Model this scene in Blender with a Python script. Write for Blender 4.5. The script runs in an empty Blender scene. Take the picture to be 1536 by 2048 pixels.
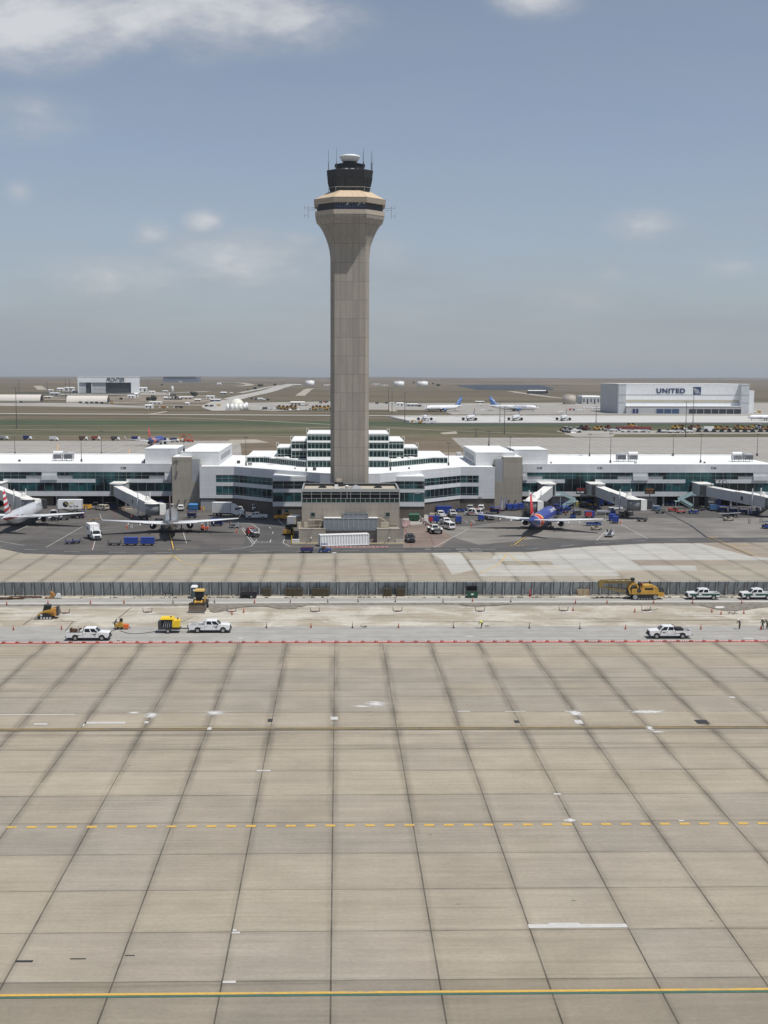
import bpy, bmesh, math, random
from mathutils import Vector, Matrix
random.seed(7)
SC = bpy.context.scene
COL = SC.collection
R = math.radians
# ---------------------------------------------------------------- camera
FOC, PIT, YAW, ROL, PCX, HC = 2426.2, .11064, .02187, .0028, 728.06, 41.0
_cy, _sy, _cp, _sp, _cr, _sr = math.cos(YAW), math.sin(YAW), math.cos(PIT), math.sin(PIT), math.cos(ROL), math.sin(ROL)
_r0 = Vector((_cy, -_sy, 0)); _f0 = Vector((_sy, _cy, 0))
_fw = _f0*_cp - Vector((0, 0, _sp)); _up = _f0*_sp + Vector((0, 0, _cp))
cam_d = bpy.data.cameras.new('camera'); cam = bpy.data.objects.new('camera', cam_d); COL.objects.link(cam)
_ri = _r0*_cr + _up*_sr; _u2 = _up*_cr - _r0*_sr; _bk = -_fw
cam.matrix_world = Matrix(((_ri.x, _u2.x, _bk.x, 0), (_ri.y, _u2.y, _bk.y, 0), (_ri.z, _u2.z, _bk.z, HC), (0, 0, 0, 1)))
cam_d.sensor_fit = 'VERTICAL'; cam_d.sensor_height = 36; cam_d.lens = 36*FOC/2048
cam_d.shift_x = (768-PCX)/2048; cam_d.clip_start = .5; cam_d.clip_end = 60000
SC.camera = cam
HAZE = 5.4e-5
def ray(px, py):
    X = (px-PCX)/FOC; Y = (py-1024)/FOC
    a = X*_cr+Y*_sr; b = -X*_sr+Y*_cr
    return _r0*a + _fw - _up*b
def W(px, py, z=0):            # survey point: where the sight line of a photo point meets the level z
    d = ray(px, py); t = (z-HC)/d.z
    return Vector((d.x*t, d.y*t, z))
def WY(px, py, Y):             # the same on a vertical plane at depth Y
    d = ray(px, py); t = Y/d.y
    return Vector((d.x*t, Y, HC+d.z*t))
def XZ(px, py, Y): v = WY(px, py, Y); return v.x, v.z
# ---------------------------------------------------------------- sky, sun, exposure
SUN = Vector((5.3, -4.0, 15.0)).normalized()
SUN_EL = math.asin(SUN.z); SUN_RO = math.atan2(SUN.x, SUN.y)
VS = SC.view_settings
VS.view_transform = 'Standard'; VS.look = 'None'; VS.exposure = 0.0; VS.gamma = 1
class NG:                      # node graph helper
    def __init__(s, nt): s.nt = nt; s.L = nt.links
    def put(s, sock, v):
        if v is None: return
        if hasattr(v, 'is_linked'): s.L.new(v, sock)
        elif isinstance(v, (tuple, list)) and len(v) == 3 and sock.type == 'RGBA': sock.default_value = (*v, 1)
        else: sock.default_value = v
    def node(s, t, ins=None, **pr):
        n = s.nt.nodes.new(t)
        for k, v in pr.items(): setattr(n, k, v)
        for k, v in (ins or {}).items(): s.put(n.inputs[k], v)
        return n
    def m(s, op, a, b=None, c=None, clamp=False):
        n = s.nt.nodes.new('ShaderNodeMath'); n.operation = op; n.use_clamp = clamp
        s.put(n.inputs[0], a); s.put(n.inputs[1], b)
        if c is not None: s.put(n.inputs[2], c)
        return n.outputs[0]
    def v(s, op, a, b=None):
        n = s.nt.nodes.new('ShaderNodeVectorMath'); n.operation = op
        s.put(n.inputs[0], a); s.put(n.inputs[1], b)
        return n.outputs[1] if op in ('LENGTH', 'DISTANCE', 'DOT_PRODUCT') else n.outputs[0]
    def xyz(s, a):
        n = s.nt.nodes.new('ShaderNodeSeparateXYZ'); s.L.new(a, n.inputs[0]); return n.outputs[0], n.outputs[1], n.outputs[2]
    def cmb(s, x=0, y=0, z=0):
        n = s.nt.nodes.new('ShaderNodeCombineXYZ')
        for i, q in enumerate((x, y, z)): s.put(n.inputs[i], q)
        return n.outputs[0]
    def noise(s, vec, sc=1, det=3, rough=.55, dist=0):
        n = s.node('ShaderNodeTexNoise', {'Vector': vec, 'Scale': sc, 'Detail': det, 'Roughness': rough, 'Distortion': dist}); return n.outputs[0]
    def wn(s, vec): return s.node('ShaderNodeTexWhiteNoise', {'Vector': vec}).outputs[0]
    def ss(s, x, a, b, lo=0., hi=1.):
        n = s.node('ShaderNodeMapRange', {'Value': x, 'From Min': a, 'From Max': b, 'To Min': lo, 'To Max': hi}, interpolation_type='SMOOTHSTEP'); return n.outputs[0]
    def lin(s, x, a, b, lo=0., hi=1.): return s.node('ShaderNodeMapRange', {'Value': x, 'From Min': a, 'From Max': b, 'To Min': lo, 'To Max': hi}).outputs[0]
    def mix(s, f, a, b, bt='MIX'):
        n = s.nt.nodes.new('ShaderNodeMix'); n.data_type = 'RGBA'; n.blend_type = bt
        s.put(n.inputs[0], f); s.put(n.inputs[6], a); s.put(n.inputs[7], b); return n.outputs[2]
    def mul(s, col, k): return s.v('SCALE2', col, k)
    def scale(s, col, k):
        n = s.nt.nodes.new('ShaderNodeVectorMath'); n.operation = 'SCALE'; s.put(n.inputs[0], col); s.put(n.inputs['Scale'], k); return n.outputs[0]
world = bpy.data.worlds.new('World'); SC.world = world; world.use_nodes = True
def build_world():
    g = NG(world.node_tree); g.nt.nodes.clear()
    out = g.node('ShaderNodeOutputWorld')
    sky = g.node('ShaderNodeTexSky', sky_type='NISHITA', sun_disc=False, sun_elevation=SUN_EL, sun_rotation=SUN_RO, altitude=1650, air_density=1.0, dust_density=3.0, ozone_density=2.2)
    D = g.node('ShaderNodeTexCoord').outputs['Generated']
    x, y, z = g.xyz(D)
    yy = g.m('MAXIMUM', g.m('ABSOLUTE', y), .02)
    u = g.m('DIVIDE', x, yy); w = g.m('DIVIDE', z, yy)
    uw = g.cmb(u, g.m('MULTIPLY', w, 2.2), 0)
    warp = g.noise(g.v('MULTIPLY', uw, (1, 1, 1)), 22, 6, .6)
    fine = g.noise(g.v('ADD', uw, (3.1, 1.7, 0)), 9, 8, .62, .3)
    tot = None
    # cloud banks: photo point, half width, half height (photo px), strength
    for (px, py, rx, ry, st) in [(60, 40, 345, 130, 1.25), (330, 25, 420, 130, 1.1), (570, 35, 240, 105, .82), (1075, -6, 130, 60, 1.0), (50, 238, 210, 80, .55),
                                 (408, 443, 65, 38, .85), (300, 466, 70, 42, .72), (600, 478, 100, 34, .66), (250, 552, 290, 76, .72), (500, 520, 300, 95, .80),
                                 (770, 505, 90, 60, .46), (1290, 450, 125, 48, .84), (1455, 538, 95, 42, .62), (1222, 548, 50, 28, .55), (1140, 600, 180, 46, .44), (40, 385, 44, 40, .6), (700, 640, 420, 60, .34), (1350, 250, 60, 30, .2)]:
        d = ray(px, py); cu, cw = d.x/d.y, d.z/d.y
        e = g.v('DIVIDE', g.v('SUBTRACT', g.cmb(u, w, 0), (cu, cw, 0)), (rx/FOC, ry/FOC, 1))
        b = g.m('MULTIPLY', g.ss(g.v('LENGTH', e), 1.15, .0), st)
        tot = b if tot is None else g.m('MAXIMUM', tot, b)
    nz = g.m('ADD', g.m('MULTIPLY', g.m('SUBTRACT', fine, .5), 1.5), g.m('MULTIPLY', g.m('SUBTRACT', warp, .5), .8))
    f = g.m('ADD', tot, g.m('MULTIPLY', nz, g.ss(tot, .02, .45)))
    dens = g.ss(f, .04, 1.25)
    # thin uneven veil of summer haze, thicker low down
    veil = g.noise(g.v('MULTIPLY', uw, (1, 2.5, 1)), 3.2, 5, .6)
    low = g.ss(w, .20, .0)
    vf = g.m('MULTIPLY', g.m('ADD', g.m('MULTIPLY', low, .62), g.ss(w, 1.1, .3, .0, .24)), g.lin(veil, .3, .7, .62, 1.32), clamp=True)
    skyc = g.scale(sky.outputs[0], .105)
    hsv = g.node('ShaderNodeHueSaturation', {'Saturation': .80, 'Value': 1.0, 'Color': skyc}).outputs[0]
    c = g.mix(vf, hsv, (.35, .382, .42))
    ccol = g.mix(g.ss(f, .4, 1.25), (.49, .51, .54), (.70, .71, .725))
    c = g.mix(g.m('MULTIPLY', dens, .85), c, ccol)
    bg = g.node('ShaderNodeBackground', {'Color': c, 'Strength': 1.0})
    g.L.new(bg.outputs[0], out.inputs[0])
build_world()
sd = bpy.data.lights.new('sun', 'SUN'); sd.energy = 4.0; sd.angle = R(.53); sd.color = (1, .965, .91)
sun = bpy.data.objects.new('sun', sd); COL.objects.link(sun); sun.location = (0, 0, 300)
sun.rotation_mode = 'QUATERNION'; sun.rotation_quaternion = SUN.to_track_quat('Z', 'Y')
# ---------------------------------------------------------------- helpers
_M = {}
def mat(name, rgb, rough=.6, metal=0., var=.12, vs=1.2, spec=.5, streak=None, emit=None):
    if name in _M: return _M[name]
    m = bpy.data.materials.new(name); m.use_nodes = True; _M[name] = m
    g = NG(m.node_tree); b = g.nt.nodes['Principled BSDF']
    b.inputs['Roughness'].default_value = rough; b.inputs['Metallic'].default_value = metal; b.inputs['Specular IOR Level'].default_value = spec
    if var > 0:
        o = g.node('ShaderNodeTexCoord').outputs['Object']
        if streak: o = g.v('MULTIPLY', o, streak)
        n = g.noise(o, vs, 5, .62)
        n2 = g.noise(g.v('ADD', o, (9, 4, 2)), vs*7, 3, .6)
        k = g.m('ADD', g.lin(n, .25, .75, 1-var, 1+var), g.lin(n2, .3, .7, -var*.35, var*.35))
        g.L.new(g.scale(rgb, k), b.inputs['Base Color'])
    else: b.inputs['Base Color'].default_value = (*rgb, 1)
    return m
def vary(m, lo, hi):          # each copy of a thing weathers a little differently
    g = NG(m.node_tree); b = g.nt.nodes['Principled BSDF']; l = b.inputs['Base Color'].links[0].from_socket
    g.L.new(g.scale(l, g.lin(g.node('ShaderNodeObjectInfo').outputs['Random'], 0, 1, lo, hi)), b.inputs['Base Color'])
class MB:
    def __init__(s): s.V = []; s.F = []; s.I = []; s.S = []; s.T = None; s.mi = 0
    def add(s, vs, fs, m=None, smooth=False):
        n = len(s.V); T = s.T; m = s.mi if m is None else m
        s.V += [(T @ Vector(v)) if T else Vector(v) for v in vs]
        for f in fs: s.F.append([n+i for i in f]); s.I.append(m); s.S.append(smooth)
        return s
    def box(s, x0, x1, y0, y1, z0, z1, m=None):
        if x0 > x1: x0, x1 = x1, x0
        if y0 > y1: y0, y1 = y1, y0
        if z0 > z1: z0, z1 = z1, z0
        return s.add([(x0, y0, z0), (x1, y0, z0), (x1, y1, z0), (x0, y1, z0), (x0, y0, z1), (x1, y0, z1), (x1, y1, z1), (x0, y1, z1)],
                     [(0, 3, 2, 1), (4, 5, 6, 7), (0, 1, 5, 4), (1, 2, 6, 5), (2, 3, 7, 6), (3, 0, 4, 7)], m)
    def cbox(s, c, d, m=None): return s.box(c[0]-d[0]/2, c[0]+d[0]/2, c[1]-d[1]/2, c[1]+d[1]/2, c[2]-d[2]/2, c[2]+d[2]/2, m)
    def frus(s, a, b, m=None):   # a, b: (x0,x1,y0,y1,z) bottom and top rectangles
        q = lambda r: [(r[0], r[2], r[4]), (r[1], r[2], r[4]), (r[1], r[3], r[4]), (r[0], r[3], r[4])]
        return s.add(q(a)+q(b), [(0, 3, 2, 1), (4, 5, 6, 7), (0, 1, 5, 4), (1, 2, 6, 5), (2, 3, 7, 6), (3, 0, 4, 7)], m)
    def prism(s, poly, ax, a, b, m=None):   # polygon in the two other axes, extruded along ax
        n = len(poly)
        def P(p, t): return {0: (t, p[0], p[1]), 1: (p[0], t, p[1]), 2: (p[0], p[1], t)}[ax]
        return s.add([P(p, a) for p in poly]+[P(p, b) for p in poly],
                     [tuple(range(n)), tuple(range(2*n-1, n-1, -1))]+[(i, (i+1) % n+0, (i+1) % n+n, i+n) for i in range(n)], m)
    def quad(s, p, m=None): return s.add(p, [tuple(range(len(p)))], m)
    def tube(s, p, q, r, r2=None, n=8, m=None, smooth=True, caps=True):
        p, q = Vector(p), Vector(q); r2 = r if r2 is None else r2
        d = (q-p).normalized(); a = d.orthogonal().normalized(); b = d.cross(a)
        vs = []
        for c, rr in ((p, r), (q, r2)):
            vs += [c+(a*math.cos(2*math.pi*i/n)+b*math.sin(2*math.pi*i/n))*rr for i in range(n)]
        s.add(vs, [(i, (i+1) % n, (i+1) % n+n, i+n) for i in range(n)], m, smooth)
        if caps: s.add(vs, [tuple(range(n-1, -1, -1)), tuple(range(n, 2*n))], m)
        return s
    def bar(s, p, q, w, h, m=None):          # rectangular bar
        p, q = Vector(p), Vector(q); d = (q-p).normalized()
        a = d.cross(Vector((0, 0, 1)));
        if a.length < 1e-4: a = Vector((1, 0, 0))
        a.normalize(); b = a.cross(d)
        vs = [c+a*(i*w/2)+b*(j*h/2) for c in (p, q) for i, j in ((-1, -1), (1, -1), (1, 1), (-1, 1))]
        return s.add(vs, [(0, 1, 2, 3), (7, 6, 5, 4), (0, 4, 5, 1), (1, 5, 6, 2), (2, 6, 7, 3), (3, 7, 4, 0)], m)
    def loft(s, rings, m=None, smooth=True, caps=True, mats=None):
        n = len(rings[0]); vs = [v for r in rings for v in r]
        for k in range(len(rings)-1):
            pass
        base = len(s.V); mm = s.mi if m is None else m
        s.V += [(s.T @ Vector(v)) if s.T else Vector(v) for v in vs]
        for k in range(len(rings)-1):
            for i in range(n):
                j = (i+1) % n
                s.F.append([base+k*n+i, base+k*n+j, base+(k+1)*n+j, base+(k+1)*n+i]); s.I.append(mats[k] if mats else mm); s.S.append(smooth)
        if caps:
            s.F.append([base+i for i in range(n-1, -1, -1)]); s.I.append(mats[0] if mats else mm); s.S.append(False)
            s.F.append([base+(len(rings)-1)*n+i for i in range(n)]); s.I.append(mats[-1] if mats else mm); s.S.append(False)
        return s
    def rev(s, prof, c=(0, 0, 0), n=16, m=None, smooth=True, caps=True):
        return s.loft([[(c[0]+r*math.cos(2*math.pi*i/n), c[1]+r*math.sin(2*math.pi*i/n), c[2]+z) for i in range(n)] for r, z in prof], m, smooth, caps)
    def wheel(s, c, r, w, m=None, n=14, ax=1):
        d = [Vector((1, 0, 0)), Vector((0, 1, 0))][ax]*(w/2)
        return s.tube(Vector(c)-d, Vector(c)+d, r, n=n, m=m, smooth=False)
    def build(s, name, mats, parent=None, loc=None, rz=0, fix=True):
        me = bpy.data.meshes.new(name)
        me.from_pydata(s.V, [], s.F)
        if not isinstance(mats, (list, tuple)): mats = [mats]
        for m in mats: me.materials.append(m)
        me.polygons.foreach_set('material_index', s.I); me.polygons.foreach_set('use_smooth', s.S)
        if fix:
            bm = bmesh.new(); bm.from_mesh(me); bmesh.ops.recalc_face_normals(bm, faces=bm.faces); bm.to_mesh(me); bm.free()
        me.update()
        o = bpy.data.objects.new(name, me); COL.objects.link(o)
        if parent is not None: o.parent = parent
        if loc is not None: o.location = loc
        o.rotation_euler.z = rz
        return o
def B(*a): return MB().box(*a)
def tag(o, label=None, cat=None, group=None, kind=None):
    if label: o['label'] = label
    if cat: o['category'] = cat
    if group: o['group'] = group
    if kind: o['kind'] = kind
    return o
def thing(name, label, cat, loc=(0, 0, 0), rz=0, group=None):
    o = bpy.data.objects.new(name, None); COL.objects.link(o); o.empty_display_size = .3
    o.location = loc; o.rotation_euler.z = rz
    return tag(o, label, cat, group)
def dup(o, label=None, loc=None, rz=None, group=None, parent=None):
    c = o.copy(); COL.objects.link(c)
    if parent is not None: c.parent = parent
    for ch in list(o.children): dup(ch, parent=c)
    if label: c['label'] = label
    if group: c['group'] = group
    if loc is not None: c.location = loc
    if rz is not None: c.rotation_euler.z = rz
    return c
_ORD = 'first second third fourth fifth sixth seventh eighth ninth tenth eleventh twelfth thirteenth fourteenth fifteenth sixteenth seventeenth eighteenth nineteenth'.split()
_TEN = {2: 'twenty', 3: 'thirty', 4: 'forty', 5: 'fifty', 6: 'sixty', 7: 'seventy', 8: 'eighty', 9: 'ninety'}
def nth(i):
    if i < 20: return _ORD[i-1]
    t, u = divmod(i, 10)
    return _TEN[t]+'-'+_ORD[u-1] if u else _TEN[t][:-1]+'ieth'
def text(name, s, size, m, parent=None, depth=.02, rot=(math.pi/2, 0, 0), loc=(0, 0, 0), shear=0, xs=1, align='LEFT', bold=0, sp=1):
    c = bpy.data.curves.new(name, 'FONT'); c.body = s; c.size = size; c.extrude = depth; c.shear = shear; c.align_x = align; c.offset = bold; c.space_character = sp
    o = bpy.data.objects.new('t', c); COL.objects.link(o)
    me = bpy.data.meshes.new_from_object(o.evaluated_get(bpy.context.evaluated_depsgraph_get()))
    bpy.data.objects.remove(o); bpy.data.curves.remove(c)
    me.name = name; me.materials.clear(); me.materials.append(m)
    if xs != 1: me.transform(Matrix.Diagonal((xs, 1, 1, 1)))
    q = bpy.data.objects.new(name, me); COL.objects.link(q)
    if parent is not None: q.parent = parent
    q.location = loc; q.rotation_euler = rot
    return q
# common materials
M_white = mat('white_paint', (.78, .78, .77), .45, var=.05)
M_dirtywhite = mat('dirty_white', (.62, .62, .6), .5, var=.14)
M_black = mat('black_rubber', (.018, .018, .018), .8, var=.2)
M_dark = mat('dark_metal', (.045, .047, .05), .5, var=.2)
M_grey = mat('grey_metal', (.30, .31, .32), .5, var=.12)
M_lgrey = mat('light_grey_metal', (.52, .53, .54), .5, var=.1)
M_glassd = mat('dark_vehicle_glass', (.012, .015, .018), .06, var=0)
M_blue = mat('cart_blue', (.02, .055, .30), .5, var=.2)
M_navy = mat('navy_canvas', (.018, .028, .13), .6, var=.25)
M_red = mat('red_paint', (.42, .035, .03), .45, var=.15)
M_orange = mat('safety_orange', (.72, .13, .025), .5, var=.12)
M_yellow = mat('machine_yellow', (.50, .285, .045), .55, var=.3)
M_byellow = mat('bright_yellow', (.82, .56, .02), .42, var=.08)
M_green = mat('dark_green_paint', (.02, .09, .05), .5, var=.15)
M_chrome = mat('bare_steel', (.5, .5, .5), .3, .9, var=.1)
M_rust = mat('rusty_steel', (.12, .06, .035), .8, var=.3)
M_wood = mat('weathered_wood', (.30, .21, .13), .85, var=.25, vs=3)
M_concrete = mat('plain_concrete', (.36, .335, .29), .85, var=.12, vs=.7)
M_lamp = mat('lamp_glass', (.7, .68, .6), .15, var=0)
M_tan = mat('tan_equipment', (.45, .40, .31), .6, var=.1)
# ---------------------------------------------------------------- ground
GS, GX0, GY0 = 7.416, -.4526, 78.94
def gmat(name, fn, rough=.9, bump=None):
    m = bpy.data.materials.new(name); m.use_nodes = True; g = NG(m.node_tree); b = g.nt.nodes['Principled BSDF']
    p = g.node('ShaderNodeNewGeometry').outputs['Position']; x, y, z = g.xyz(p)
    r = fn(g, p, x, y)
    col, ht = r if isinstance(r, tuple) else (r, None)
    g.L.new(col, b.inputs['Base Color']); b.inputs['Roughness'].default_value = rough; b.inputs['Specular IOR Level'].default_value = .25
    if ht is not None:
        bp = g.node('ShaderNodeBump', {'Height': ht, 'Strength': 1.0, 'Distance': bump or .1}); g.L.new(bp.outputs[0], b.inputs['Normal'])
    return m
def slab_fn(base, warm, far=False, tone=1.0, smudge=.3):
    def fn(g, p, x, y):
        gx = g.m('DIVIDE', g.m('SUBTRACT', x, GX0), GS); gy = g.m('DIVIDE', g.m('SUBTRACT', y, GY0), GS)
        wob = g.m('MULTIPLY', g.m('SUBTRACT', g.noise(p, .8, 2), .5), .06)
        dx = g.m('MULTIPLY', g.m('ABSOLUTE', g.m('SUBTRACT', g.m('FRACT', g.m('ADD', gx, 100.5)), .5)), GS)
        dy = g.m('MULTIPLY', g.m('ABSOLUTE', g.m('SUBTRACT', g.m('FRACT', g.m('ADD', gy, 100.5)), .5)), GS)
        dx = g.m('ABSOLUTE', g.m('ADD', dx, wob)); dy = g.m('ABSOLUTE', g.m('ADD', dy, wob))
        cx = g.m('FLOOR', gx); cyy = g.m('FLOOR', gy)
        r1 = g.wn(g.cmb(cx, cyy, 0)); r2 = g.wn(g.cmb(cyy, 3.3, 7)); r3 = g.wn(g.cmb(g.m('ADD', cx, 40), cyy, 5))
        st = g.noise(g.v('MULTIPLY', p, (.05, .95, 1)), 1.0, 7, .62, .2)
        st2 = g.noise(g.v('MULTIPLY', p, (.35, 3.2, 1)), 1.0, 5, .7)
        bl = g.noise(p, .16, 6, .6)
        fi = g.noise(p, 2.6, 6, .75)
        k = g.m('MULTIPLY', g.lin(r1, 0, 1, .955, 1.04), g.lin(r2, 0, 1, .94, 1.05))
        k = g.m('MULTIPLY', k, g.lin(st, .28, .72, .89, 1.10))
        k = g.m('MULTIPLY', k, g.lin(st2, .3, .7, .93, 1.06))
        k = g.m('MULTIPLY', k, g.lin(bl, .3, .7, .89, 1.09))
        k = g.m('MULTIPLY', k, g.lin(fi, .3, .7, .90, 1.08))
        # joints: cut sealant lines with a band of old sealant and tyre dirt beside them
        sm = g.m('MULTIPLY', g.ss(dx, g.lin(y, 85, 150, .6, 1.15), .05), g.lin(g.noise(g.v('MULTIPLY', p, (1, .12, 1)), .9, 4), .3, .62, .15, 1.0))
        k = g.m('MULTIPLY', k, g.m('SUBTRACT', 1, g.m('MULTIPLY', sm, g.m('MULTIPLY', g.lin(y, 80, 135, .4, 1.0), smudge))))
        sm2 = g.m('MULTIPLY', g.ss(dy, .55, .0), g.lin(g.noise(g.v('MULTIPLY', p, (.15, 1, 1)), .7, 4), .4, .65, .0, 1.0))
        k = g.m('MULTIPLY', k, g.m('SUBTRACT', 1, g.m('MULTIPLY', sm2, .2)))
        jx = g.m('MULTIPLY', g.ss(dx, .085, .03), g.lin(g.noise(p, .4, 3), .3, .6, .6, 1.0)); jy = g.m('MULTIPLY', g.ss(dy, .10, .035), g.lin(g.noise(g.v('ADD', p, (7, 7, 0)), .3, 3), .3, .7, .45, .95))
        jt = g.m('MAXIMUM', g.m('MULTIPLY', jx, g.lin(y, 90, 150, .72, .45)), g.m('MULTIPLY', jy, .55))
        k = g.m('MULTIPLY', k, g.m('SUBTRACT', 1, jt))
        # grey wheel lanes and the dark strip near the bottom edge line
        if not far:
            ln = g.m('MULTIPLY', g.m('ADD', g.ss(g.m('ABSOLUTE', g.m('SUBTRACT', y, 137.7)), 4.2, .3), g.m('MULTIPLY', g.ss(g.m('ABSOLUTE', g.m('SUBTRACT', y, 132.0)), 2.5, .3), .8)), g.lin(st, .35, .62, 1, .15))
            k = g.m('MULTIPLY', k, g.m('SUBTRACT', 1, g.m('MULTIPLY', ln, .28)))
            rub = g.m('MULTIPLY', g.ss(g.noise(g.v('MULTIPLY', p, (.018, 2.2, 1)), 1, 5, .65, .3), .56, .68), g.ss(g.noise(g.v('MULTIPLY', p, (.03, .12, 1)), 1, 3), .42, .6))
            k = g.m('MULTIPLY', k, g.m('SUBTRACT', 1, g.m('MULTIPLY', rub, .2)))
            for Yl in (156.5, 177.0, 163.0): k = g.m('MULTIPLY', k, g.m('SUBTRACT', 1, g.m('MULTIPLY', g.m('MULTIPLY', g.ss(g.m('ABSOLUTE', g.m('SUBTRACT', y, Yl)), 1.3, .1), g.ss(st, .55, .4)), .2)))
            dk = g.ss(y, 79.1, 78.85)
            k = g.m('MULTIPLY', k, g.m('SUBTRACT', 1, g.m('MULTIPLY', dk, .24)))
            # small oil spots, a few per slab
            vo = g.node('ShaderNodeTexVoronoi', {'Vector': g.v('MULTIPLY', p, (.22, .5, 1)), 'Scale': 1.0}); 
            sp = g.m('MULTIPLY', g.ss(vo.outputs['Distance'], .07, .03), g.ss(g.wn(vo.outputs['Color']), .72, .74))
            k = g.m('MULTIPLY', k, g.m('SUBTRACT', 1, g.m('MULTIPLY', sp, .45)))
        c = g.mix(g.lin(g.m('ADD', g.m('ADD', g.m('MULTIPLY', r3, .3), g.m('MULTIPLY', r2, .35)), g.m('MULTIPLY', g.noise(p, .07, 4), .6)), .3, .95), base, warm)
        return g.scale(c, g.m('MULTIPLY', k, tone))
    return fn
M_apron = gmat('apron_concrete', slab_fn((.313, .280, .231), (.342, .296, .222), smudge=.42), .88)
M_apron2 = gmat('taxilane_concrete', slab_fn((.318, .29, .238), (.342, .302, .232), far=True, smudge=.34), .88)
M_newslab = gmat('pale_new_concrete', slab_fn((.44, .43, .395), (.42, .40, .35), far=True, smudge=.1), .9)
M_brownslab = gmat('brown_old_concrete', slab_fn((.30, .255, .205), (.32, .27, .21), far=True, smudge=.15), .9)
M_farapron = gmat('far_apron_concrete', slab_fn((.33, .31, .28), (.34, .32, .285), far=True, smudge=.15), .9)
M_taxi = gmat('taxiway_concrete', lambda g, p, x, y: g.scale((.52, .51, .48), g.lin(g.noise(g.v('MULTIPLY', p, (.02, .3, 1)), 1, 5), .3, .7, .82, 1.1)), .9)
def asph_fn(base, pat=.0):
    def fn(g, p, x, y):
        st = g.noise(g.v('MULTIPLY', p, (.035, .5, 1)), 1.0, 6, .62, .3)
        bl = g.noise(p, .09, 6, .6, .4); fi = g.noise(p, 1.8, 5, .7)
        k = g.m('MULTIPLY', g.lin(st, .3, .7, .8, 1.2), g.lin(bl, .3, .7, .8, 1.22))
        k = g.m('MULTIPLY', k, g.lin(fi, .3, .7, .9, 1.1))
        cell = g.wn(g.cmb(g.m('FLOOR', g.m('DIVIDE', g.m('ADD', x, 3), 15.2)), g.m('FLOOR', g.m('DIVIDE', y, 11.4)), 2))
        k = g.m('MULTIPLY', k, g.lin(cell, 0, 1, 1-pat, 1+pat))
        vo = g.node('ShaderNodeTexVoronoi', {'Vector': g.v('MULTIPLY', p, (.06, .16, 1)), 'Scale': 1.0})
        sp = g.m('MULTIPLY', g.ss(vo.outputs['Distance'], .22, .05), g.ss(g.wn(vo.outputs['Color']), .6, .62))
        k = g.m('MULTIPLY', k, g.m('SUBTRACT', 1, g.m('MULTIPLY', sp, .4)))
        return g.scale(base, k)
    return fn
M_asph = gmat('stained_gate_asphalt', asph_fn((.105, .098, .09), .12), .85)
M_gatec = gmat('stained_gate_concrete', asph_fn((.19, .178, .16), .12), .85)
M_road = gmat('service_road_asphalt', asph_fn((.088, .086, .083)), .85)
M_redasph = gmat('red_brown_paving', asph_fn((.20, .155, .13), .1), .88)
def dug_fn(g, p, x, y):
    st = g.noise(g.v('MULTIPLY', p, (.05, .8, 1)), 1.0, 8, .66, .6)
    bl = g.noise(p, .12, 7, .62, .5); fi = g.noise(p, 1.3, 6, .75)
    k = g.m('MULTIPLY', g.lin(st, .3, .7, .74, 1.2), g.lin(fi, .3, .7, .88, 1.1))
    c = g.mix(g.ss(bl, .40, .60), (.365, .322, .250), (.50, .465, .39))
    dk = g.m('MULTIPLY', g.ss(g.noise(g.v('MULTIPLY', p, (.10, .55, 1)), 1, 6, .7, .8), .60, .70), .3)
    trk = g.m('MULTIPLY', g.ss(g.noise(g.v('MULTIPLY', p, (.012, 2.4, 1)), 1, 4, .6), .58, .66), .22)
    k = g.m('MULTIPLY', g.m('MULTIPLY', k, g.m('SUBTRACT', 1, trk)), g.m('SUBTRACT', 1, dk))
    return g.scale(c, k), g.m('ADD', g.m('MULTIPLY', st, .6), g.m('MULTIPLY', fi, .4))
M_dug = gmat('dug_subbase', dug_fn, .95, .22)
M_lane = gmat('work_lane_concrete', lambda g, p, x, y: g.scale((.33, .318, .29), g.m('MULTIPLY', g.lin(g.noise(g.v('MULTIPLY', p, (.05, .8, 1)), 1, 6, .6), .3, .7, .85, 1.15), g.lin(g.noise(p, .35, 6, .7), .3, .7, .87, 1.12))), .9)
M_cut = gmat('dark_trench_soil', lambda g, p, x, y: g.scale((.20, .182, .152), g.lin(g.noise(p, .9, 6, .7), .3, .7, .6, 1.4)), .95)
M_dust = gmat('white_dust', lambda g, p, x, y: g.scale((.62, .61, .58), g.lin(g.noise(p, 1.1, 4, .7), .3, .7, .8, 1.15)), .95)
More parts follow.
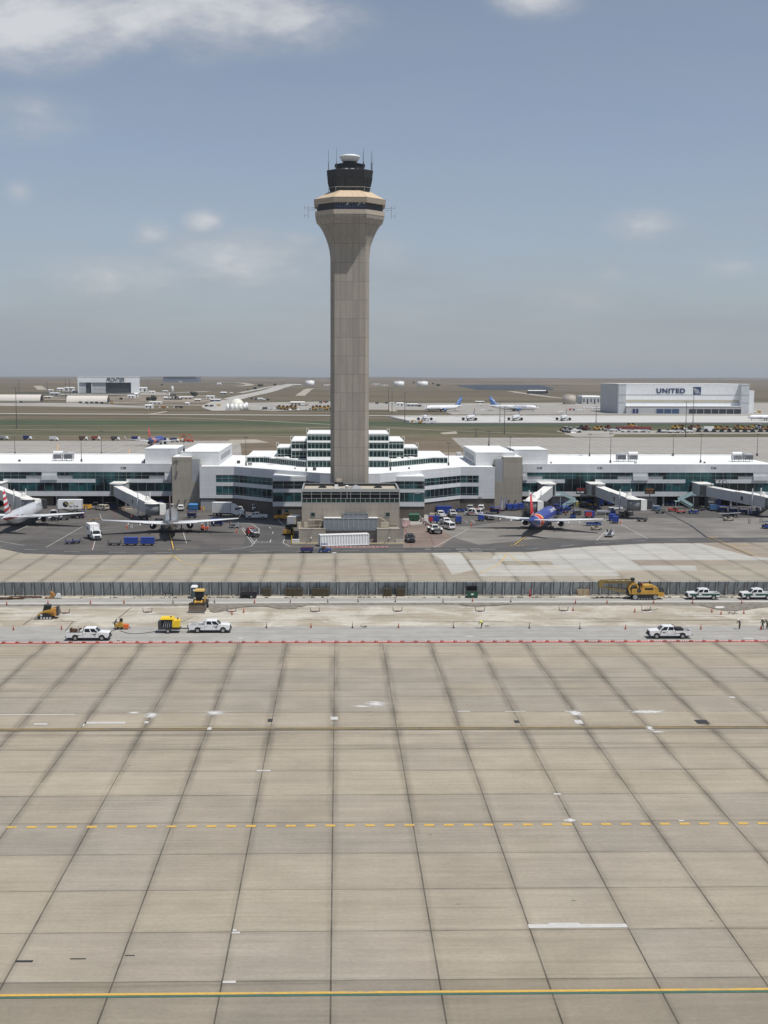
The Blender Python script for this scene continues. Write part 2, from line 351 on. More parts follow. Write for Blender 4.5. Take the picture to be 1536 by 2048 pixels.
# open prairie: dry grass with greener mown belts, bare soil and far ploughed bands
def prairie_fn(g, p, x, y):
    b1 = g.noise(g.v('MULTIPLY', p, (.0016, .011, 1)), 1, 7, .62, .4); b2 = g.noise(g.v('MULTIPLY', p, (.012, .05, 1)), 1, 6, .65); b3 = g.noise(p, .12, 5, .7)
    c = g.mix(g.ss(b1, .38, .62), (.082, .072, .040), (.150, .120, .074))
    bare = g.ss(g.noise(g.v('MULTIPLY', p, (.004, .02, 1)), 1, 6, .6, .5), .55, .68)
    c = g.mix(g.m('MULTIPLY', bare, .6), c, (.215, .165, .112))
    gr = g.m('MULTIPLY', g.ss(g.m('ABSOLUTE', g.m('SUBTRACT', g.m('ADD', y, g.m('MULTIPLY', x, .05)), 1085)), 75, 30), g.lin(b1, .35, .6, .45, .95))
    gr2 = g.m('MULTIPLY', g.ss(g.m('ABSOLUTE', g.m('SUBTRACT', y, 960)), 260, 60), .42)
    c = g.mix(gr2, c, (.076, .092, .042)); c = g.mix(gr, c, (.042, .072, .032))
    dirt = g.m('MULTIPLY', g.m('MULTIPLY', g.ss(y, 620, 700), g.ss(y, 880, 790)), g.ss(g.m('ABSOLUTE', g.m('ADD', x, 20)), 230, 120))
    c = g.mix(g.m('MULTIPLY', dirt, g.lin(b2, .3, .6, .35, .95)), c, (.17, .130, .09))
    far = g.ss(y, 2200, 4500); hill = g.noise(g.v('MULTIPLY', p, (.0007, .004, 1)), 1, 7, .65, .5)
    c = g.mix(far, c, g.mix(g.ss(hill, .38, .62), (.082, .068, .046), (.215, .165, .11)))
    k = g.m('MULTIPLY', g.lin(b2, .3, .7, .72, 1.25), g.lin(b3, .3, .7, .82, 1.16))
    return g.scale(c, k)
M_prairie = gmat('dry_prairie_grass', prairie_fn, .95)
_TP = [(-1e9, 0), (1480, 0), (2000, 4), (3000, 15), (4500, 22), (6500, 27), (9000, 31.3), (14000, 37.2)]
def _hn(x, y):
    return (math.sin(x*.0011+y*.0006+1.3)*.5+math.sin(x*.0023-y*.0011+.4)*.3+math.sin(x*.0047+y*.0017)*.2)
def TZ(x, y):
    for (a, za), (b, zb) in zip(_TP, _TP[1:]):
        if y < b:
            z = za+(zb-za)*max(0, (y-a))/(b-a) if a > -1e8 else 0.; break
    else: z = _TP[-1][1]
    if y > 1480:
        t = min(1, (y-1480)/1500); amp = 1.3+ .0009*(y-1480)
        z += _hn(x, y)*amp*t
        if y > 9000: z += max(0, math.sin(x*.0009+.2))*3.2*min(1, (y-9000)/1500)
    return z
def WT(px, py):                 # survey point on the terrain
    d = ray(px, py); t0 = 300.
    t = t0
    while t < 14000:
        q = Vector((d.x*t, d.y*t, HC+d.z*t))
        if q.z <= TZ(q.x, q.y): return Vector((q.x, q.y, TZ(q.x, q.y)))
        t += 4
    return q
mb = MB(); ys = [-300, 0, 400, 1000, 1480]+[1480+60*i for i in range(1, 45)]+[4180+200*i for i in range(1, 50)]; xs = [-6500, -4500, -3200]+[-2400+120*i for i in range(41)]+[3200, 4500, 6500]
mb.add([(x, y, TZ(x, y)-.03) for y in ys for x in xs], [(j*len(xs)+i, j*len(xs)+i+1, (j+1)*len(xs)+i+1, (j+1)*len(xs)+i) for j in range(len(ys)-1) for i in range(len(xs)-1)], smooth=True)
tag(mb.build('ground', M_prairie), kind='structure')
_lift = [0.]
def sheet(name, pts, m, z=None, px=True, fix=True):
    """a flat sheet on the ground; pts are survey points"""
    if z is None: _lift[0] += .004; z = .02+_lift[0]
    P = [W(a, b) for a, b in pts] if px else [Vector((a, b, 0)) for a, b in pts]
    P = [Vector((v.x, v.y, z)) for v in P]
    mbb = MB(); mbb.quad(P)
    o = mbb.build(name, m); tag(o, kind='structure'); return o
def ribbon(mb, pts, w, z=.0, closed=False, m=0, dash=None):
    P = [Vector((p[0], p[1], 0)) for p in pts]
    if dash:
        on, off = dash; acc = 0; segs = []
        for a, b in zip(P, P[1:]):
            L = (b-a).length; t = 0
            while t < L:
                ph = acc % (on+off); step = (on-ph) if ph < on else (on+off-ph); step = max(min(step, L-t), 1e-3)
                if ph < on: segs.append((a.lerp(b, t/L), a.lerp(b, (t+step)/L)))
                t += step; acc += step
        for a, b in segs: ribbon(mb, [a, b], w, z, m=m)
        return
    L, Rr = [], []
    for i, p in enumerate(P):
        d = (P[min(i+1, len(P)-1)]-P[max(i-1, 0)]); d.z = 0; d.normalize(); n = Vector((-d.y, d.x, 0))*(w/2)
        L.append(p+n+Vector((0, 0, z))); Rr.append(p-n+Vector((0, 0, z)))
    n = len(P)
    mb.add(L+Rr, [(i, i+n, i+n+1, i+1) for i in range(n-1)], m)
def smooth_pts(P, n=6):
    P = [Vector((p[0], p[1], 0)) for p in P]; out = []
    Q = [P[0]*2-P[1]]+P+[P[-1]*2-P[-2]]
    for i in range(1, len(Q)-2):
        for k in range(n):
            t = k/n; a, b, c, d = Q[i-1:i+3]
            out.append(.5*((2*b)+(-a+c)*t+(2*a-5*b+4*c-d)*t*t+(-a+3*b-3*c+d)*t*t*t))
    out.append(P[-1]); return out
YB = W(700, 1284).y; YF = W(700, 1196).y
sheet('apron', [(-420, 30), (420, 30), (420, YB), (-420, YB)], M_apron, .0, px=False)
sheet('work_lane', [(-420, YB), (420, YB), (420, YF+1.5), (-420, YF+1.5)], M_lane, .002, px=False)
sheet('taxilane', [(-420, YF+1.5), (420, YF+1.5), (420, 430), (-420, 430)], M_apron2, .001, px=False)
# the excavated strip: gently rutted ground
y0, y1 = W(700, 1253).y, W(700, 1213).y
mb = MB(); nx, ny = 340, 18; rnd = random.Random(3)
def dz(x, y, t):
    e = min(1, 6*t, 6*(1-t))
    return .006+e*.03*(1+math.sin(x*.31+y*.2)*.5+math.sin(x*.83-y*1.3)*.3+math.sin(x*.07+2+y*.5)*.6)+e*rnd.uniform(-.012, .012)
mb.add([(-115+230*i/nx, y0+(y1-y0)*j/ny + (rnd.uniform(-.5, .4)+math.sin(i*.21)*.3 if j in (0, ny) else 0), max(.006, dz(-115+230*i/nx, y0+(y1-y0)*j/ny, j/ny))) for j in range(ny+1) for i in range(nx+1)],
       [(j*(nx+1)+i, j*(nx+1)+i+1, (j+1)*(nx+1)+i+1, (j+1)*(nx+1)+i) for j in range(ny) for i in range(nx)], smooth=True)
tag(mb.build('dug_ground', M_dug), kind='structure')
# pale strip, dark cut edge, wet patches
M_pale = gmat('pale_chalk_strip', lambda g, p, x, y: g.scale((.47, .455, .42), g.lin(g.noise(g.v('MULTIPLY', p, (.12, 1.2, 1)), 1, 6, .7), .3, .7, .72, 1.2)), .95)
sheet('pale_strip', [(-260, 1207), (760, 1202.5), (1900, 1201), (1900, 1204), (760, 1205.5), (-260, 1210)], M_pale, .012)
sheet('trench_edge', [(-260, 1210), (760, 1205.5), (1900, 1204), (1900, 1211.5), (760, 1210.5), (-260, 1214)], M_cut, .014)
def blob(name, pts, m, z, jit=.35, seed=1):
    r = random.Random(seed); P = smooth_pts([W(a, b) for a, b in pts]+[W(*pts[0])], 7)[:-1]
    mbb = MB(); c = sum(P, Vector())/len(P)
    mbb.quad([Vector((p.x+r.uniform(-jit, jit), p.y+r.uniform(-jit, jit)*.6, z)) for p in P]); o = mbb.build(name, m); return tag(o, kind='structure')
blob('damp_soil', [(415, 1211), (600, 1210), (588, 1216), (560, 1219), (520, 1213), (470, 1217), (450, 1222), (425, 1225)], M_cut, .10, .3)
blob('damp_soil', [(915, 1209), (1015, 1208), (1000, 1211), (960, 1213), (930, 1212)], M_cut, .104, .25, 2)
blob('damp_soil', [(1395, 1210), (1530, 1211), (1525, 1216), (1470, 1222), (1440, 1221), (1415, 1215)], M_cut, .10, .3, 3)
blob('damp_soil', [(568, 1214), (592, 1214), (590, 1218), (570, 1217)], M_cut, .106, .15, 4)
blob('dry_dust', [(1431, 1214), (1447, 1214), (1446, 1217), (1432, 1217)], M_dust, .115, .1, 5)
# excavated base course shelf by the fence and rubble line
# paving of the gate area
E_lo = [(-60, 1090), (0, 1097), (49, 1107), (156, 1110), (400, 1108.5), (860, 1105.5), (1060, 1103.5), (1180, 1092.5), (1296, 1086.5), (1640, 1084)]
lo = [(v.x, v.y) for v in (W(a, b) for a, b in E_lo)]
sheet('gate_asphalt', lo+[(lo[-1][0]+60, 440), (-120, 440)], M_asph, .010, px=False)
sheet('gate_concrete', [(870, 1052), (948, 1052), (1000, 1043), (1290, 1036), (1640, 1036), (1640, 1078), (1290, 1079), (1180, 1080), (1095, 1075), (958, 1090), (905, 1074)], M_gatec, .014)
sheet('gate_concrete', [(940, 1024), (1290, 1020), (1640, 1014), (1640, 1036), (1290, 1036), (1000, 1043)], M_asph, .0135)
sheet('red_paving', [(808, 1050), (868, 1046), (905, 1074), (880, 1095), (806, 1096)], M_redasph, .016)
sheet('pale_paving', [(806, 1028), (845, 1024), (880, 1046), (868, 1046), (822, 1050), (806, 1050)], M_lane, .017)
sheet('red_paving', [(1395, 1085.5), (1480, 1085.5), (1600, 1098), (1600, 1122), (1500, 1112)], M_brownslab, .018)
up = [(-60, 1080), (0, 1083), (49, 1091), (117, 1100), (200, 1102.5), (500, 1098), (860, 1095), (1000, 1094), (1180, 1082), (1290, 1076), (1640, 1075)]
sheet('service_road', E_lo+up[::-1], M_road, .022)
sheet('apron_road', [(478, 1106), (492, 1075), (515, 1055), (505, 1040), (470, 1030), (500, 1026), (560, 1030), (590, 1050), (575, 1080), (565, 1099), (600, 1106)], M_road, .0205)
for pts, m, z in [([(861, 1106), (921, 1106), (946, 1140), (905, 1150), (885, 1120)], M_newslab, .006), ([(990, 1106), (1062, 1105), (1180, 1094), (1262, 1120), (1279, 1131), (1390, 1131), (1395, 1141), (1231, 1141), (1242, 1152), (960, 1152), (938, 1120), (985, 1118)], M_newslab, .0065),
                  ([(1062, 1104.5), (1180, 1093.5), (1296, 1087.5), (1400, 1087), (1500, 1112), (1640, 1112), (1640, 1120), (1262, 1120)], M_newslab, .007),
                  ([(1262, 1120), (1455, 1120), (1470, 1131), (1279, 1131)], M_brownslab, .0075), ([(1000, 1122), (1100, 1122), (1108, 1130), (1010, 1131)], M_apron2, .008), ([(560, 1132), (930, 1128), (945, 1146), (560, 1150)], M_brownslab, .0058)]:
    sheet('concrete_patch', pts, m, z)
# ------------------------------------------------ painted markings
def worn(name, paint_, worn_, amt=.5):
    return gmat(name, lambda g, p, x, y: g.scale(g.mix(g.ss(g.m('ADD', g.m('MULTIPLY', g.noise(g.v('MULTIPLY', p, (.5, 3, 1)), 1.2, 6, .7), .6), g.m('MULTIPLY', g.noise(p, .12, 4, .6), .4)), amt, amt+.12), paint_, worn_), g.lin(g.noise(p, 3.1, 4, .7), .3, .7, .85, 1.1)), .75)
M_yline = worn('yellow_road_paint', (.58, .375, .09), (.33, .27, .17), .52)
M_cline = worn('worn_centre_line', (.42, .29, .09), (.26, .215, .15), .46)
M_wline = worn('white_road_paint', (.50, .49, .46), (.2, .19, .18), .54)
M_gline = mat('green_road_paint', (.045, .13, .10), .7, var=.2)
M_kline = mat('black_road_paint', (.03, .03, .03), .7, var=.2)
M_rline = mat('red_road_paint', (.17, .075, .065), .7, var=.25)
def hline(pa, pb): a, b = W(*pa), W(*pb); d = b-a; return [a-d, a, b, b+d]
def mark(name, paths, w, m, z=.026, dash=None, sm=False):
    mbb = MB()
    for P in paths:
        q = [W(a, b) if not isinstance(a, Vector) else a for a, b in P] if not isinstance(P[0], Vector) else P
        if sm: q = smooth_pts(q)
        ribbon(mbb, q, w, z, dash=dash)
    return tag(mbb.build(name, m), kind='structure')
mark('old_joint', [[(47, 1250), (66, 1236)], [(0, 1227.5), (82, 1227)], [(108, 1243), (152, 1244)], [(131, 1262), (146, 1244)], [(237, 1237), (262, 1216)], [(355, 1248), (385, 1236)], [(700, 1232), (790, 1231.5)], [(560, 1241), (660, 1240)], [(1100, 1238), (1330, 1239)], [(1180, 1244), (1536, 1240)], [(840, 1245), (1010, 1243)], [(1350, 1233), (1450, 1234)], [(420, 1247), (540, 1245)]], .14, mat('dark_joint_line', (.16, .14, .11), .9, var=.5, vs=1.5), .1)
ye = W(700, 1985.5).y
mark('yellow_edge_line', [[Vector((-90, ye+.0, 0)), Vector((90, ye, 0))]], .15*2.0, M_yline)
mark('green_edge_line', [[Vector((-90, ye-.32, 0)), Vector((90, ye-.32, 0))]], .22, M_gline)
yd = W(760, 1651).y
mark('yellow_dashes', [[Vector((-90.3, yd, 0)), Vector((90, yd, 0))]], .5, M_yline, dash=(.92, .9))
yc = W(700, 1457.2).y; M_kl2 = mat('worn_black_paint', (.11, .098, .082), .8, var=.35, vs=.7)
for d_, w_, m_ in ((.42, .15, M_cline), (-.12, .17, M_cline), (.14, .38, M_kl2), (-.5, .3, M_kl2)): mark('centre_line', [[Vector((-120, yc+d_, 0)), Vector((120, yc+d_, 0))]], w_, m_, .024 if m_ is M_kl2 else .028)
ytl = W(500, 1147).y
mark('taxilane_line', [[Vector((-110, ytl, 0)), Vector((130, ytl, 0))]], .3, mat('worn_yellow_paint', (.42, .31, .17), .8, var=.3, vs=.4))
mark('lead_in_line', [[(346, 1112), (300, 1126), (245, 1136), (160, 1145)], [(348, 1112), (365, 1124), (400, 1132), (470, 1139), (560, 1145)], [(1014, 1108), (995, 1130), (960, 1146)], [(1020, 1112), (1040, 1124), (1090, 1133), (1160, 1139)]], .26, mat('faded_yellow_paint', (.56, .38, .11), .75, var=.3, vs=.6), sm=True)
mark('lead_in_line', [[(347, 1098), (340, 1068)], [(1028, 1090), (1062, 1066)]], .3, M_yline, .031)
mark('lead_in_line', [[(1412, 1076), (1440, 1086), (1505, 1112)], [(1420, 1074), (1448, 1085), (1515, 1111)]], .14, M_yline, .031)
mark('lead_in_border', [[(347, 1098), (340, 1068)], [(1028, 1090), (1062, 1066)]], .8, M_kline, .027)
mark('lead_in_border', [[(1300, 1008), (1318, 1018), (1380, 1050), (1412, 1074), (1440, 1086), (1505, 1112)]], .6, M_kline, .0255)
mark('white_gate_line', [[(92, 1095), (165, 1053)], [(185, 1100), (190, 1082)], [(200, 1062), (255, 1057)], [(32, 1062), (76, 1043)], [(868, 1095), (940, 1056)], [(1193, 1081), (1213, 1061)], [(1240, 1048), (1295, 1077)],
     [(366, 1063), (373, 1086)], [(483, 1057), (506, 1089)], [(486, 1055), (510, 1088)], [(1390, 1012), (1420, 1024)], [(930, 1042), (936, 1046)], [(942, 1040), (950, 1046)]], .17, M_wline)
mark('white_road_line', [[(510, 1085), (540, 1085)], [(514, 1079), (503, 1092), (480, 1097), (440, 1100)], [(540, 1085), (542, 1079)], [(540, 1031), (556, 1040), (570, 1053)], [(571, 1074), (566, 1086), (580, 1093), (605, 1094.5), (650, 1095.5), (860, 1094.5)],
     [(475, 1044), (505, 1049), (518, 1058), (518, 1068)], [(0, 1083), (49, 1091)]], .2, M_wline, sm=False)
mark('white_road_dashes', [[(-20, 1092), (60, 1099.5), (160, 1104), (380, 1105.5), (860, 1099.5), (1060, 1098), (1180, 1087), (1290, 1081), (1600, 1079)], [(512, 1045), (535, 1050), (546, 1062), (545, 1072)]], .2, M_wline, dash=(4, 7))
mark('red_gate_line', [[(182, 1101), (188, 1080)], [(226, 1022), (235, 1038)], [(823, 1095), (815, 1070), (806, 1050)], [(868, 1090), (860, 1072)]], .22, M_rline, .029)
mark('white_road_bars', [[(912, 1098.5), (935, 1098.5)], [(940, 1098), (960, 1098)], [(917, 1103), (938, 1103)], [(945, 1102.5), (965, 1102.5)], [(850, 1098.8), (862, 1098.4)]], .45, M_wline, .029)
mark('yellow_hold_bar', [[(336, 1099), (342, 1099)], [(352, 1099), (365, 1099)], [(1020, 1091), (1026, 1091)], [(1032, 1091), (1047, 1091)], [(1418, 1074), (1436, 1074)]], .4, M_yline, .03, dash=(1.0, .35))
# stencilled words on the pavement
def stencil(s, px, py, h, m, xs=1.0, flip=False, bg=None):
    v = W(px, py); o = text('pavement_lettering', s, h, m, None, .001, (0, 0, math.pi if flip else 0), (v.x, v.y, .034), xs=xs, align='CENTER'); tag(o, kind='structure')
stencil('STOP', 524, 1083.5, 1.1, M_wline, 2.2)
stencil('C38', 330, 1111.5, 1.2, M_yline, 2.2); stencil('C40', 1005, 1109.5, 1.2, M_yline, 2.0); stencil('C40', 1040, 1109.5, 1.2, M_yline, 2.0); stencil('C44', 1480, 1090, 1.2, M_yline, 2.0)
# repair patches, spilled dust, skid marks on the near apron
M_patch = mat('repair_mortar', (.50, .49, .46), .9, var=.12)
def rect(name, px0, py0, px1, py1, m, z=.03):
    a = W(px0, py0); b = W(px1, py1); mbb = MB(); mbb.quad([(a.x, b.y, z), (b.x, b.y, z), (b.x, a.y, z), (a.x, a.y, z)]); tag(mbb.build(name, m), kind='structure')
def ragged(name, px, py, lx, ly, m, seed, z=.031, n=36):
    r = random.Random(seed); c = W(px, py); mbb = MB(); V = [(c.x, c.y, z)]
    for i in range(n):
        a = 2*math.pi*i/n; k = r.uniform(.35, 1.15); V.append((c.x+lx*math.cos(a)*k, c.y+ly*math.sin(a)*k, z))
    mbb.add(V, [(0, i+1, (i+1) % n+1) for i in range(n)])
    for i in range(40):
        a = r.uniform(0, 6.28); k = r.uniform(.7, 1.9); x, y = c.x+lx*math.cos(a)*k, c.y+ly*math.sin(a)*k; s = r.uniform(.02, .1)*lx*.5
        mbb.quad([(x-s, y, z), (x, y-s*.7, z), (x+s, y, z), (x, y+s*.7, z)])
    tag(mbb.build(name, m), kind='structure')
M_powder = bpy.data.materials.new('white_powder'); M_powder.use_nodes = True
_g = NG(M_powder.node_tree); _b = _g.nt.nodes['Principled BSDF']; _o = _g.node('ShaderNodeTexCoord').outputs['Object']; _w = _g.node('ShaderNodeNewGeometry').outputs['Position']
_a = _g.m('ADD', _g.m('SUBTRACT', 1, _g.v('LENGTH', _o)), _g.m('MULTIPLY', _g.m('SUBTRACT', _g.noise(_g.v('MULTIPLY', _w, (.7, 2.2, 1)), 1.4, 6, .7), .5), 2.0))
_b.inputs['Base Color'].default_value = (.66, .65, .62, 1); _b.inputs['Roughness'].default_value = .95; _g.L.new(_g.ss(_a, .25, .95, 0, .92), _b.inputs['Alpha'])
def powder(px, py, lx, ly, z):
    c = W(px, py); mbb = MB(); mbb.quad([(-1.4, -1.4, 0), (1.4, -1.4, 0), (1.4, 1.4, 0), (-1.4, 1.4, 0)]); o = mbb.build('spilled_dust', M_powder); o.location = (c.x, c.y, z); o.scale = (lx*1.5, ly*1.5, 1); tag(o, kind='structure')
for a in [(1058, 1857, 1252, 1848), (1097, 1849, 1158, 1846)]: rect('repair_patch', *a, M_patch)
for a in [(463, 1868, 480, 1864), (465, 1863, 473, 1859), (445, 1967, 472, 1962), (168, 1448, 252, 1444), (164, 1453, 174, 1444), (66, 1450, 96, 1447), (513, 1543, 541, 1540.5), (661, 1440, 676, 1434), (414, 1460, 424, 1455), (288, 1447, 298, 1443), (1152, 1448, 1162, 1440), (1128, 1643, 1150, 1640), (1108, 1590, 1121, 1587), (1358, 1643, 1367, 1640.5), (1460, 1396.5, 1468, 1393.5)]: rect('repair_patch', *a, M_patch)
for a in [(30, 1925, 67, 1921), (140, 1919, 172, 1917), (250, 1912, 270, 1910.5), (1396, 1448, 1412, 1440), (535, 1444, 546, 1438), (1030, 1446, 1037, 1441)]: rect('dark_stain', *a, M_kline, .029)
for i, a in enumerate([(752, 1408, 1.5, 1.5), (722, 1413, 1.3, .5), (430, 1426, 1.3, 1.2), (303, 1431, 1.0, 1.5), (268, 1426, .9, .6), (1152, 1427, 1.0, 1.5), (1295, 1424, 2.9, .9), (1300, 1457, .5, 1.2), (1316, 1464, .9, .4), (1140, 1641, .5, .6), (940, 1273, 1.2, .5), (1295, 1274, .7, .6), (1495, 1277, 1.5, .6), (480, 1277, .9, .6), (1395, 1244, .9, .3)]): powder(*a, .031+.0005*i)
rect('dust_line', 0, 1430.5, 150, 1428.5, M_patch); rect('dust_line', 915, 1424, 940, 1422.5, M_patch); rect('dust_line', 1130, 1424, 1150, 1422.5, M_patch); rect('dust_line', 1010, 1424, 1052, 1422.8, M_patch)
# ------------------------------------------------ far aprons, runways and roads
def tsheet(name, pts, m, lift=.10, n=1):
    mbb = MB(); mbb.quad([v+Vector((0, 0, lift)) for v in (WT(a, b) for a, b in pts)]); return tag(mbb.build(name, m), kind='structure')
def tribbon(name, pts, w, m, lift=.25, n=10):
    P = smooth_pts([WT(a, b) for a, b in pts], n); mbb = MB(); L, Q = [], []
    for i, p in enumerate(P):
        d = P[min(i+1, len(P)-1)]-P[max(i-1, 0)]; d.z = 0; d.normalize(); nn = Vector((-d.y, d.x, 0))*(w/2)
        for S, q in ((L, p+nn), (Q, p-nn)): S.append(Vector((q.x, q.y, TZ(q.x, q.y)+lift)))
    k = len(P); mbb.add(L+Q, [(i, i+k, i+k+1, i+1) for i in range(k-1)], smooth=True); return tag(mbb.build(name, m), kind='structure')
M_dirt = gmat('bare_dirt_road', lambda g, p, x, y: g.scale((.36, .32, .26), g.lin(g.noise(p, .05, 5), .3, .7, .85, 1.15)), .95)
M_paleroad = gmat('far_road_concrete', lambda g, p, x, y: g.scale((.40, .38, .345), g.lin(g.noise(p, .03, 4), .3, .7, .88, 1.1)), .95)
M_soil = gmat('bare_brown_soil', lambda g, p, x, y: g.scale(g.mix(g.ss(g.noise(g.v('MULTIPLY', p, (.006, .012, 1)), 1, 7, .7, .6), .42, .58), (.13, .11, .08), (.31, .26, .20)), g.lin(g.noise(p, .05, 5, .7), .3, .7, .7, 1.2)), .95)
M_yard = gmat('gravel_yard', lambda g, p, x, y: g.scale((.33, .31, .275), g.lin(g.noise(p, .03, 5, .65), .3, .7, .78, 1.2)), .95)
tsheet('far_apron', [(-90, 882), (480, 882), (486, 930), (-90, 930)], M_farapron, .02)
tsheet('far_apron', [(903, 876), (1640, 874), (1640, 930), (960, 930)], M_farapron, .02)
tsheet('far_road', [(880, 905), (960, 905), (960, 915), (905, 915)], M_brownslab, .01)
tsheet('runway', [(780, 833), (1640, 831), (1640, 845), (836, 845.5)], M_taxi, .05)
tsheet('taxiway_shoulder', [(836, 845.5), (1640, 845), (1640, 848.5), (840, 849)], M_road, .04)
tsheet('taxiway_shoulder', [(768, 833.5), (780, 833), (836, 845.5), (818, 846)], M_road, .045)
tribbon('taxiway', [(-80, 826.5), (350, 829), (600, 830.5), (900, 831.5), (1640, 829.5)], 26, M_paleroad, .08)
tribbon('dirt_track', [(300, 834), (480, 840), (640, 848), (700, 852)], 5, M_dirt, .06); tribbon('dirt_track', [(-80, 858), (300, 862), (560, 858), (720, 853), (870, 860), (1060, 868), (1150, 870)], 3.5, M_dirt, .07)
tribbon('dirt_track', [(-80, 872), (250, 874), (500, 872), (620, 876)], 3, M_dirt, .05)
tsheet('dirt_patch', [(460, 880), (512, 879), (540, 886), (450, 888)], M_dirt, .05); tsheet('dirt_patch', [(880, 866), (912, 863), (915, 868), (885, 869)], M_dirt, .06); tsheet('dirt_patch', [(312, 826), (330, 822.5), (336, 823.5), (318, 827), (296, 829.5), (285, 829)], M_dirt, .12)
# ---------------------------------------------------------------- control tower
TX = WY(699.5, 700, 323).x; TYC = 328.0
def tower_mat():
    m = bpy.data.materials.new('tower_precast_panels'); m.use_nodes = True; g = NG(m.node_tree); b = g.nt.nodes['Principled BSDF']
    o = g.node('ShaderNodeTexCoord').outputs['Object']; x, y, z = g.xyz(o)
    nx = g.m('ABSOLUTE', g.xyz(g.node('ShaderNodeNewGeometry').outputs['True Normal'])[0])
    h = g.m('ADD', g.m('MULTIPLY', x, g.m('LESS_THAN', nx, .5)), g.m('MULTIPLY', y, g.m('GREATER_THAN', nx, .5)))
    px, pz = 1.62, 4.85
    fx = g.m('DIVIDE', g.m('ADD', h, 100*px+.81), px); fz = g.m('DIVIDE', g.m('ADD', z, 1.9), pz)
    dx = g.m('MULTIPLY', g.m('ABSOLUTE', g.m('SUBTRACT', g.m('FRACT', g.m('ADD', fx, .5)), .5)), px)
    dz = g.m('MULTIPLY', g.m('ABSOLUTE', g.m('SUBTRACT', g.m('FRACT', g.m('ADD', fz, .5)), .5)), pz)
    r = g.wn(g.cmb(g.m('FLOOR', fx), g.m('FLOOR', fz), 1))
    st = g.noise(g.v('MULTIPLY', o, (1.2, 1.2, .06)), 1, 6, .65); fi = g.noise(o, 1.5, 6, .7)
    k = g.m('MULTIPLY', g.lin(r, 0, 1, .93, 1.07), g.m('MULTIPLY', g.lin(st, .3, .7, .86, 1.1), g.lin(fi, .3, .7, .94, 1.06)))
    j = g.m('MAXIMUM', g.m('MULTIPLY', g.ss(dx, .09, .03), .30), g.m('MULTIPLY', g.ss(dz, .10, .04), .30))
    k = g.m('MULTIPLY', k, g.m('SUBTRACT', 1, j))
    g.L.new(g.scale((.325, .293, .25), k), b.inputs['Base Color']); b.inputs['Roughness'].default_value = .9
    return m
M_tower = tower_mat()
M_tan_roof = mat('tan_roof_panels', (.56, .44, .30), .6, var=.06)
M_tcream = mat('tan_precast_trim', (.42, .362, .29), .85, var=.08)
M_cabdark = mat('black_cab_cladding', (.022, .022, .024), .45, var=.2)
M_cabglass = mat('tinted_cab_glass', (.03, .036, .042), .06, var=.25, vs=.8)
M_navyglass = mat('blue_tinted_glass', (.015, .02, .06), .05, var=.2)
def octo(a, f, z, c=(0, 0)):
    return [(c[0]+x, c[1]+y, z) for x, y in ((-f, -a), (f, -a), (a, -f), (a, f), (f, a), (-f, a), (-a, f), (-a, -f))]
def zt(py, a=5.1): return WY(699, py, TYC-a).z
tw = thing('control_tower', 'tall tan concrete control tower with flared head, black glass cab and white radome', 'control tower', (TX, TYC, 0))
zs = zt(522)
m = MB(); m.loft([octo(5.1, 4.08, 0), octo(5.1, 4.08, zs)], smooth=False); m.build('shaft', M_tower, tw)
fl = [(522, 5.1), (512, 5.16), (502, 5.28), (493, 5.45), (484, 5.72), (475, 6.1), (466, 6.55), (458, 7.0), (450, 7.55), (443, 8.15), (437.5, 8.85), (433, 9.0)]
m = MB(); m.loft([octo(a, 4.08+.1*(a-5.1)/4, zt(py, 5.1+(a-5.1)*.3)) for py, a in fl]+[octo(9.0, 4.2, zt(429.5, 7))], smooth=False); m.build('flared_head', M_tower, tw)
zh = zt(429.5, 7); z1 = zh+1.15; z2 = zt(404.5, 9); z3 = z2+1.35; z4 = zt(379.5, 6.5)
m = MB(); m.loft([octo(9.08, 4.24, zh), octo(9.08, 4.24, z1)], smooth=False); m.build('lower_parapet', M_tcream, tw)
gl = MB(); gl.loft([octo(8.6, 4.0, z1), octo(8.6, 4.0, z2)], smooth=False); gl = gl.build('equipment_level_glass', M_cabdark, tw)
m = MB()
for i in range(13):
    x = -3.9+7.8*i/12; m.cbox((x, -8.63, (z1+z2)/2), (.09, .06, z2-z1))
m.box(-3.95, 3.95, -8.64, -8.61, z1+.75, z1+.85); m.build('mullions', mat('slate_mullion', (.10, .13, .17), .4), gl)
pw = MB()
for i in range(6): x = -3.9+1.3*i; pw.quad([(x+.08, -8.612, z1+.1), (x+1.2, -8.612, z1+.1), (x+1.2, -8.612, z2-.1), (x+.08, -8.612, z2-.1)])
pw.build('window_panes', M_navyglass, gl)
for x, z in ((-.9, 1.25), (-.55, 1.5), (2.5, 1.6), (3.6, 1.6), (2.1, 1.2), (-8.45, 1.5)): m = MB(); m.cbox((x, -8.75 if x > -8 else -4.3, z1+z), (.22, .2, .55 if z > 1.4 else .3)); m.build('flood_lamp', M_lamp, tw)
m = MB(); m.loft([octo(9.3, 4.3, z2), octo(9.42, 4.34, z2+.5), octo(9.25, 4.28, z2+.52), octo(9.45, 4.36, z3)], smooth=False); m.build('eaves_band', M_tcream, tw)
m = MB(); m.loft([octo(9.2, 4.3, z3), octo(5.5, 2.6, z4)], smooth=False)
for x in (-2.4, -.8, .8, 2.4, -4.2, 4.2):
    m.bar((x, -9.23, z3+.02), (x*.6, -5.53, z4+.02), .06, .05)
m.build('sloped_roof', M_tan_roof, tw)
z5 = zt(353.5, 6); z6 = zt(338.5, 6)
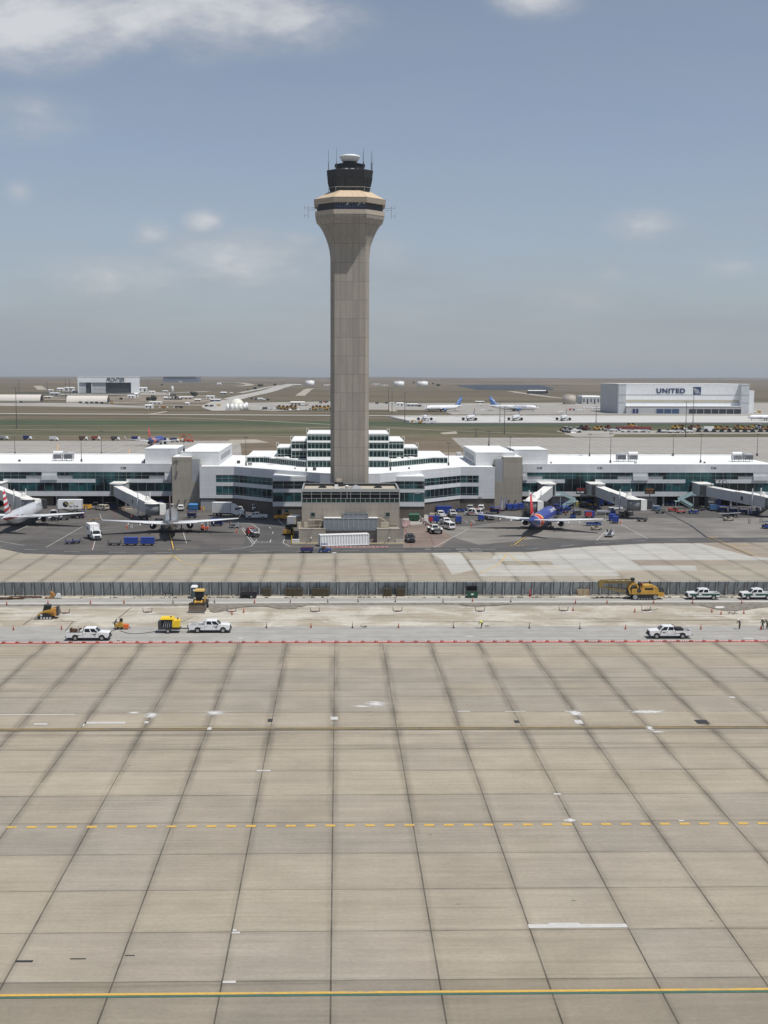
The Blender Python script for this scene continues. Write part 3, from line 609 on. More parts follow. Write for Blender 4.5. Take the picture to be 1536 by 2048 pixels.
m = MB(); m.loft([octo(5.0, 3.55, z4-.1), octo(5.05, 3.55, z4+.4)], smooth=False); m.loft([octo(5.82, 3.62, z5), octo(6.05, 3.68, z6), octo(5.9, 3.6, z6+.12)], smooth=False); m.build('cab_cladding', M_cabdark, tw)
cg = MB(); cg.loft([octo(5.02, 3.52, z4+.4), octo(5.8, 3.6, z5)], smooth=False); cg = cg.build('cab_glass', M_cabglass, tw)
m = MB(); ra, rb = octo(5.05, 3.55, z4+.4), octo(5.84, 3.63, z5)
for i in range(8):
    a0, a1, b0, b1 = Vector(ra[i]), Vector(ra[(i+1) % 8]), Vector(rb[i]), Vector(rb[(i+1) % 8])
    for k in range(3 if i % 2 == 0 else 2): t = k/(3 if i % 2 == 0 else 2); m.bar(a0.lerp(a1, t), b0.lerp(b1, t), .13, .13)
m.build('cab_mullions', M_cabdark, cg)
m = MB()
for i in range(8):
    a0, a1 = Vector(octo(5.6, 3.7, z4+.9)[i]), Vector(octo(5.6, 3.7, z4+.9)[(i+1) % 8]); m.tube(a0, a1, .04, n=5)
    m.tube(Vector(octo(5.6, 3.7, z4-.2)[i]), a0, .04, n=5)
m.build('catwalk_railing', M_lgrey, tw)
z7 = zt(327.5, 4)
m = MB(); m.loft([octo(3.75, 1.7, z6+.1), octo(3.75, 1.7, z7), octo(4.0, 1.8, z7+.02), octo(4.0, 1.8, z7+.25)], smooth=False); m.build('rooftop_box', M_cabdark, tw)
for a, b in ((-1.3, -.4), (.2, 1.1), (-1.95, -1.85), (1.95, 2.05)): m = MB(); m.box(a, b, -3.85, -3.74, z6+.32, z6+.64); m.build('rooftop_lamp', M_lamp, tw)
z8 = zt(322, 2); z9 = zt(307, 2)
m = MB(); m.rev([(1.75, z7+.2), (1.75, z8), (1.95, z8+.05)], n=24); m.build('radome_collar', M_cabdark, tw)
m = MB(); hh = z9-z8; m.rev([(1.9, z8), (2.3, z8+hh*.3), (2.68, z8+hh*.62), (2.74, z8+hh*.70), (2.6, z8+hh*.82), (2.0, z8+hh*.93), (1.0, z8+hh*.99), (.05, z8+hh)], n=32); m.build('radome', M_white, tw)
for x, y, pt in ((-5.6, -3, 298.5), (-3.5, -4, 296), (3.55, -4, 296), (5.55, -3, 299), (5.8, -2.4, 302), (3.4, -3.2, 301)):
    m = MB(); m.tube((x, y, z6), (x, y, z6+2.2), .09, n=6); m.tube((x, y, z6+2.2), (x, y, zt(pt, 4)), .045, .03, n=6); m.build('whip_antenna', M_dark, tw)
for s in (-1, 1):
    m = MB(); z = z1+1.5
    m.tube((s*9.2, 0, z), (s*11.9, 0, z), .06, n=6); m.tube((s*9.2, 0, z-.55), (s*11.2, 0, z-.55), .05, n=6); m.tube((s*11.0, 0, z+.5), (s*11.0, 0, z-2.6), .06, n=6)
    for dx_ in (10.98, 11.95): m.tube((s*dx_, 0, z+.55), (s*dx_, 0, z-.5), .045, n=6); m.tube((s*dx_, 0, z-1.4), (s*dx_, 0, z-2.7), .045, n=6)
    m.tube((s*10.98, 0, z-2.0), (s*11.95, 0, z-2.0), .045, n=6); m.build('side_antenna', M_grey, tw)
m = MB(); m.cbox((.3, -5.45, zt(478, 5.6)), (.22, .5, 3.8)); m.build('conduit', M_tcream, tw)
# ---------------------------------------------------------------- podium building at the tower's foot
def precast(name, base, px, pz, ox=0, oz=0):
    m = bpy.data.materials.new(name); m.use_nodes = True; g = NG(m.node_tree); b = g.nt.nodes['Principled BSDF']
    o = g.node('ShaderNodeTexCoord').outputs['Object']; x, y, z = g.xyz(o)
    nx = g.m('ABSOLUTE', g.xyz(g.node('ShaderNodeNewGeometry').outputs['True Normal'])[0])
    h = g.m('ADD', g.m('MULTIPLY', x, g.m('LESS_THAN', nx, .5)), g.m('MULTIPLY', y, g.m('GREATER_THAN', nx, .5)))
    fx = g.m('DIVIDE', g.m('ADD', h, 100*px+ox), px); fz = g.m('DIVIDE', g.m('ADD', z, oz+10*pz), pz)
    dx = g.m('MULTIPLY', g.m('ABSOLUTE', g.m('SUBTRACT', g.m('FRACT', g.m('ADD', fx, .5)), .5)), px)
    dz = g.m('MULTIPLY', g.m('ABSOLUTE', g.m('SUBTRACT', g.m('FRACT', g.m('ADD', fz, .5)), .5)), pz)
    r = g.wn(g.cmb(g.m('FLOOR', fx), g.m('FLOOR', fz), 1))
    st = g.noise(g.v('MULTIPLY', o, (1.1, 1.1, .1)), 1, 6, .65); fi = g.noise(o, 1.3, 6, .7)
    k = g.m('MULTIPLY', g.lin(r, 0, 1, .95, 1.05), g.m('MULTIPLY', g.lin(st, .3, .7, .9, 1.08), g.lin(fi, .3, .7, .94, 1.05)))
    j = g.m('MAXIMUM', g.m('MULTIPLY', g.ss(dx, .05, .015), .35), g.m('MULTIPLY', g.ss(dz, .05, .015), .35))
    g.L.new(g.scale(base, g.m('MULTIPLY', k, g.m('SUBTRACT', 1, j))), b.inputs['Base Color']); b.inputs['Roughness'].default_value = .9
    return m
M_pod = precast('podium_precast', (.335, .298, .248), 2.4, 1.62)
M_podglass = mat('black_podium_glass', (.008, .010, .014), .05, var=.3, vs=.5, spec=.12)
M_podgreen = mat('green_tinted_glass', (.025, .05, .04), .08, var=.35, vs=.6, spec=.2)
M_alu = mat('pale_aluminium_frame', (.40, .41, .40), .4, .2, var=.05)
M_gravel = mat('tan_gravel_roof', (.42, .37, .29), .95, var=.12, vs=2)
M_louv = bpy.data.materials.new('blue_grey_louvres'); M_louv.use_nodes = True
_g = NG(M_louv.node_tree); _b = _g.nt.nodes['Principled BSDF']; _o = _g.node('ShaderNodeTexCoord').outputs['Object']; _x, _y, _z = _g.xyz(_o)
_k = _g.m('MULTIPLY', _g.lin(_g.m('FRACT', _g.m('MULTIPLY', _z, 5.5)), 0, 1, .72, 1.1), _g.lin(_g.noise(_o, 1.2, 4), .3, .7, .9, 1.1)); _g.L.new(_g.scale((.225, .245, .27), _k), _b.inputs['Base Color']); _b.inputs['Roughness'].default_value = .5
YA = W(700, 1086.5).y; YP = YA+4.2
xl, zr = XZ(603.5, 978.5, YP); xr, _ = XZ(799, 978.5, YP); PD = 16.5
pcx = (xl+xr)/2; hw = (xr-xl)/2
pod = thing('podium_building', 'low tan concrete building at the foot of the control tower with black window band', 'building', (pcx, YP, 0))
zg = WY(700, 1005.5, YP).z
m = MB(); m.box(-hw, hw, 0, PD, 0, zg); m.build('wall', M_pod, pod)
m = MB(); m.box(-hw+.15, hw-.15, .15, PD-.15, zg, zr-.65); m.build('upper_wall', M_podglass, pod)
rw = (zr-.15-zg)/3
fr = MB()
wf = MB(); wf.box(-hw+.1, hw-.1, .08, .16, zg+rw, zr-.1)
wf = wf.build('window_band', M_podglass, pod)
wg = MB(); wg.box(-hw+.1, hw-.1, .09, .16, zg+.05, zg+rw-.05); wg.build('lower_window_band', M_podgreen, pod)
ncol = 10
for i in range(ncol+1): fr.cbox((-hw+2*hw*i/ncol, .04, (zg+zr)/2), (.10 if i % ncol else .25, .14, zr-zg))
fr.cbox((-.9, .04, (zg+rw+zr)/2), (.12, .14, zr-zg-rw))
for k in range(4): fr.box(-hw, hw, -.02, .08, zg+rw*k-.02, zg+rw*k+.06)
for i in range(ncol): fr.cbox((-hw+2*hw*(i+.5)/ncol, .05, zg+rw/2), (.1, .1, rw))
for sx in (-1, 1):
    for k in range(5): fr.cbox((sx*(hw-.12), PD*k/4.2+.4, (zg+zr)/2), (.1, .14, zr-zg))
fr.build('window_frame', M_alu, wf)
m = MB()
for a in ((-hw, hw, 0, .35), (-hw, hw, PD-.35, PD), (-hw, -hw+.35, .35, PD-.35), (hw-.35, hw, .35, PD-.35)): m.box(a[0], a[1], a[2], a[3], zr-.66, zr+.12)
m.build('parapet', M_alu, pod)
m = MB(); m.box(-hw+.36, hw-.36, PD-.40, PD-.36, zr-.66, zr+.02); m.box(-hw+.36, -hw+.4, .36, PD-.4, zr-.66, zr+.0); m.box(hw-.4, hw-.36, .36, PD-.4, zr-.66, zr+.0); m.build('parapet_lining', M_cabdark, pod)
m = MB(); m.box(-hw+.36, hw-.36, .36, PD-.4, zr-1.0, zr-.6); rf = m.build('roof', M_gravel, pod)
m = MB(); m.cbox((-3.6, 8.5, zr-.1), (.9, 1.1, 1.0)); m.build('roof_fan', M_white, rf); m = MB(); m.rev([(.45, 0), (.45, .5), (.6, .55), (.35, .9)], (-.9, 8, zr-.6), 12); m.build('roof_vent', M_dirtywhite, rf)
m = MB(); m.add([(-.2, 3.2, zr-.58), (3.0, 3.2, zr-.58), (1.3, 9, zr+.35), (1.5, 9.2, zr+.35), (3.0, 12, zr-.58), (-.2, 12, zr-.58)], [(0, 1, 3, 2), (0, 2, 5), (1, 4, 3), (2, 3, 4, 5)]); m.build('skylight', M_grey, rf)
for x in (-7.2, 7.2): m = MB(); m.box(x-1, x+1, 10, 11.6, zr-.58, zr-.3); m.box(x-.7, x+.7, 10.3, 11.3, zr-.3, zr-.1); m.build('roof_hatch', M_cabdark, rf)
m = MB(); m.tube((-2.6, 7.5, zr-.4), (-1.5, 6.5, zr-.4), .15, n=8); m.build('roof_duct', M_lgrey, rf)
m = MB(); m.box(-4.2, -1.8, PD-2, PD-.6, zr-.6, zr+.55); m.build('roof_curb', M_cabdark, rf)
m = MB(); m.box(-3.6, -2.2, PD-1.8, PD-.8, zr+.55, zr+1.35); m.build('roof_hood', M_tcream, rf)
for px in (652, 777):
    x, z = XZ((px-1.5 if px > 700 else 626), 1029, YP); 
for px in (626, 775.5):
    x, z = XZ(px, 1029, YP); w = MB(); w.cbox((x-pcx, -.01, z), (1.05, .1, 1.05)); w = w.build('window', M_podgreen, pod); f = MB()
    for a in (-.55, .55): f.cbox((x-pcx+a, -.05, z), (.1, .1, 1.2)); f.cbox((x-pcx, -.05, z+a), (1.2, .1, .1))
    f.build('window_frame', M_alu, w)
# low annex with equipment screens
za = WY(700, 1058.5, YA).z
axl = XZ(597.5, 1080, YA)[0]-pcx; axa = XZ(651, 1080, YA)[0]-pcx; axb = XZ(754, 1080, YA)[0]-pcx; axr = XZ(799.5, 1080, YA)[0]-pcx
dY = YA-YP
m = MB(); m.box(axl, axa, dY, -.003, 0, za); m.box(axb, axr, dY, -.003, 0, za); m.box(axa, axb, dY+2.2, -.003, 0, za+.1); an = m.build('annex_wall', M_pod, pod)
for a, b in ((axl, axa), (axb, axr)): m = MB(); m.box(a-.04, b+.04, dY-.04, dY+.3, za, za+.14); m.box(a-.04, a+.25, dY+.3, -.01, za, za+.14); m.build('coping', M_tcream, an)
yS = YP-2.0
for nm, p0, p1, pt, pb, yy in (('equipment_screen', 648, 755.5, 1036.5, 1058, -2.6), ('upper_equipment_screen', 686, 736, 1026, 1038, -2.55)):
    a, zt_ = XZ(p0, pt, YP+yy); b, zb_ = XZ(p1, pb, YP+yy); a -= pcx; b -= pcx
    m = MB(); m.box(a, b, yy, -.01, zb_-.4, zt_-.1); s = m.build(nm, M_louv, pod)
    f = MB(); n = 11 if p0 == 648 else 5
    for i in range(n+1): f.cbox((a+(b-a)*i/n, yy-.04, (zt_+zb_)/2), (.12, .08, zt_-zb_+.1))
    f.box(a-.08, b+.08, yy-.1, yy+.15, zt_-.1, zt_+.06); f.build('screen_frame', M_alu, s)
    if p0 == 648:
        [MB().box(*q, yy+.2, -.02, zt_-.1, zt_+.02).build('screen_roof', M_white, s) for q in ((a, XZ(685, 1036, YP)[0]-pcx), (XZ(737, 1036, YP)[0]-pcx, b))]
    else: f = MB(); f.box(a+.4, b-.4, yy+.5, -.5, zt_-.12, zt_+.03); f.build('screen_opening', M_cabdark, s)
pp = mat('tan_conduit', (.36, .32, .25), .7)
for s in (-1, 1):
    m = MB(); x0 = XZ(755 if s > 0 else 646, 1050, YP)[0]-pcx
    for k in range(3):
        x = x0+s*(1.2+.35*k); P = [(x, -1, za+.1), (x, -1, za+2.0-.25*k), (x-s*.35, -1, za+2.4-.2*k), (x-s*1.3, -1, za+2.5-.2*k)] if s > 0 else [(x, -1, za+.1), (x, -1, za+1.6), (x-s*.35, -1, za+1.75), (x-s*1.3, -1, za+1.75+.1*k)]
        for a, b in zip(P, P[1:]): m.tube(a, b, .16, n=8)
    m.build('pipe_bundle', pp, pod)
    for dx_ in ((1.3, 2.3) if s > 0 else (-4.2, -5.9)): c = MB(); c.cbox((x0+dx_, -1.1, za+.75), (1.0, .9, 1.35)); c.build('electrical_cabinet', M_tan, pod)
m = MB(); m.box(-hw+1.5, -hw+5, -1.6, -.6, za+.55, za+.75); m.box(-hw+1.5, -hw+5, -1.6, -.6, za+1.9, za+2.0); m.build('pipe_rack', pp, pod)
m = MB(); x = XZ(777, 1040, YP)[0]-pcx; m.box(x-.1, x+2.2, -.08, -.003, za+.5, za+2.6); m.build('door', M_pod, pod)
for px in (619, 775):
    x = XZ(px, 1062, YA)[0]-pcx; m = MB(); m.tube((x+.6, dY+.1, za+.1), (x+.6, dY-1.3, za+.35), .05, n=6); m.cbox((x+.6, dY-1.5, za+.36), (.4, .75, .16)); m.build('wall_lamp', M_grey, pod)
    m = MB(); m.rev([(.16, -.25), (.2, 0), (.12, .22)], (x+.4, dY-.15, WY(px, 1076, YA).z), 8); m.build('bulkhead_light', M_dirtywhite, pod)
ck = MB(); a = XZ(585, 1087, YA-.9)[0]; b = XZ(808, 1087, YA-.9)[0]; ck.box(a, b, YA-1.1, YA, 0, .14); tag(ck.build('kerb', M_concrete), kind='structure')
ck = MB(); a = XZ(583, 1088, YA-1.2)[0]; ck.box(a+.3, b, YA-1.25, YA-1.1, 0, .17); tag(ck.build('yellow_kerb_edge', mat('faded_yellow_kerb', (.5, .40, .17), .8)), kind='structure')
# ---------------------------------------------------------------- concourse
def ribbed(name, base, pz=.62, px=7.3, dv=.18):
    m = bpy.data.materials.new(name); m.use_nodes = True; g = NG(m.node_tree); b = g.nt.nodes['Principled BSDF']
    o = g.node('ShaderNodeTexCoord').outputs['Object']; x, y, z = g.xyz(o)
    dz = g.m('MULTIPLY', g.m('ABSOLUTE', g.m('SUBTRACT', g.m('FRACT', g.m('DIVIDE', g.m('ADD', z, 50), pz)), .5)), pz)
    j = g.ss(dz, .08, .02)
    r = g.wn(g.cmb(g.m('FLOOR', g.m('DIVIDE', x, px)), g.m('FLOOR', g.m('DIVIDE', g.m('ADD', z, 50.3), pz)), 2))
    n = g.noise(g.v('MULTIPLY', o, (.5, .5, .15)), 1, 5, .6)
    k = g.m('MULTIPLY', g.m('SUBTRACT', 1, g.m('MULTIPLY', j, dv)), g.m('MULTIPLY', g.lin(n, .3, .7, .93, 1.05), g.lin(r, 0, 1, .97, 1.03)))
    g.L.new(g.scale(base, k), b.inputs['Base Color']); b.inputs['Roughness'].default_value = .5; b.inputs['Specular IOR Level'].default_value = .3
    return m
M_panel = ribbed('white_metal_panel', (.62, .635, .645)); M_gpanel = ribbed('grey_metal_panel', (.33, .345, .36), .9, 9, .1)
M_roof = mat('white_roof_membrane', (.80, .80, .78), .6, var=.06, vs=.25)
M_conc = precast('stair_tower_concrete', (.33, .30, .25), 60, 4.9, 30)
M_base = mat('brown_block_base', (.115, .098, .082), .9, var=.2, vs=.6)
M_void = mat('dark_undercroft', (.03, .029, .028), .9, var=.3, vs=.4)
M_mull = mat('pale_mullion', (.25, .30, .30), .4, .2, var=.05)
def facade_glass():
    m = bpy.data.materials.new('teal_facade_glass'); m.use_nodes = True; g = NG(m.node_tree); b = g.nt.nodes['Principled BSDF']
    o = g.node('ShaderNodeTexCoord').outputs['Object']; x, y, z = g.xyz(o)
    r = g.wn(g.cmb(g.m('FLOOR', g.m('DIVIDE', x, 2.44)), g.m('FLOOR', g.m('DIVIDE', z, 2.2)), 0))
    lf = g.noise(g.v('MULTIPLY', o, (.045, .045, .12)), 1, 2, .5)
    c = g.mix(g.ss(g.m('ADD', g.m('MULTIPLY', lf, 1.0), g.m('MULTIPLY', r, .16)), .50, .70), (.008, .013, .018), (.022, .085, .092))
    g.L.new(g.scale(c, g.lin(r, 0, 1, .75, 1.25)), b.inputs['Base Color']); b.inputs['Roughness'].default_value = .06; b.inputs['Specular IOR Level'].default_value = .28
    return m
M_fglass = facade_glass()
ZR, ZF, Z2, Z1, ZL, ZB = 13.45, 10.85, 8.7, 7.45, 4.75, 3.2
YW = 386.0; YWB = 431.0
MOD = 2.43
def window(parent, x0, x1, y, z0, z1, cols, rows=1, glass=None, off=0, name='window'):
    g = MB(); g.box(x0, x1, y+.02, y+.12, z0, z1); g = g.build(name, glass or M_fglass, parent)
    f = MB()
    for i in range(cols+1): f.cbox((x0+(x1-x0)*i/cols, y-.005, (z0+z1)/2), (.08, .10, z1-z0-.14))
    for k in range(rows+1): f.cbox(((x0+x1)/2, y-.012, z0+(z1-z0)*k/rows), (x1-x0, .10, .07))
    f.build('window_frame', M_mull, g); return g
def wing(label, x0, x1, per0):
    w = thing('concourse_wing', label, 'airport concourse', ((x0+x1)/2, YW, 0)); c = (x0+x1)/2; D = YWB-YW
    L = lambda x: x-c
    a, b = L(x0), L(x1)
    m = MB(); m.box(a, b, .35, D, ZB, ZR-.35); m.build('wall', M_panel, w)
    m = MB(); m.box(a, b, 0, .345, ZF, ZR); m.build('fascia', M_panel, w)
    m = MB(); m.box(a, b, .35, D-.3, ZR-.34, ZR-.12); rf = m.build('roof', M_roof, w)
    m = MB(); m.box(a, b, -.03, .36, ZR+.002, ZR+.10); m.box(a, b, D-.3, D, ZR-.345, ZR+.45); m.build('coping', M_roof, rf)
    m = MB(); m.box(a, b, 0, .345, ZB, ZL); m.build('lower_band', M_panel, w)
    n = max(10, int((x1-x0)/2.6))
    window(w, a, b, .05, ZL, Z1, n, 1)
    h2 = (Z2+ZF)/2
    # staggered strip of glass and panels, repeating every 16 modules
    k = math.floor((x0-per0)/(16*MOD))
    while per0+k*16*MOD < x1:
        p = per0+k*16*MOD; k += 1
        def seg(i, j): return max(L(p+i*MOD), a), min(L(p+j*MOD), b)
        for i, j, z0, z1, kind in ((0, 2, Z2, h2, 'g'), (2, 4, Z2-.35, h2, 'w'), (4, 6, Z2, h2, 'g'), (2, 4, h2, ZF, 'l')):
            s, e = seg(i, j)
            if e-s > .3:
                m = MB(); m.box(s, e, (-.5 if kind == 'w' else .06), .34, z0, z1-(.0 if kind != 'w' else .06)); m.build('grey_panel' if kind == 'g' else 'white_panel', M_gpanel if kind == 'g' else M_panel, w)
        for i, j in ((0, 2), (4, 6)):
            s, e = seg(i, j)
            if e-s > .3: window(w, s, e, .05, h2, ZF, max(1, round((e-s)/MOD)))
        s, e = seg(6, 16)
        if e-s > .3: window(w, s, e, .05, Z2, ZF, max(1, round((e-s)/MOD)), 2)
        s, e = seg(9, 13)
        if e-s > .3: window(w, s, e, .05, Z1+.003, Z2-.003, max(1, round((e-s)/MOD)))
        for i, j in ((-3, 9),):
            s, e = seg(i, j)
            if e-s > .3: m = MB(); m.box(s, e, 0, .345, Z1, Z2); m.build('white_panel', M_panel, w)
    # open undercroft with columns, doors and wall panels
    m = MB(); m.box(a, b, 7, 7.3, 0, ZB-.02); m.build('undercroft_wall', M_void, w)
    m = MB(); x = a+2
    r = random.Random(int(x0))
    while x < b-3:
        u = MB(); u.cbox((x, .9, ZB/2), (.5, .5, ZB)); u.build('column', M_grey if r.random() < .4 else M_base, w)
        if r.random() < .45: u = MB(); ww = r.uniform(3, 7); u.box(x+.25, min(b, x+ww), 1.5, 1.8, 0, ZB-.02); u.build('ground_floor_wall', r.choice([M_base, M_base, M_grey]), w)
        x += 7.3
    return w, rf, L
xL0, xL1 = -128., XZ(343.6, 960, 386)[0]; xR0, xR1 = XZ(1044.8, 960, 386)[0], 142.
wl, rl, LL = wing('long white concourse wing to the left of the control tower', xL0, xL1, XZ(52.7, 955, 386)[0])
wr, rr, LR = wing('long white concourse wing to the right of the control tower', xR0, xR1, XZ(1235.6, 955, 386)[0])
M_sign = mat('black_gate_letters', (.015, .015, .015), .6, var=0)
def gate(s, px, w, L):
    x, z = XZ(px, 938.3, YW); text('gate_number', s, 1.02, M_sign, w, .01, loc=(L(x), -.02, z), align='CENTER', bold=.03)
for s, px in (('C36', -9), ('C38', 246.5)): gate(s, px, wl, LL)
for s, px in (('C40', 1079), ('C42', 1199.5), ('C44', 1427)): gate(s, px, wr, LR)
# ---- central hall
hc = XZ(699, 950, 370)[0]
hall = thing('concourse_hall', 'white central concourse hall with slanting window bands behind the control tower', 'airport concourse', (hc, 370, 0))
def HP(px, py, z): v = W(px, py, z); return Vector((v.x-hc, v.y-370, 0))
A0, A1 = HP(399, 933.6, 13.4), HP(469.2, 933.8, 13.4); A0.y = A1.y
A2 = HP(640, 946.9, 13.4); A3 = HP(700, 951.5, 13.4)
C0, C1 = HP(990, 934.8, 13.4), HP(921.2, 934.8, 13.4); C0.y = C1.y
C2 = HP(760, 948, 13.4)
A3 = Vector((0, (A2.y+C2.y)/2-3.2, 0))
bkY = 431-370
m = MB(); pl = [A0, A1, A2, A3, C2, C1, C0]
m.prism([(p.x, p.y+.4) for p in pl]+[(C0.x, bkY), (A0.x, bkY)], 2, 0, ZR-.3); m.build('inner_wall', M_base, hall)
m = MB(); m.prism([(p.x, p.y+.42) for p in pl]+[(C0.x, bkY), (A0.x, bkY)], 2, ZR-.29, ZR-.1); hrf = m.build('roof', M_roof, hall)
def segment(P, Q, wins):
    d = Q-P; L = d.length; T = Matrix.Translation(P) @ Matrix.Rotation(math.atan2(d.y, d.x), 4, 'Z')
    def part(name, mt, par, *bx):
        m = MB(); m.T = None
        for b in bx: m.box(*b)
        o = m.build(name, mt, par); o.matrix_local = T; return o
    part('fascia', M_panel, hall, (0, L, 0, .4, ZF, ZR))
    part('coping', M_roof, hall, (0, L, -.03, .42, ZR+.002, ZR+.1))
    part('middle_band', M_panel, hall, (0, L, 0, .4, Z1, Z2)); part('lower_band', M_panel, hall, (0, L, 0, .4, 3.7, ZL))
    w0, w1 = wins
    if w0 > .05: part('end_wall', M_panel, hall, (0, w0, 0, .4, Z2, ZF), (0, w0, .001, .4, ZL, Z1))
    if w1 < L-.05: part('end_wall', M_panel, hall, (w1, L, 0, .4, Z2, ZF), (w1, L, .001, .4, ZL, Z1))
    if w1-w0 > 1:
        for za_, zb_, rows in ((Z2, ZF, 2), (ZL, Z1, 1)):
            g = MB(); g.box(w0, w1, .1, .2, za_, zb_); g = g.build('window', M_fglass, hall); g.matrix_local = T
            f = MB(); n = max(1, round((w1-w0)/2.0))
            for i in range(n+1): f.cbox((w0+(w1-w0)*i/n, .06, (za_+zb_)/2), (.11, .1, zb_-za_-.14))
            for k in range(rows+1): f.cbox(((w0+w1)/2, .05, za_+(zb_-za_)*k/rows), (w1-w0, .1, .1))
            if rows == 1: f.cbox(((w0+w1)/2, .05, za_+.45), (w1-w0, .1, .08))
            f.build('window_frame', M_mull, g)
dA = A1.x-A0.x; kx = XZ(431.7, 950, 370+A0.y)[0]-hc-A0.x
segment(A0, A1, (kx, dA)); segment(A1, A2, (0, (A2-A1).length)); segment(A2, A3, (0, 0)); segment(A3, C2, (0, 0)); segment(C2, C1, (0, (C1-C2).length))
kx = XZ(957.7, 950, 370+C0.y)[0]-hc-C1.x
segment(C1, C0, (0, kx))
# protruding bays
for px0, px1, sgn in ((545, 612, -1), (790, 849.4, 1)):
    yb = 352-370; x0 = XZ(px0, 955, 352)[0]-hc; x1 = XZ(px1, 955, 352)[0]-hc
    b = MB(); b.box(x0+.05, x1-.05, yb+.25, 0, 0, 12.2); bay = b.build('bay', M_base, hall)
    b = MB()
    for za_, zb_ in ((10.9, 12.3), (7.6, 8.7), (3.5, 4.9)): b.box(x0, x1, yb, yb+12, za_, zb_)
    b.build('bay_band', M_panel, bay)
    b = MB(); b.box(x0+.1, x1-.1, yb+.1, yb+12, 12.301, 12.36); b.build('bay_roof', M_roof, bay)
    for za_, zb_, rows in ((8.7, 10.9, 2), (4.9, 7.6, 1)):
        b = MB(); b.box(x0+.02, x1-.02, yb+.06, yb+12, za_, zb_); b.build('bay_window', M_fglass, bay)
        b = MB(); n = 3
        for i in range(n+1): b.cbox((x0+.05+(x1-x0-.5)*i/n, yb+.03, (za_+zb_)/2), (.12, .1, zb_-za_))
        b.cbox((x1-.05, yb+.03, (za_+zb_)/2), (.12, .1, zb_-za_))
        for k in range(rows+1): b.cbox(((x0+x1)/2, yb+.02, za_+(zb_-za_)*k/rows), (x1-x0, .1, .1))
        b.build('bay_window_frame', M_mull, bay)
m = MB(); x, z = XZ(415.5, 1002, 370+A0.y); m.cbox((x-hc, A0.y+.36, 1.6), (4.4, .12, 3.2)); m.build('dock_door', M_grey, hall)
for px in (407, 426): m = MB(); x, z = XZ(px, 1010, 370+A0.y-1); m.tube((x-hc, A0.y-.8, 0), (x-hc, A0.y-.8, 1.2), .18); m.build('bollard', M_byellow, hall)
for px, py in ((960, 995), (835, 986)): m = MB(); x, z = XZ(px, py, 370+C0.y if px > 900 else 352); m.cbox((x-hc, (C0.y if px > 900 else 352-370)-.03, z), (1.6 if px < 900 else 1.2, .06, .5)); m.build('vent_grille', M_grey, hall)
for px0, px1 in ((555, 562), (570, 577)): m = MB(); x0, z0 = XZ(px0, 1024, 352.2); x1, z1_ = XZ(px1, 1016, 352.2); m.box(x0-hc, x1-hc, 352-370+.15, 352-370+.26, 1.0, 2.6); m.build('ground_window', M_fglass, hall)
# ---- stepped glass clerestory above the hall roof
cl = thing('glass_clerestory', 'stepped tiers of green glass with white roofs rising behind the control tower', 'glass clerestory', (hc, 372, 0))
def CP(px, py, z): v = W(px, py, z); return Vector((v.x-hc, v.y-372, 0))
zr0 = ZR-.1
Ls = [CP(494.3, 925, zr0), CP(527, 925.6, zr0), CP(613.5, 934.6, zr0), CP(780, 934.4, zr0), CP(864, 926.3, zr0), CP(895.2, 926.8, zr0)]
Ls[0].y = Ls[1].y = (Ls[0].y+Ls[1].y)/2; Ls[4].y = Ls[5].y = (Ls[4].y+Ls[5].y)/2; Ls[2].y = Ls[3].y = (Ls[2].y+Ls[3].y)/2
zt1 = WY(500, 912.8, 372+Ls[0].y).z
M_cglass = mat('green_clerestory_glass', (.012, .032, .032), .06, var=.6, vs=.35, spec=.25)
m = MB(); m.prism([(p.x, p.y+.15) for p in Ls]+[(Ls[5].x, 52), (Ls[0].x, 52)], 2, zr0, zt1-.25); m.build('tier_glass', M_cglass, cl)
m = MB(); m.prism([(p.x, p.y-.05) for p in Ls]+[(Ls[5].x+.1, 52.2), (Ls[0].x-.1, 52.2)], 2, zt1-.25, zt1+.05); m.build('tier_roof', M_roof, cl)
M_gframe = mat('pale_green_frame', (.42, .50, .48), .4, .1, var=.05)
f = MB()
for P, Q in zip(Ls, Ls[1:]):
    n = max(2, round((Q-P).length/1.25)); d = (Q-P).normalized()
    for i in range(n+1):
        p = P.lerp(Q, i/n); f.tube((p.x, p.y+.08, zr0), (p.x, p.y+.08, zt1-.25), .06 if i % 3 else .09, n=5)
    for z in (zr0+.1, zt1-.35): f.bar((P.x, P.y+.08, z), (Q.x, Q.y+.08, z), .12, .14)
f.build('tier_frame', M_gframe, cl)
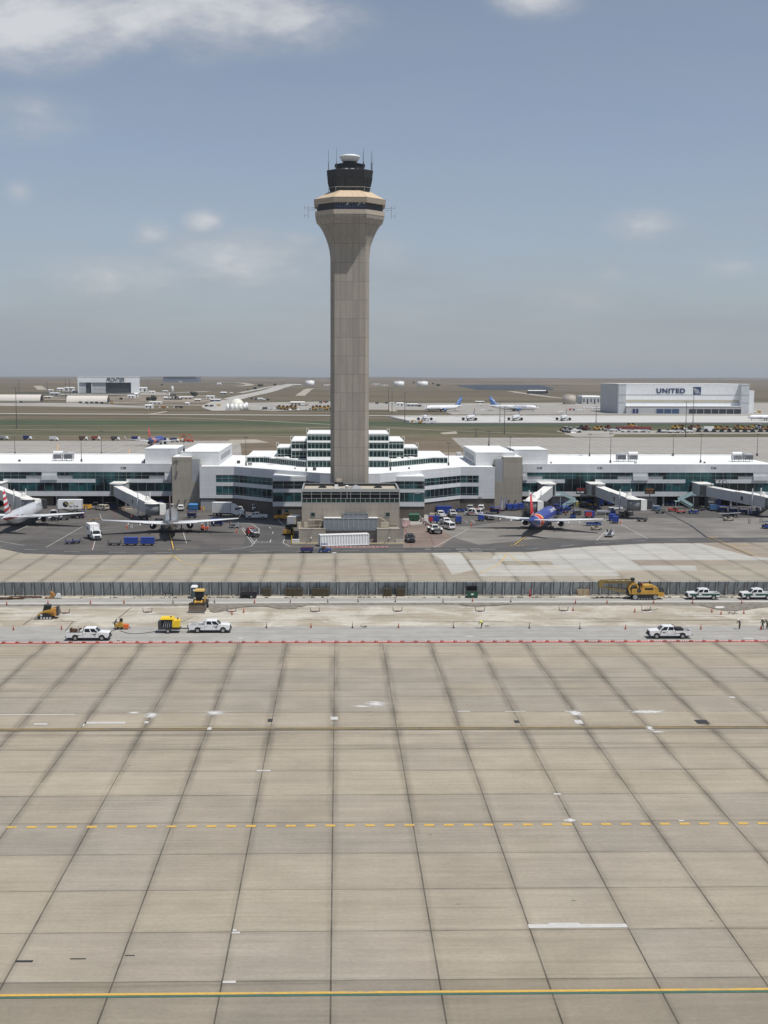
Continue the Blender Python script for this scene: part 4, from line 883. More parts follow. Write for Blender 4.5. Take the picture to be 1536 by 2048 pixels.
def block(px0, px1, yfr, rows, ytop, yback, base_z, ends=True):
    x0 = XZ(px0, 900, 372+yfr)[0]-hc; x1 = XZ(px1, 900, 372+yfr)[0]-hc
    ztop = WY(700, ytop, 372+yfr).z; yb = W(700, yback, ztop).y-372
    m = MB(); m.box(x0, x1, yfr, yb, base_z, ztop-.3); m.build('tier_glass', M_cglass, cl)
    m = MB(); m.box(x0-.12, x1+.12, yfr-.12, yb, ztop-.3, ztop); m.build('tier_roof', M_roof, cl)
    f = MB(); n = max(3, round((x1-x0)/1.22))
    zz = [(WY(700, a, 372+yfr).z, WY(700, b, 372+yfr).z) for a, b in rows]
    for i in range(n+1):
        x = x0+(x1-x0)*i/n
        f.cbox((x, yfr-.04, (base_z+ztop)/2), (.10 if 0 < i < n else .22, .1, ztop-base_z-.3))
    for s, x in ((-1, x0), (1, x1)):
        for k in range(5): f.cbox((x+s*.03, yfr+(yb-yfr)*k/5+.05, (base_z+ztop)/2), (.1, .12, ztop-base_z-.3))
    for t, b in zz: f.cbox(((x0+x1)/2, yfr-.05, t-.0), (x1-x0, .12, .2)); f.cbox(((x0+x1)/2, yfr-.05, t-.42), (x1-x0, .12, .07)); f.cbox(((x0+x1)/2, yfr-.05, b), (x1-x0, .12, .14))
    f.build('tier_frame', M_gframe, cl)
    m = MB()
    for (t, b), (t2, b2) in zip(zz, zz[1:]): m.box(x0-.1, x1+.1, yfr-.3, yfr-.105, min(b, t2)+(.08 if b > t2 else 0), max(b, t2)) if abs(b-t2) > .05 else None
    if m.V: m.build('tier_ledge', M_roof, cl)
    return x0, x1, ztop, yfr, yb
yC = Ls[2].y-.4
b1 = block(614.7, 777.2, yC, [(870.4, 881.3), (885.4, 897.7), (900.5, 914), (921, 934.6)], 866.8, 860, zr0)
bb = []
for a, b, c, d in ((583, 614.4, 554.5, 583), (777.6, 807.2, 807.2, 835)):
    bb.append(block(a, b, 384-372, [(886.8, 897.7), (901.8, 912)], 881.5, 872.3, zt1))
    bb.append(block(c, d, 391-372, [(896.4, 909)], 894.5, 888, zt1))
for (x0, x1, zt_, y0_, y1_) in [b1]+bb:
    for x in (x0, x1):
        m = MB(); m.tube((x-.35, y0_+2, zt_), (x-.35, y0_+2, zt_+1.3), .05, n=5); m.tube((x+.35, y0_+2, zt_), (x+.35, y0_+2, zt_+1.3), .05, n=5); m.tube((x-.4, y0_+2, zt_+1.3), (x+.4, y0_+2, zt_+1.3), .05, n=5); m.build('ladder_hoop', M_white, cl)
for px in (544, 571, 799, 824): v = CP(px, 919, zt1); m = MB(); m.rev([(1.1, 0), (1.15, .25), (.8, .5), (.05, .55)], (v.x, v.y+5, zt1+.05), 14); m.build('roof_dome', M_roof, cl)
# ---- stair towers
for px0, px1, pm0, pm1, lab in ((343.5, 399.2, 383, 399.2, 'bare concrete stair tower at the right end of the left concourse wing'), (990.5, 1045, 990.5, 1006.5, 'bare concrete stair tower at the left end of the right concourse wing')):
    YS = 378.5; x0, zt_ = XZ(px0, 914.5, YS); x1, _ = XZ(px1, 914.5, YS); c = (x0+x1)/2
    st = thing('stair_tower', lab, 'stair tower', (c, YS, 0)); m = MB()
    s0, s1 = XZ(pm0, 917.5, YS)[0]-c, XZ(pm1, 917.5, YS)[0]-c; z0 = WY(pm0, 963.5, YS).z; z1_ = WY(pm0, 918, YS).z
    m.box(x0-c, x1-c, .25, 11, 0, z1_-.1)
    a, b = (x0-c, s0) if s0 > 0 else (s1, x1-c)
    m.box(a, b, 0, 11.2, 0, zt_); m.box(s0 if s0 > 0 else x0-c, s1 if s0 > 0 else s1, 0, .25, 0, z0)
    m.build('wall', M_conc, st)
    m = MB(); m.box(s0+.05, s1-.05, .08, .249, z0, z1_); m.build('metal_panel', M_gpanel, st)
    m = MB(); m.box(a+.2, b-.2, .2, 11, zt_+.001, zt_+.15); m.build('roof', M_roof, st)
    for i in (1, 2): m = MB(); m.cbox((a+(b-a)*i/3, -.3, 2.6), (.35, .5, .3)); m.build('wall_lamp', M_dark, st)
# ---- penthouses on the roofs
def pent(px0, px1, yf, ytop, yback, lab, louver=0, x_end=None):
    x0, zt_ = XZ(px0, ytop, yf); x1, _ = XZ(px1, ytop, yf); c = (x0+x1)/2; yb = W(700, yback, zt_).y-yf
    t = thing('roof_penthouse', lab, 'penthouse', (c, yf, ZR-.12)); h = zt_-(ZR-.12); a, b = x0-c, x1-c
    m = MB(); m.box(a, b, 0, yb, 0, h-.1); m.build('wall', M_panel, t)
    m = MB(); m.box(a-.05, b+.05, -.05, yb+.05, h-.1, h+.05); m.build('roof', M_roof, t)
    if louver:
        s = b if louver > 0 else a; m = MB()
        m.box(s, s+louver*.06, yb*.14, yb*.82, h*.30, h*.66); m.build('louvre', M_gpanel, t)
    return t
pent(289.7, 354, 389, 897, 890.3, 'low white penthouse on the roof left of the left stair tower'); pent(362, 438, 381, 903.5, 887.5, 'tall white penthouse on the roof right of the left stair tower', 1)
pent(1029, 1096, 389, 899.5, 892.5, 'low white penthouse on the roof right of the right stair tower'); pent(951.7, 1030, 381, 905, 891, 'tall white penthouse on the roof left of the right stair tower', -1)
# ---- cooling units on the roof
def cooler(px, flip, lab):
    x = XZ(px, 920, 400)[0]; t = thing('cooling_unit', lab, 'cooling unit', (x, 402, ZR-.12), 0, 'rooftop cooling units')
    for a, b in ((-1.1, -1.2), (1.1, -1.2), (-1.1, 1.2), (1.1, 1.2)): m = MB(); m.cbox((a, b, .35), (.14, .14, .7)); m.build('leg', M_grey, t)
    m = MB(); m.box(-1.4, 1.4, -1.5, 1.5, .7, 2.4); m.build('cabinet', M_lgrey if flip else M_grey, t)
    m = MB()
    for k in range(4): m.box(-1.3, 1.3, -1.56, -1.5, .85+.36*k, 1.05+.36*k)
    m.build('coil', M_dark, t)
    if flip: m = MB(); m.tube((-1.5, 0, 2.6), (1.6, 0, 2.6), .62, n=14); m.tube((-1.2, -.3, 2.5), (-1.6, -.3, .6), .35, n=10); m.build('duct', M_white, t)
    else: m = MB(); m.box(-1.5, 1.5, -1.4, 1.4, 2.4, 2.62); m.rev([(.8, 2.62), (.8, 2.85)], n=14); m.build('fan_hood', M_lgrey, t)
for px, f, l in ((114, 1, 'white ducted cooling unit on the left wing roof'), (135.5, 0, 'grey boxy cooling unit beside the white ducted one on the left wing roof'), (1244.5, 0, 'grey boxy cooling unit on the roof above gate number C42'), (1268, 1, 'white ducted cooling unit on the roof right of gate number C42'), (1477, 1, 'white ducted cooling unit on the roof right of gate number C44'), (1499.5, 0, 'grey boxy cooling unit at the right end of the wing roof')): cooler(px, f, l)
# ---- light masts
def mast(px, pyb, pyt, base, lab, head=1, r=.095):
    t = thing('light_mast', lab, 'light mast', base, 0, 'light masts of the airfield'); v = WY(px, pyt, base.y); h = v.z-base.z
    m = MB(); m.tube((0, 0, 0), (0, 0, h), r*1.3, r*.6, 7); m.build('pole', mat('weathered_mast', (.10, .098, .092), .6, var=.1), t)
    m = MB(); m.cbox((0, 0, .45), (.5, .5, .9)) if head > 1 else m.rev([(r*2.5, 0), (r*2.5, .5)], n=8); m.build('base', M_dark, t)
    m = MB(); m.cbox((0, 0, h), (1.5*r/.095*.7, .22, .14)); 
    for s in (-1, 1): m.cbox((s*.5*r/.095, -.12, h-.1), (.35*r/.095, .3, .16))
    m.build('lamp_head', M_dark, t)
zr_ = ZR-.12
for px, pb, pt, l in ((30, 909.5, 873, 'leftmost dark light mast on the left wing roof'), (163, 923.5, 873, 'light mast on the left wing roof right of the cooling units'), (203, 910, 862, 'light mast at the back of the left wing roof near gate number C38'), (492, 931.5, 874, 'light mast on the hall roof left of the glass tiers'), (612.5, 943, 905, 'short light mast on the hall roof just left of the control tower'), (780.8, 941, 908, 'short light mast on the hall roof just right of the control tower'), (897, 931, 886, 'light mast on the hall roof at the right end of the glass tiers'),
                     (1179, 912.5, 868, 'light mast at the back of the right wing roof left of gate number C42'), (1220.7, 926, 866, 'light mast at the front of the right wing roof beside gate number C42'), (1346, 912, 870, 'light mast at the back of the roof between C42 and C44'), (1401, 925.5, 868, 'light mast at the front of the roof left of gate number C44'), (1514, 912, 868, 'light mast at the back of the roof at its right end')): mast(px, pb, pt, W(px, pb, zr_), l, 2)
mast(368, 903, 872, W(368, 903, 18.0), 'light mast on the penthouse left of the left stair tower', 2); mast(977.5, 890, 862, W(977.5, 892, 17.5), 'light mast on the tall penthouse left of the right stair tower', 2); mast(1020, 906, 874, W(1020, 905, 17.0), 'light mast on the penthouse beside the right stair tower', 2)
# small roof clutter
def rbox(px, py, sx, sy, sz, m, nm, lab, z=zr_):
    v = W(px, py, z); o = MB(); o.box(-sx/2, sx/2, -sy/2, sy/2, 0, sz*.75); o.frus((-sx*.6, sx*.6, -sy*.6, sy*.6, sz*.75), (-sx*.35, sx*.35, -sy*.35, sy*.35, sz)); o = o.build(nm, m); o.location = v; tag(o, lab, nm.replace('_', ' '), 'small roof vents')
for i, (px, py, s) in enumerate(((291, 925, 1.0), (286, 925.5, .6), (477, 927, .9), (500, 931, 1.1), (629, 941, .9), (590, 938.5, .5), (39, 923, .6), (1102, 927, .6), (1409, 926.5, .5), (1271, 927, .6), (818, 938, .5), (880, 925, .9), (426, 929, 1.3), (962, 931, 1.3))):
    l = ['vent on the left wing roof by the low penthouse', 'smaller vent on the left wing roof by the low penthouse', 'vent on the hall roof left of the mast by the glass tiers', 'vent on the hall roof right of the mast by the glass tiers', 'vent on the hall roof close to the left side of the control tower', 'tiny vent in the middle of the left hall roof', 'tiny vent near the left end of the left wing roof', 'tiny vent on the right wing roof above C40', 'tiny vent on the roof just right of the mast by C44', 'tiny vent under the cooling units by C42', 'tiny vent on the right hall roof', 'dark vent at the right end of the glass tiers', 'grey fan unit at the foot of the tall left penthouse', 'grey fan unit at the foot of the tall right penthouse'][i]
    rbox(px, py, s*1.1, s*.9, s*1.1, M_grey if i % 2 else M_dark, 'roof_vent', 'grey '+l if 'grey' not in l and 'dark' not in l else l)
# ---------------------------------------------------------------- aircraft
def livery(name, fn, rough=.3, metal=0.):
    m = bpy.data.materials.new(name); m.use_nodes = True; g = NG(m.node_tree); b = g.nt.nodes['Principled BSDF']
    o = g.node('ShaderNodeTexCoord').outputs['Object']; x, y, z = g.xyz(o)
    c = fn(g, o, x, y, z); n = g.noise(g.v('MULTIPLY', o, (.35, 1, 1)), 1, 4, .6)
    g.L.new(g.scale(c, g.lin(n, .3, .7, .9, 1.06)), b.inputs['Base Color']); b.inputs['Roughness'].default_value = rough; b.inputs['Metallic'].default_value = metal
    return m
def bands(g, t, stops, base):
    c = base
    for lim, col in stops: c = g.mix(g.m('LESS_THAN', t, lim), c, col)     # successive limits, falling
    return c
def sw_f(g, o, x, y, z): return bands(g, g.m('ADD', x, g.m('MULTIPLY', g.m('SUBTRACT', z, 3.3), .8)), [(-7.6, (.80, .42, .03)), (-8.9, (.60, .03, .03)), (-11.6, (.72, .70, .66)), (-12.0, (.02, .045, .23))], (.022, .045, .26))
def sw_t(g, o, x, y, z): return bands(g, g.m('SUBTRACT', z, g.m('MULTIPLY', g.m('ADD', x, 15), .12)), [(6.1, (.70, .62, .55)), (5.8, (.022, .045, .26))], (.52, .03, .03))
def aa_f(g, o, x, y, z): return g.mix(g.m('MULTIPLY', g.m('LESS_THAN', g.m('ADD', x, g.m('MULTIPLY', z, .6)), -9.6), g.m('MULTIPLY', g.m('LESS_THAN', z, 4.3), g.m('GREATER_THAN', z, 3.6))), (.66, .67, .685), (.40, .015, .05))
def aa_t(g, o, x, y, z):
    s = g.m('FRACT', g.m('MULTIPLY', g.m('ADD', z, g.m('MULTIPLY', x, -.12)), .62)); odd = g.m('GREATER_THAN', s, .52)
    fw = g.m('GREATER_THAN', g.m('ADD', x, g.m('MULTIPLY', z, .72)), -9.2)
    return g.mix(odd, g.mix(g.m('MULTIPLY', fw, g.m('GREATER_THAN', z, 7)), (.46, .02, .03), (.02, .035, .10)), g.mix(g.m('MULTIPLY', fw, g.m('GREATER_THAN', s, .78)), (.66, .67, .68), (.03, .05, .12)))
M_swf, M_swt = livery('blue_banded_fuselage', sw_f), livery('red_tail_fin', sw_t)
M_aaf, M_aat = livery('silver_white_fuselage', aa_f, .28, .25), livery('striped_tail_fin', aa_t)
M_silf = livery('silver_fuselage', lambda g, o, x, y, z: bands(g, g.m('ADD', x, g.m('MULTIPLY', z, .5)), [(-11.2, (.30, .27, .25))], (.46, .475, .48)), .22, .6)
M_silt = livery('dark_tail_fin', lambda g, o, x, y, z: g.mix(g.ss(z, 5.5, 10.5), (.09, .065, .06), (.16, .10, .085)), .4)
M_unf = livery('white_fuselage', lambda g, o, x, y, z: g.mix(g.ss(z, 2.7, 2.4), (.78, .78, .78), (.35, .36, .38)), .4)
M_unt = livery('blue_tail_fin', lambda g, o, x, y, z: g.mix(g.m('GREATER_THAN', g.m('FRACT', g.m('MULTIPLY', g.m('ADD', z, g.m('MULTIPLY', x, .5)), .3)), .72), (.03, .10, .33), (.25, .38, .55)), .4)
M_ort = livery('orange_tail_fin', lambda g, o, x, y, z: g.mix(g.ss(z, 6.5, 9), (.62, .16, .05), (.72, .38, .11)), .4)
M_dkt = livery('dark_blue_tail_fin', lambda g, o, x, y, z: g.mix(g.ss(z, 5, 9), (.04, .06, .13), (.06, .05, .05)), .4)
M_wing = mat('grey_white_wing', (.66, .675, .68), .4, var=.07, vs=.4)
M_eng = mat('engine_cowl', (.60, .61, .62), .35, .2, var=.08)
M_engd = mat('engine_dark', (.012, .012, .014), .5, var=0)
def aircraft(label, px, Y, head, L=37.5, span=35.0, fus=M_unf, fin=M_unt, cowl=M_eng, eng=(2.6, 4.9, 1.55), z0=0., full=True, winglet=1.9, titles=None, wr=1.0, erad=None, X=None, group=None, fin_tip=None):
    x = WY(px, 1000, Y).x if X is None else X
    a = thing('airliner', label, 'airplane', (x, Y, z0), math.pi/2-R(head), group)
    s = L/37.5; r0 = 1.95*wr; zc = 3.3 if s < 1.2 else 3.3*wr*.95
    st = [(0, .05, -.45), (.012, .42, -.42), (.03, .85, -.34), (.055, 1.25, -.2), (.09, 1.62, -.08), (.13, 1.87, 0), (.17, 1.95, 0), (.40, 1.95, 0), (.62, 1.95, 0), (.70, 1.88, .06), (.77, 1.68, .2), (.84, 1.32, .48), (.90, .95, .78), (.95, .6, 1.0), (.985, .32, 1.15), (1.0, .15, 1.2)]
    nose = L*.46; N = 20
    m = MB(); m.loft([[(nose-f*L, r*wr*math.cos(2*math.pi*i/N), zc+d*wr+r*wr*math.sin(2*math.pi*i/N)) for i in range(N)] for f, r, d in st]); fu = m.build('fuselage', fus, a)
    def foil(x, y, z, c, t): return [(x+c*.55, y, z), (x+c*.2, y, z+t*.5), (x-c*.15, y, z+t*.42), (x-c*.45, y, z+t*.05), (x-c*.15, y, z-t*.35), (x+c*.25, y, z-t*.45)]
    hs = span/2
    for sd in (-1, 1):
        m = MB(); rz = zc-1.15*wr
        m.loft([foil(1.2*s, sd*1.0*wr, rz, 8.0*s, 1.0*s), foil(-.3*s, sd*hs*.32, rz+.09*hs*.32, 5.4*s, .62*s), foil(-4.4*s, sd*(hs-.3), rz+.1*hs, 1.55*s, .22)], smooth=True)
        w = m.build('wing', M_wing, a)
        if winglet > 0:
            m = MB(); m.loft([foil(-4.4*s, sd*(hs-.3), rz+.1*hs, 1.5*s, .2), foil(-4.9*s, sd*(hs+.12), rz+.1*hs+winglet*.35, 1.15*s, .12), foil(-5.7*s, sd*(hs+.35), rz+.1*hs+winglet, .55*s, .06)]); m.build('winglet', M_wing, w)
        if full:
            m = MB()
            for q in (.28, .45, .62):
                m.tube((-1.5*s-2.0*q, sd*hs*q, rz+.09*hs*q-.25), (-4.4*s-2.0*q, sd*hs*q, rz+.09*hs*q-.3), .22, .06, 6)
            m.build('flap_fairing', M_wing, w)
        ex, ey, ez = eng; er = erad or .98*(1 if s < 1.2 else 1.65)
        if z0 is not None:
            m = MB(); c = (ex, sd*ey, ez)
            def ring(xx, r): return [(xx, c[1]+r*math.cos(2*math.pi*i/16), c[2]+r*math.sin(2*math.pi*i/16)) for i in range(16)]
            m.loft([ring(ex+1.75*s, er*.86), ring(ex+1.6*s, er*.97), ring(ex+.5*s, er*1.06), ring(ex-.9*s, er*.95), ring(ex-1.5*s, er*.78)], caps=False)
            e = m.build('engine', cowl, a)
            m = MB(); m.loft([ring(ex+1.4*s, er*.82), ring(ex+1.38*s, er*.8)]); m.loft([ring(ex-1.3*s, er*.78), ring(ex-1.32*s, er*.76)]); m.loft([ring(ex-1.3*s, er*.5), ring(ex-2.5*s, er*.22)]); m.build('engine_core', M_engd, e)
            m = MB(); m.prism([(ex+.9, ez+er*.8), (ex-1.2*s, rz+.3), (ex-2.6*s, rz+.3), (ex-1.6*s, ez+er*.55)], 1, sd*ey-.14, sd*ey+.14); m.build('pylon', M_wing, e)
        m = MB(); tx = nose-L*.93; m.loft([foil(tx+1.2*s, sd*.3, zc+1.0*wr, 4.2*s, .42), foil(tx-2.3*s, sd*6.6*s*(hs/17.5)**.5, zc+1.55*wr, 1.5*s, .14)]); m.build('stabilizer', M_wing, a)
        m = MB(); m.tube((-1.1*s, sd*2.6*wr, rz), (-1.2*s, sd*2.75*wr, .6*wr), .16*wr, n=7)
        for dy in (-.42, .42): m.wheel((-1.2*s, sd*2.75*wr+dy, .56*wr), .56*wr, .36*wr)
        m.build('main_gear', M_dark, a)
    tx = nose-L; zt_ = zc+1.2*wr; fh = 7.0*s*(1 if s < 1.2 else .95)
    def vfoil(x, z, c, t): return [(x+c*.5, 0, z), (x+c*.15, t, z), (x-c*.2, t*.8, z), (x-c*.5, .02, z), (x-c*.5, -.02, z), (x-c*.2, -t*.8, z), (x+c*.15, -t, z)]
    m = MB(); m.loft([vfoil(tx+7.6*s, zt_+.45*wr, .8*s, .05), vfoil(tx+4.6*s, zt_+.9*wr, 6.2*s, .22), vfoil(tx+3.9*s, zt_+1.6*wr, 4.9*s, .26), vfoil(tx+1.1*s, zt_+fh*.99, 2.1*s, .1)]); ff = m.build('tail_fin', fin, a)
    if fin_tip: m = MB(); m.loft([vfoil(tx+1.12*s, zt_+fh*.985, 2.15*s, .12), vfoil(tx+1.0*s, zt_+fh*1.05, 1.9*s, .08)]); m.build('fin_tip', M_white, ff)
    m = MB(); m.tube((nose-L*.115, 0, zc-1.5*wr), (nose-L*.115, 0, .4), .13*wr, n=7)
    for dy in (-.28, .28): m.wheel((nose-L*.115, dy*wr, .4*wr), .4*wr, .25*wr)
    m.build('nose_gear', M_dark, a)
    m = MB()          # cockpit panes
    for i in range(-3, 3):
        a0, a1 = R(90+i*21+2), R(90+(i+1)*21-2)
        P = [(nose-.052*L, 1.24*wr, a0, -.2), (nose-.052*L, 1.24*wr, a1, -.2), (nose-.034*L, .93*wr, a1, -.33), (nose-.034*L, .93*wr, a0, -.33)]
        m.quad([(xx, (rr+.03)*math.cos(aa), zc+d*wr+(rr+.03)*math.sin(aa)) for xx, rr, aa, d in P])
    m.build('cockpit_glass', M_glassd, fu)
    if full:
        m = MB(); n = int(L*.62/.55)
        for sd in (-1, 1):
            for i in range(n):
                xx = nose-L*.13-i*.55; aa = R(17); y_ = sd*(r0+.006)*math.cos(aa); z_ = zc+(r0+.006)*math.sin(aa)
                m.quad([(xx, y_, z_-.17), (xx+.24, y_, z_-.17), (xx+.24, y_-sd*.10, z_+.17), (xx, y_-sd*.10, z_+.17)])
        m.build('cabin_windows', M_glassd, fu)
    if titles:
        s_, size, x0, mt = titles; sd = -1   # right hand side of the aircraft
        me = text('airline_lettering', s_, size, mt, fu, .0, rot=(0, 0, 0))
        for v in me.data.vertices:           # wrap the flat lettering round the fuselage
            ang = R(26)+v.co.y/r0; v.co = Vector((x0+v.co.x if False else x0-v.co.x*-1, -(r0+.012)*math.cos(ang), zc+(r0+.012)*math.sin(ang)))
    return a
M_gletter = mat('grey_airline_lettering', (.10, .11, .13), .5, var=0)
aircraft('silver white airliner with red, white and blue striped tail fin at the left edge', 48, 336, 0, 39.5, 35.8, M_aaf, M_aat, titles=('American', 2.3, 7.2, M_gletter))
aircraft('bare silver airliner with a dark tail fin parked tail-on at gate C38', 342, 320.5, -7, 37.6, 35.6, M_silf, M_silt)
aircraft('blue airliner with red and orange tail parked near gate C40', 1085, 327, 19, 36.5, 34.6, M_swf, M_swt, M_eng, titles=('Southwest', 1.9, 4.2, M_white), fin_tip=True)
v = W(300, 893); aircraft('blue airliner with red tail fin on the far apron behind the left penthouse', 0, v.y+12, 5, 36.5, 35, M_swf, M_swt, X=v.x+2)
for px, Y, l in ((111, 542, 'airliner showing only its slim orange tail fin behind the rooftop cooling units'), (258, 505, 'airliner showing only its stubby orange tail fin left of the low penthouse')):
    aircraft(l, px, Y-18, 172, 37, 35, M_unf, M_ort, full=False)
v = WT(884, 823.5); aircraft('white widebody with blue tail facing left on the distant ramp', 0, v.y, -128, 62, 62, M_unf, M_unt, M_unt, (5, 10, 3.0), X=v.x, z0=v.z+.1, full=False, wr=1.55, winglet=0)
v = WT(1031, 823); w1 = aircraft('white widebody with blue tail facing right on the distant ramp', 0, v.y, 108, 62, 62, M_unf, M_unt, M_unt, (5, 10, 3.0), X=v.x, z0=v.z+.1, full=False, wr=1.55, winglet=0)
text('airline_lettering', 'UNITED', 3.4, M_unt, w1, .02, rot=(math.pi/2, 0, 0), loc=(-2, -3.05, 5.3), xs=1.3)
M_jetf = livery('dark_bellied_fuselage', lambda g, o, x, y, z: g.mix(g.ss(z, 3.2, 2.7), (.62, .63, .64), (.16, .17, .18)), .4)
for px, l in ((850, 'parked white jet seen nose-on, leftmost of four on the far runway'), (941, 'parked white jet seen nose-on, second from the left on the far runway'), (1032, 'parked white jet seen nose-on, third from the left on the far runway'), (1128, 'parked white jet seen nose-on, rightmost of four on the far runway')):
    v = WT(px, 841.5); aircraft(l, 0, v.y, 186 if px < 900 else 198, 36, 34, M_jetf, M_dkt, M_engd, (4.2, 6.1, 1.75), X=v.x, z0=.1, full=False, wr=1.1, erad=1.35, group='parked jets on the far runway')
v = WT(1529, 841); aircraft('long white jet at the right edge of the far runway', 0, v.y, -92, 38, 30, M_unf, M_unf, M_engd, (-9, 3.2, 3.9), X=v.x, z0=.1, full=False)
# ---------------------------------------------------------------- jet bridges
M_jet = ribbed('jet_bridge_panel', (.50, .505, .50), 40, 1.25, .0)
M_jroof = mat('jet_bridge_roof', (.74, .73, .69), .6, var=.1, vs=.5)
M_rot = mat('shutter_grey', (.22, .23, .235), .5, .2, var=.15)
M_teal = mat('pale_teal_steel', (.38, .52, .52), .4, var=.1)
def bridge(label, pr, Yr, pc, Yc, cab_dir, zr_=4.4, zc_=3.0, stairs=0, hoops=False, tip=5.2):
    xr = WY(pr, 980, Yr).x; xc = WY(pc, 1010, Yc).x
    b = thing('jet_bridge', label, 'jet bridge', (xr, Yr, 0), 0, 'passenger jet bridges'); C = Vector((xc-xr, Yc-Yr, 0)); d = C.normalized(); L = C.length; ang = math.atan2(d.y, d.x)
    m = MB(); m.box(-2.3, 2.3, -1.0, YW-Yr+.5, zr_-.2, zr_+3.3); m.build('vestibule', M_jet, b)
    m = MB(); m.box(-2.45, 2.45, -1.15, YW-Yr+.5, zr_+3.3, zr_+3.5); m.build('vestibule_roof', M_jroof, b)
    m = MB(); m.rev([(1.9, zr_-.1), (1.9, zr_+3.1), (2.05, zr_+3.12), (2.05, zr_+3.3), (.4, zr_+3.45)], (0, -1.6, 0), 16); m.build('rotunda', M_rot, b)
    m = MB(); m.tube((0, -1.6, 0), (0, -1.6, zr_), .45, n=12); m.cbox((0, -1.6, .25), (2.2, 2.2, .5)); m.build('column', M_dark, b)
    S = Vector((0, -1.6, 0))+d*1.2; E = C-d*1.4
    def tun(t0, t1, w, h, name):
        p = S.lerp(E, t0); q = S.lerp(E, t1); za, zb = zr_+(zc_-zr_)*t0, zr_+(zc_-zr_)*t1
        m = MB(); n = Vector((-d.y, d.x, 0))*(w/2)
        def sec(p, z, hh0, hh1): return [p+n+Vector((0, 0, z+hh0)), p-n+Vector((0, 0, z+hh0)), p-n+Vector((0, 0, z+hh1)), p+n+Vector((0, 0, z+hh1))]
        m.loft([sec(p, za, -.25, h), sec(q, zb, -.25, h)], smooth=False); t = m.build(name, M_jet, b)
        m = MB(); n = n*1.03; m.loft([sec(p, za, h+.005, h+.14), sec(q, zb, h+.005, h+.14)], smooth=False); m.build('tunnel_roof', M_jroof, t)
        return t
    t1 = tun(0, .52, 2.75, 2.75, 'tunnel'); t2 = tun(.50, 1.0, 3.15, 2.95, 'tunnel')
    if tip:
        pm = S.lerp(E, .62); z = zr_+(zc_-zr_)*.62; nn = Vector((d.y, -d.x, 0)) if d.x > 0 else Vector((-d.y, d.x, 0))
        m = MB(); q = pm+nn*1.6; m.cbox((0, 0, 0), (.9, .06, 1.2)); o = m.build('notice_board', M_dark, t2); o.location = (q.x, q.y, z+1.3); o.rotation_euler.z = ang
    m = MB(); m.rev([(1.95, zc_-.3), (1.95, zc_+2.75)], (C.x, C.y, 0), 18); m.build('cab_rotunda', M_rot, b)
    m = MB(); m.rev([(2.3, zc_+2.76), (2.3, zc_+2.95), (.3, zc_+3.1)], (C.x, C.y, 0), 18); m.build('cab_roof', M_jroof, b)
    m = MB(); m.rev([(2.1, zc_-.45), (2.1, zc_-.31)], (C.x, C.y, 0), 18); m.build('cab_floor', M_dark, b)
    cd = Vector((math.sin(R(cab_dir)), math.cos(R(cab_dir)), 0)); T = Matrix.Translation(C) @ Matrix.Rotation(math.atan2(cd.y, cd.x), 4, 'Z')
    m = MB(); m.T = T; m.box(1.5, 3.3, -1.75, -1.55, zc_-.3, zc_+2.75); m.box(1.5, 3.3, 1.55, 1.75, zc_-.3, zc_+2.75); m.box(1.5, 3.3, -1.549, 1.549, zc_+2.55, zc_+2.75); m.box(1.5, 3.1, -1.549, 1.549, zc_-.3, zc_-.1); m.build('cab_hood', M_jroof, b)
    m = MB(); m.T = T
    for k in range(5): m.box(3.3+.35*k, 3.3+.35*k+.28, -1.65, 1.65, zc_+.0, zc_+2.7-.05*k)
    m.build('bellows', M_dark, b)
    # drive legs under the outer tunnel
    D_ = S.lerp(E, .80); zz = zr_+(zc_-zr_)*.8; nn = Vector((-d.y, d.x, 0))
    m = MB()
    for sg in (-1, 1): p = D_+nn*(1.75*sg); m.cbox((p.x, p.y, (zz+3.6)/2+.3), (.42, .42, zz+3.4-.6))
    m.build('lift_column', M_lgrey, b)
    m = MB(); m.bar(D_+nn*1.9+Vector((0, 0, 1.1)), D_-nn*1.9+Vector((0, 0, 1.1)), .7, .6)
    m.build('drive_axle', M_dark, b)
    for sg in (-1, 1):
        p = D_+nn*(.75*sg); m = MB(); a = nn*.25; m.tube(p-a+Vector((0, 0, .55)), p+a+Vector((0, 0, .55)), .55, n=14); m.build('wheel', M_black, b)
    # service stair beside the cab
    sv = C-nn*2.1 if nn.x > 0 else C+nn*2.1; m = MB()
    e0 = Vector((sv.x, sv.y, zc_-.2)); e1 = e0-d*4.2; e1.z = .1
    for o_ in (-.45, .45): m.bar(e0+nn*o_, e1+nn*o_, .08, .25)
    for k in range(9): m.bar(e0.lerp(e1, k/9)-nn*.45, e0.lerp(e1, k/9)+nn*.45, .22, .05)
    for o_ in (-.45, .45): m.bar(e0+nn*o_+Vector((0, 0, 1)), e1+nn*o_+Vector((0, 0, 1)), .05, .05)
    m.build('service_stair', M_dark, b)
    # power unit and lamps on the roof
    p = S.lerp(E, .9); z = zr_+(zc_-zr_)*.9+3.1
    m = MB(); m.cbox((p.x, p.y, z+.35), (1.3, 1.0, .7)); m.rev([(.45, .7), (.55, .9), (.2, 1.1)], (p.x, p.y, z), 10); m.build('roof_unit', M_jroof, b)
    m = MB()
    for sg in (-1, 1): q = D_+nn*(1.75*sg); m.tube((q.x, q.y, zz+3.2), (q.x, q.y, zz+4.9), .14, n=7)
    m.build('column_head', M_white, b)
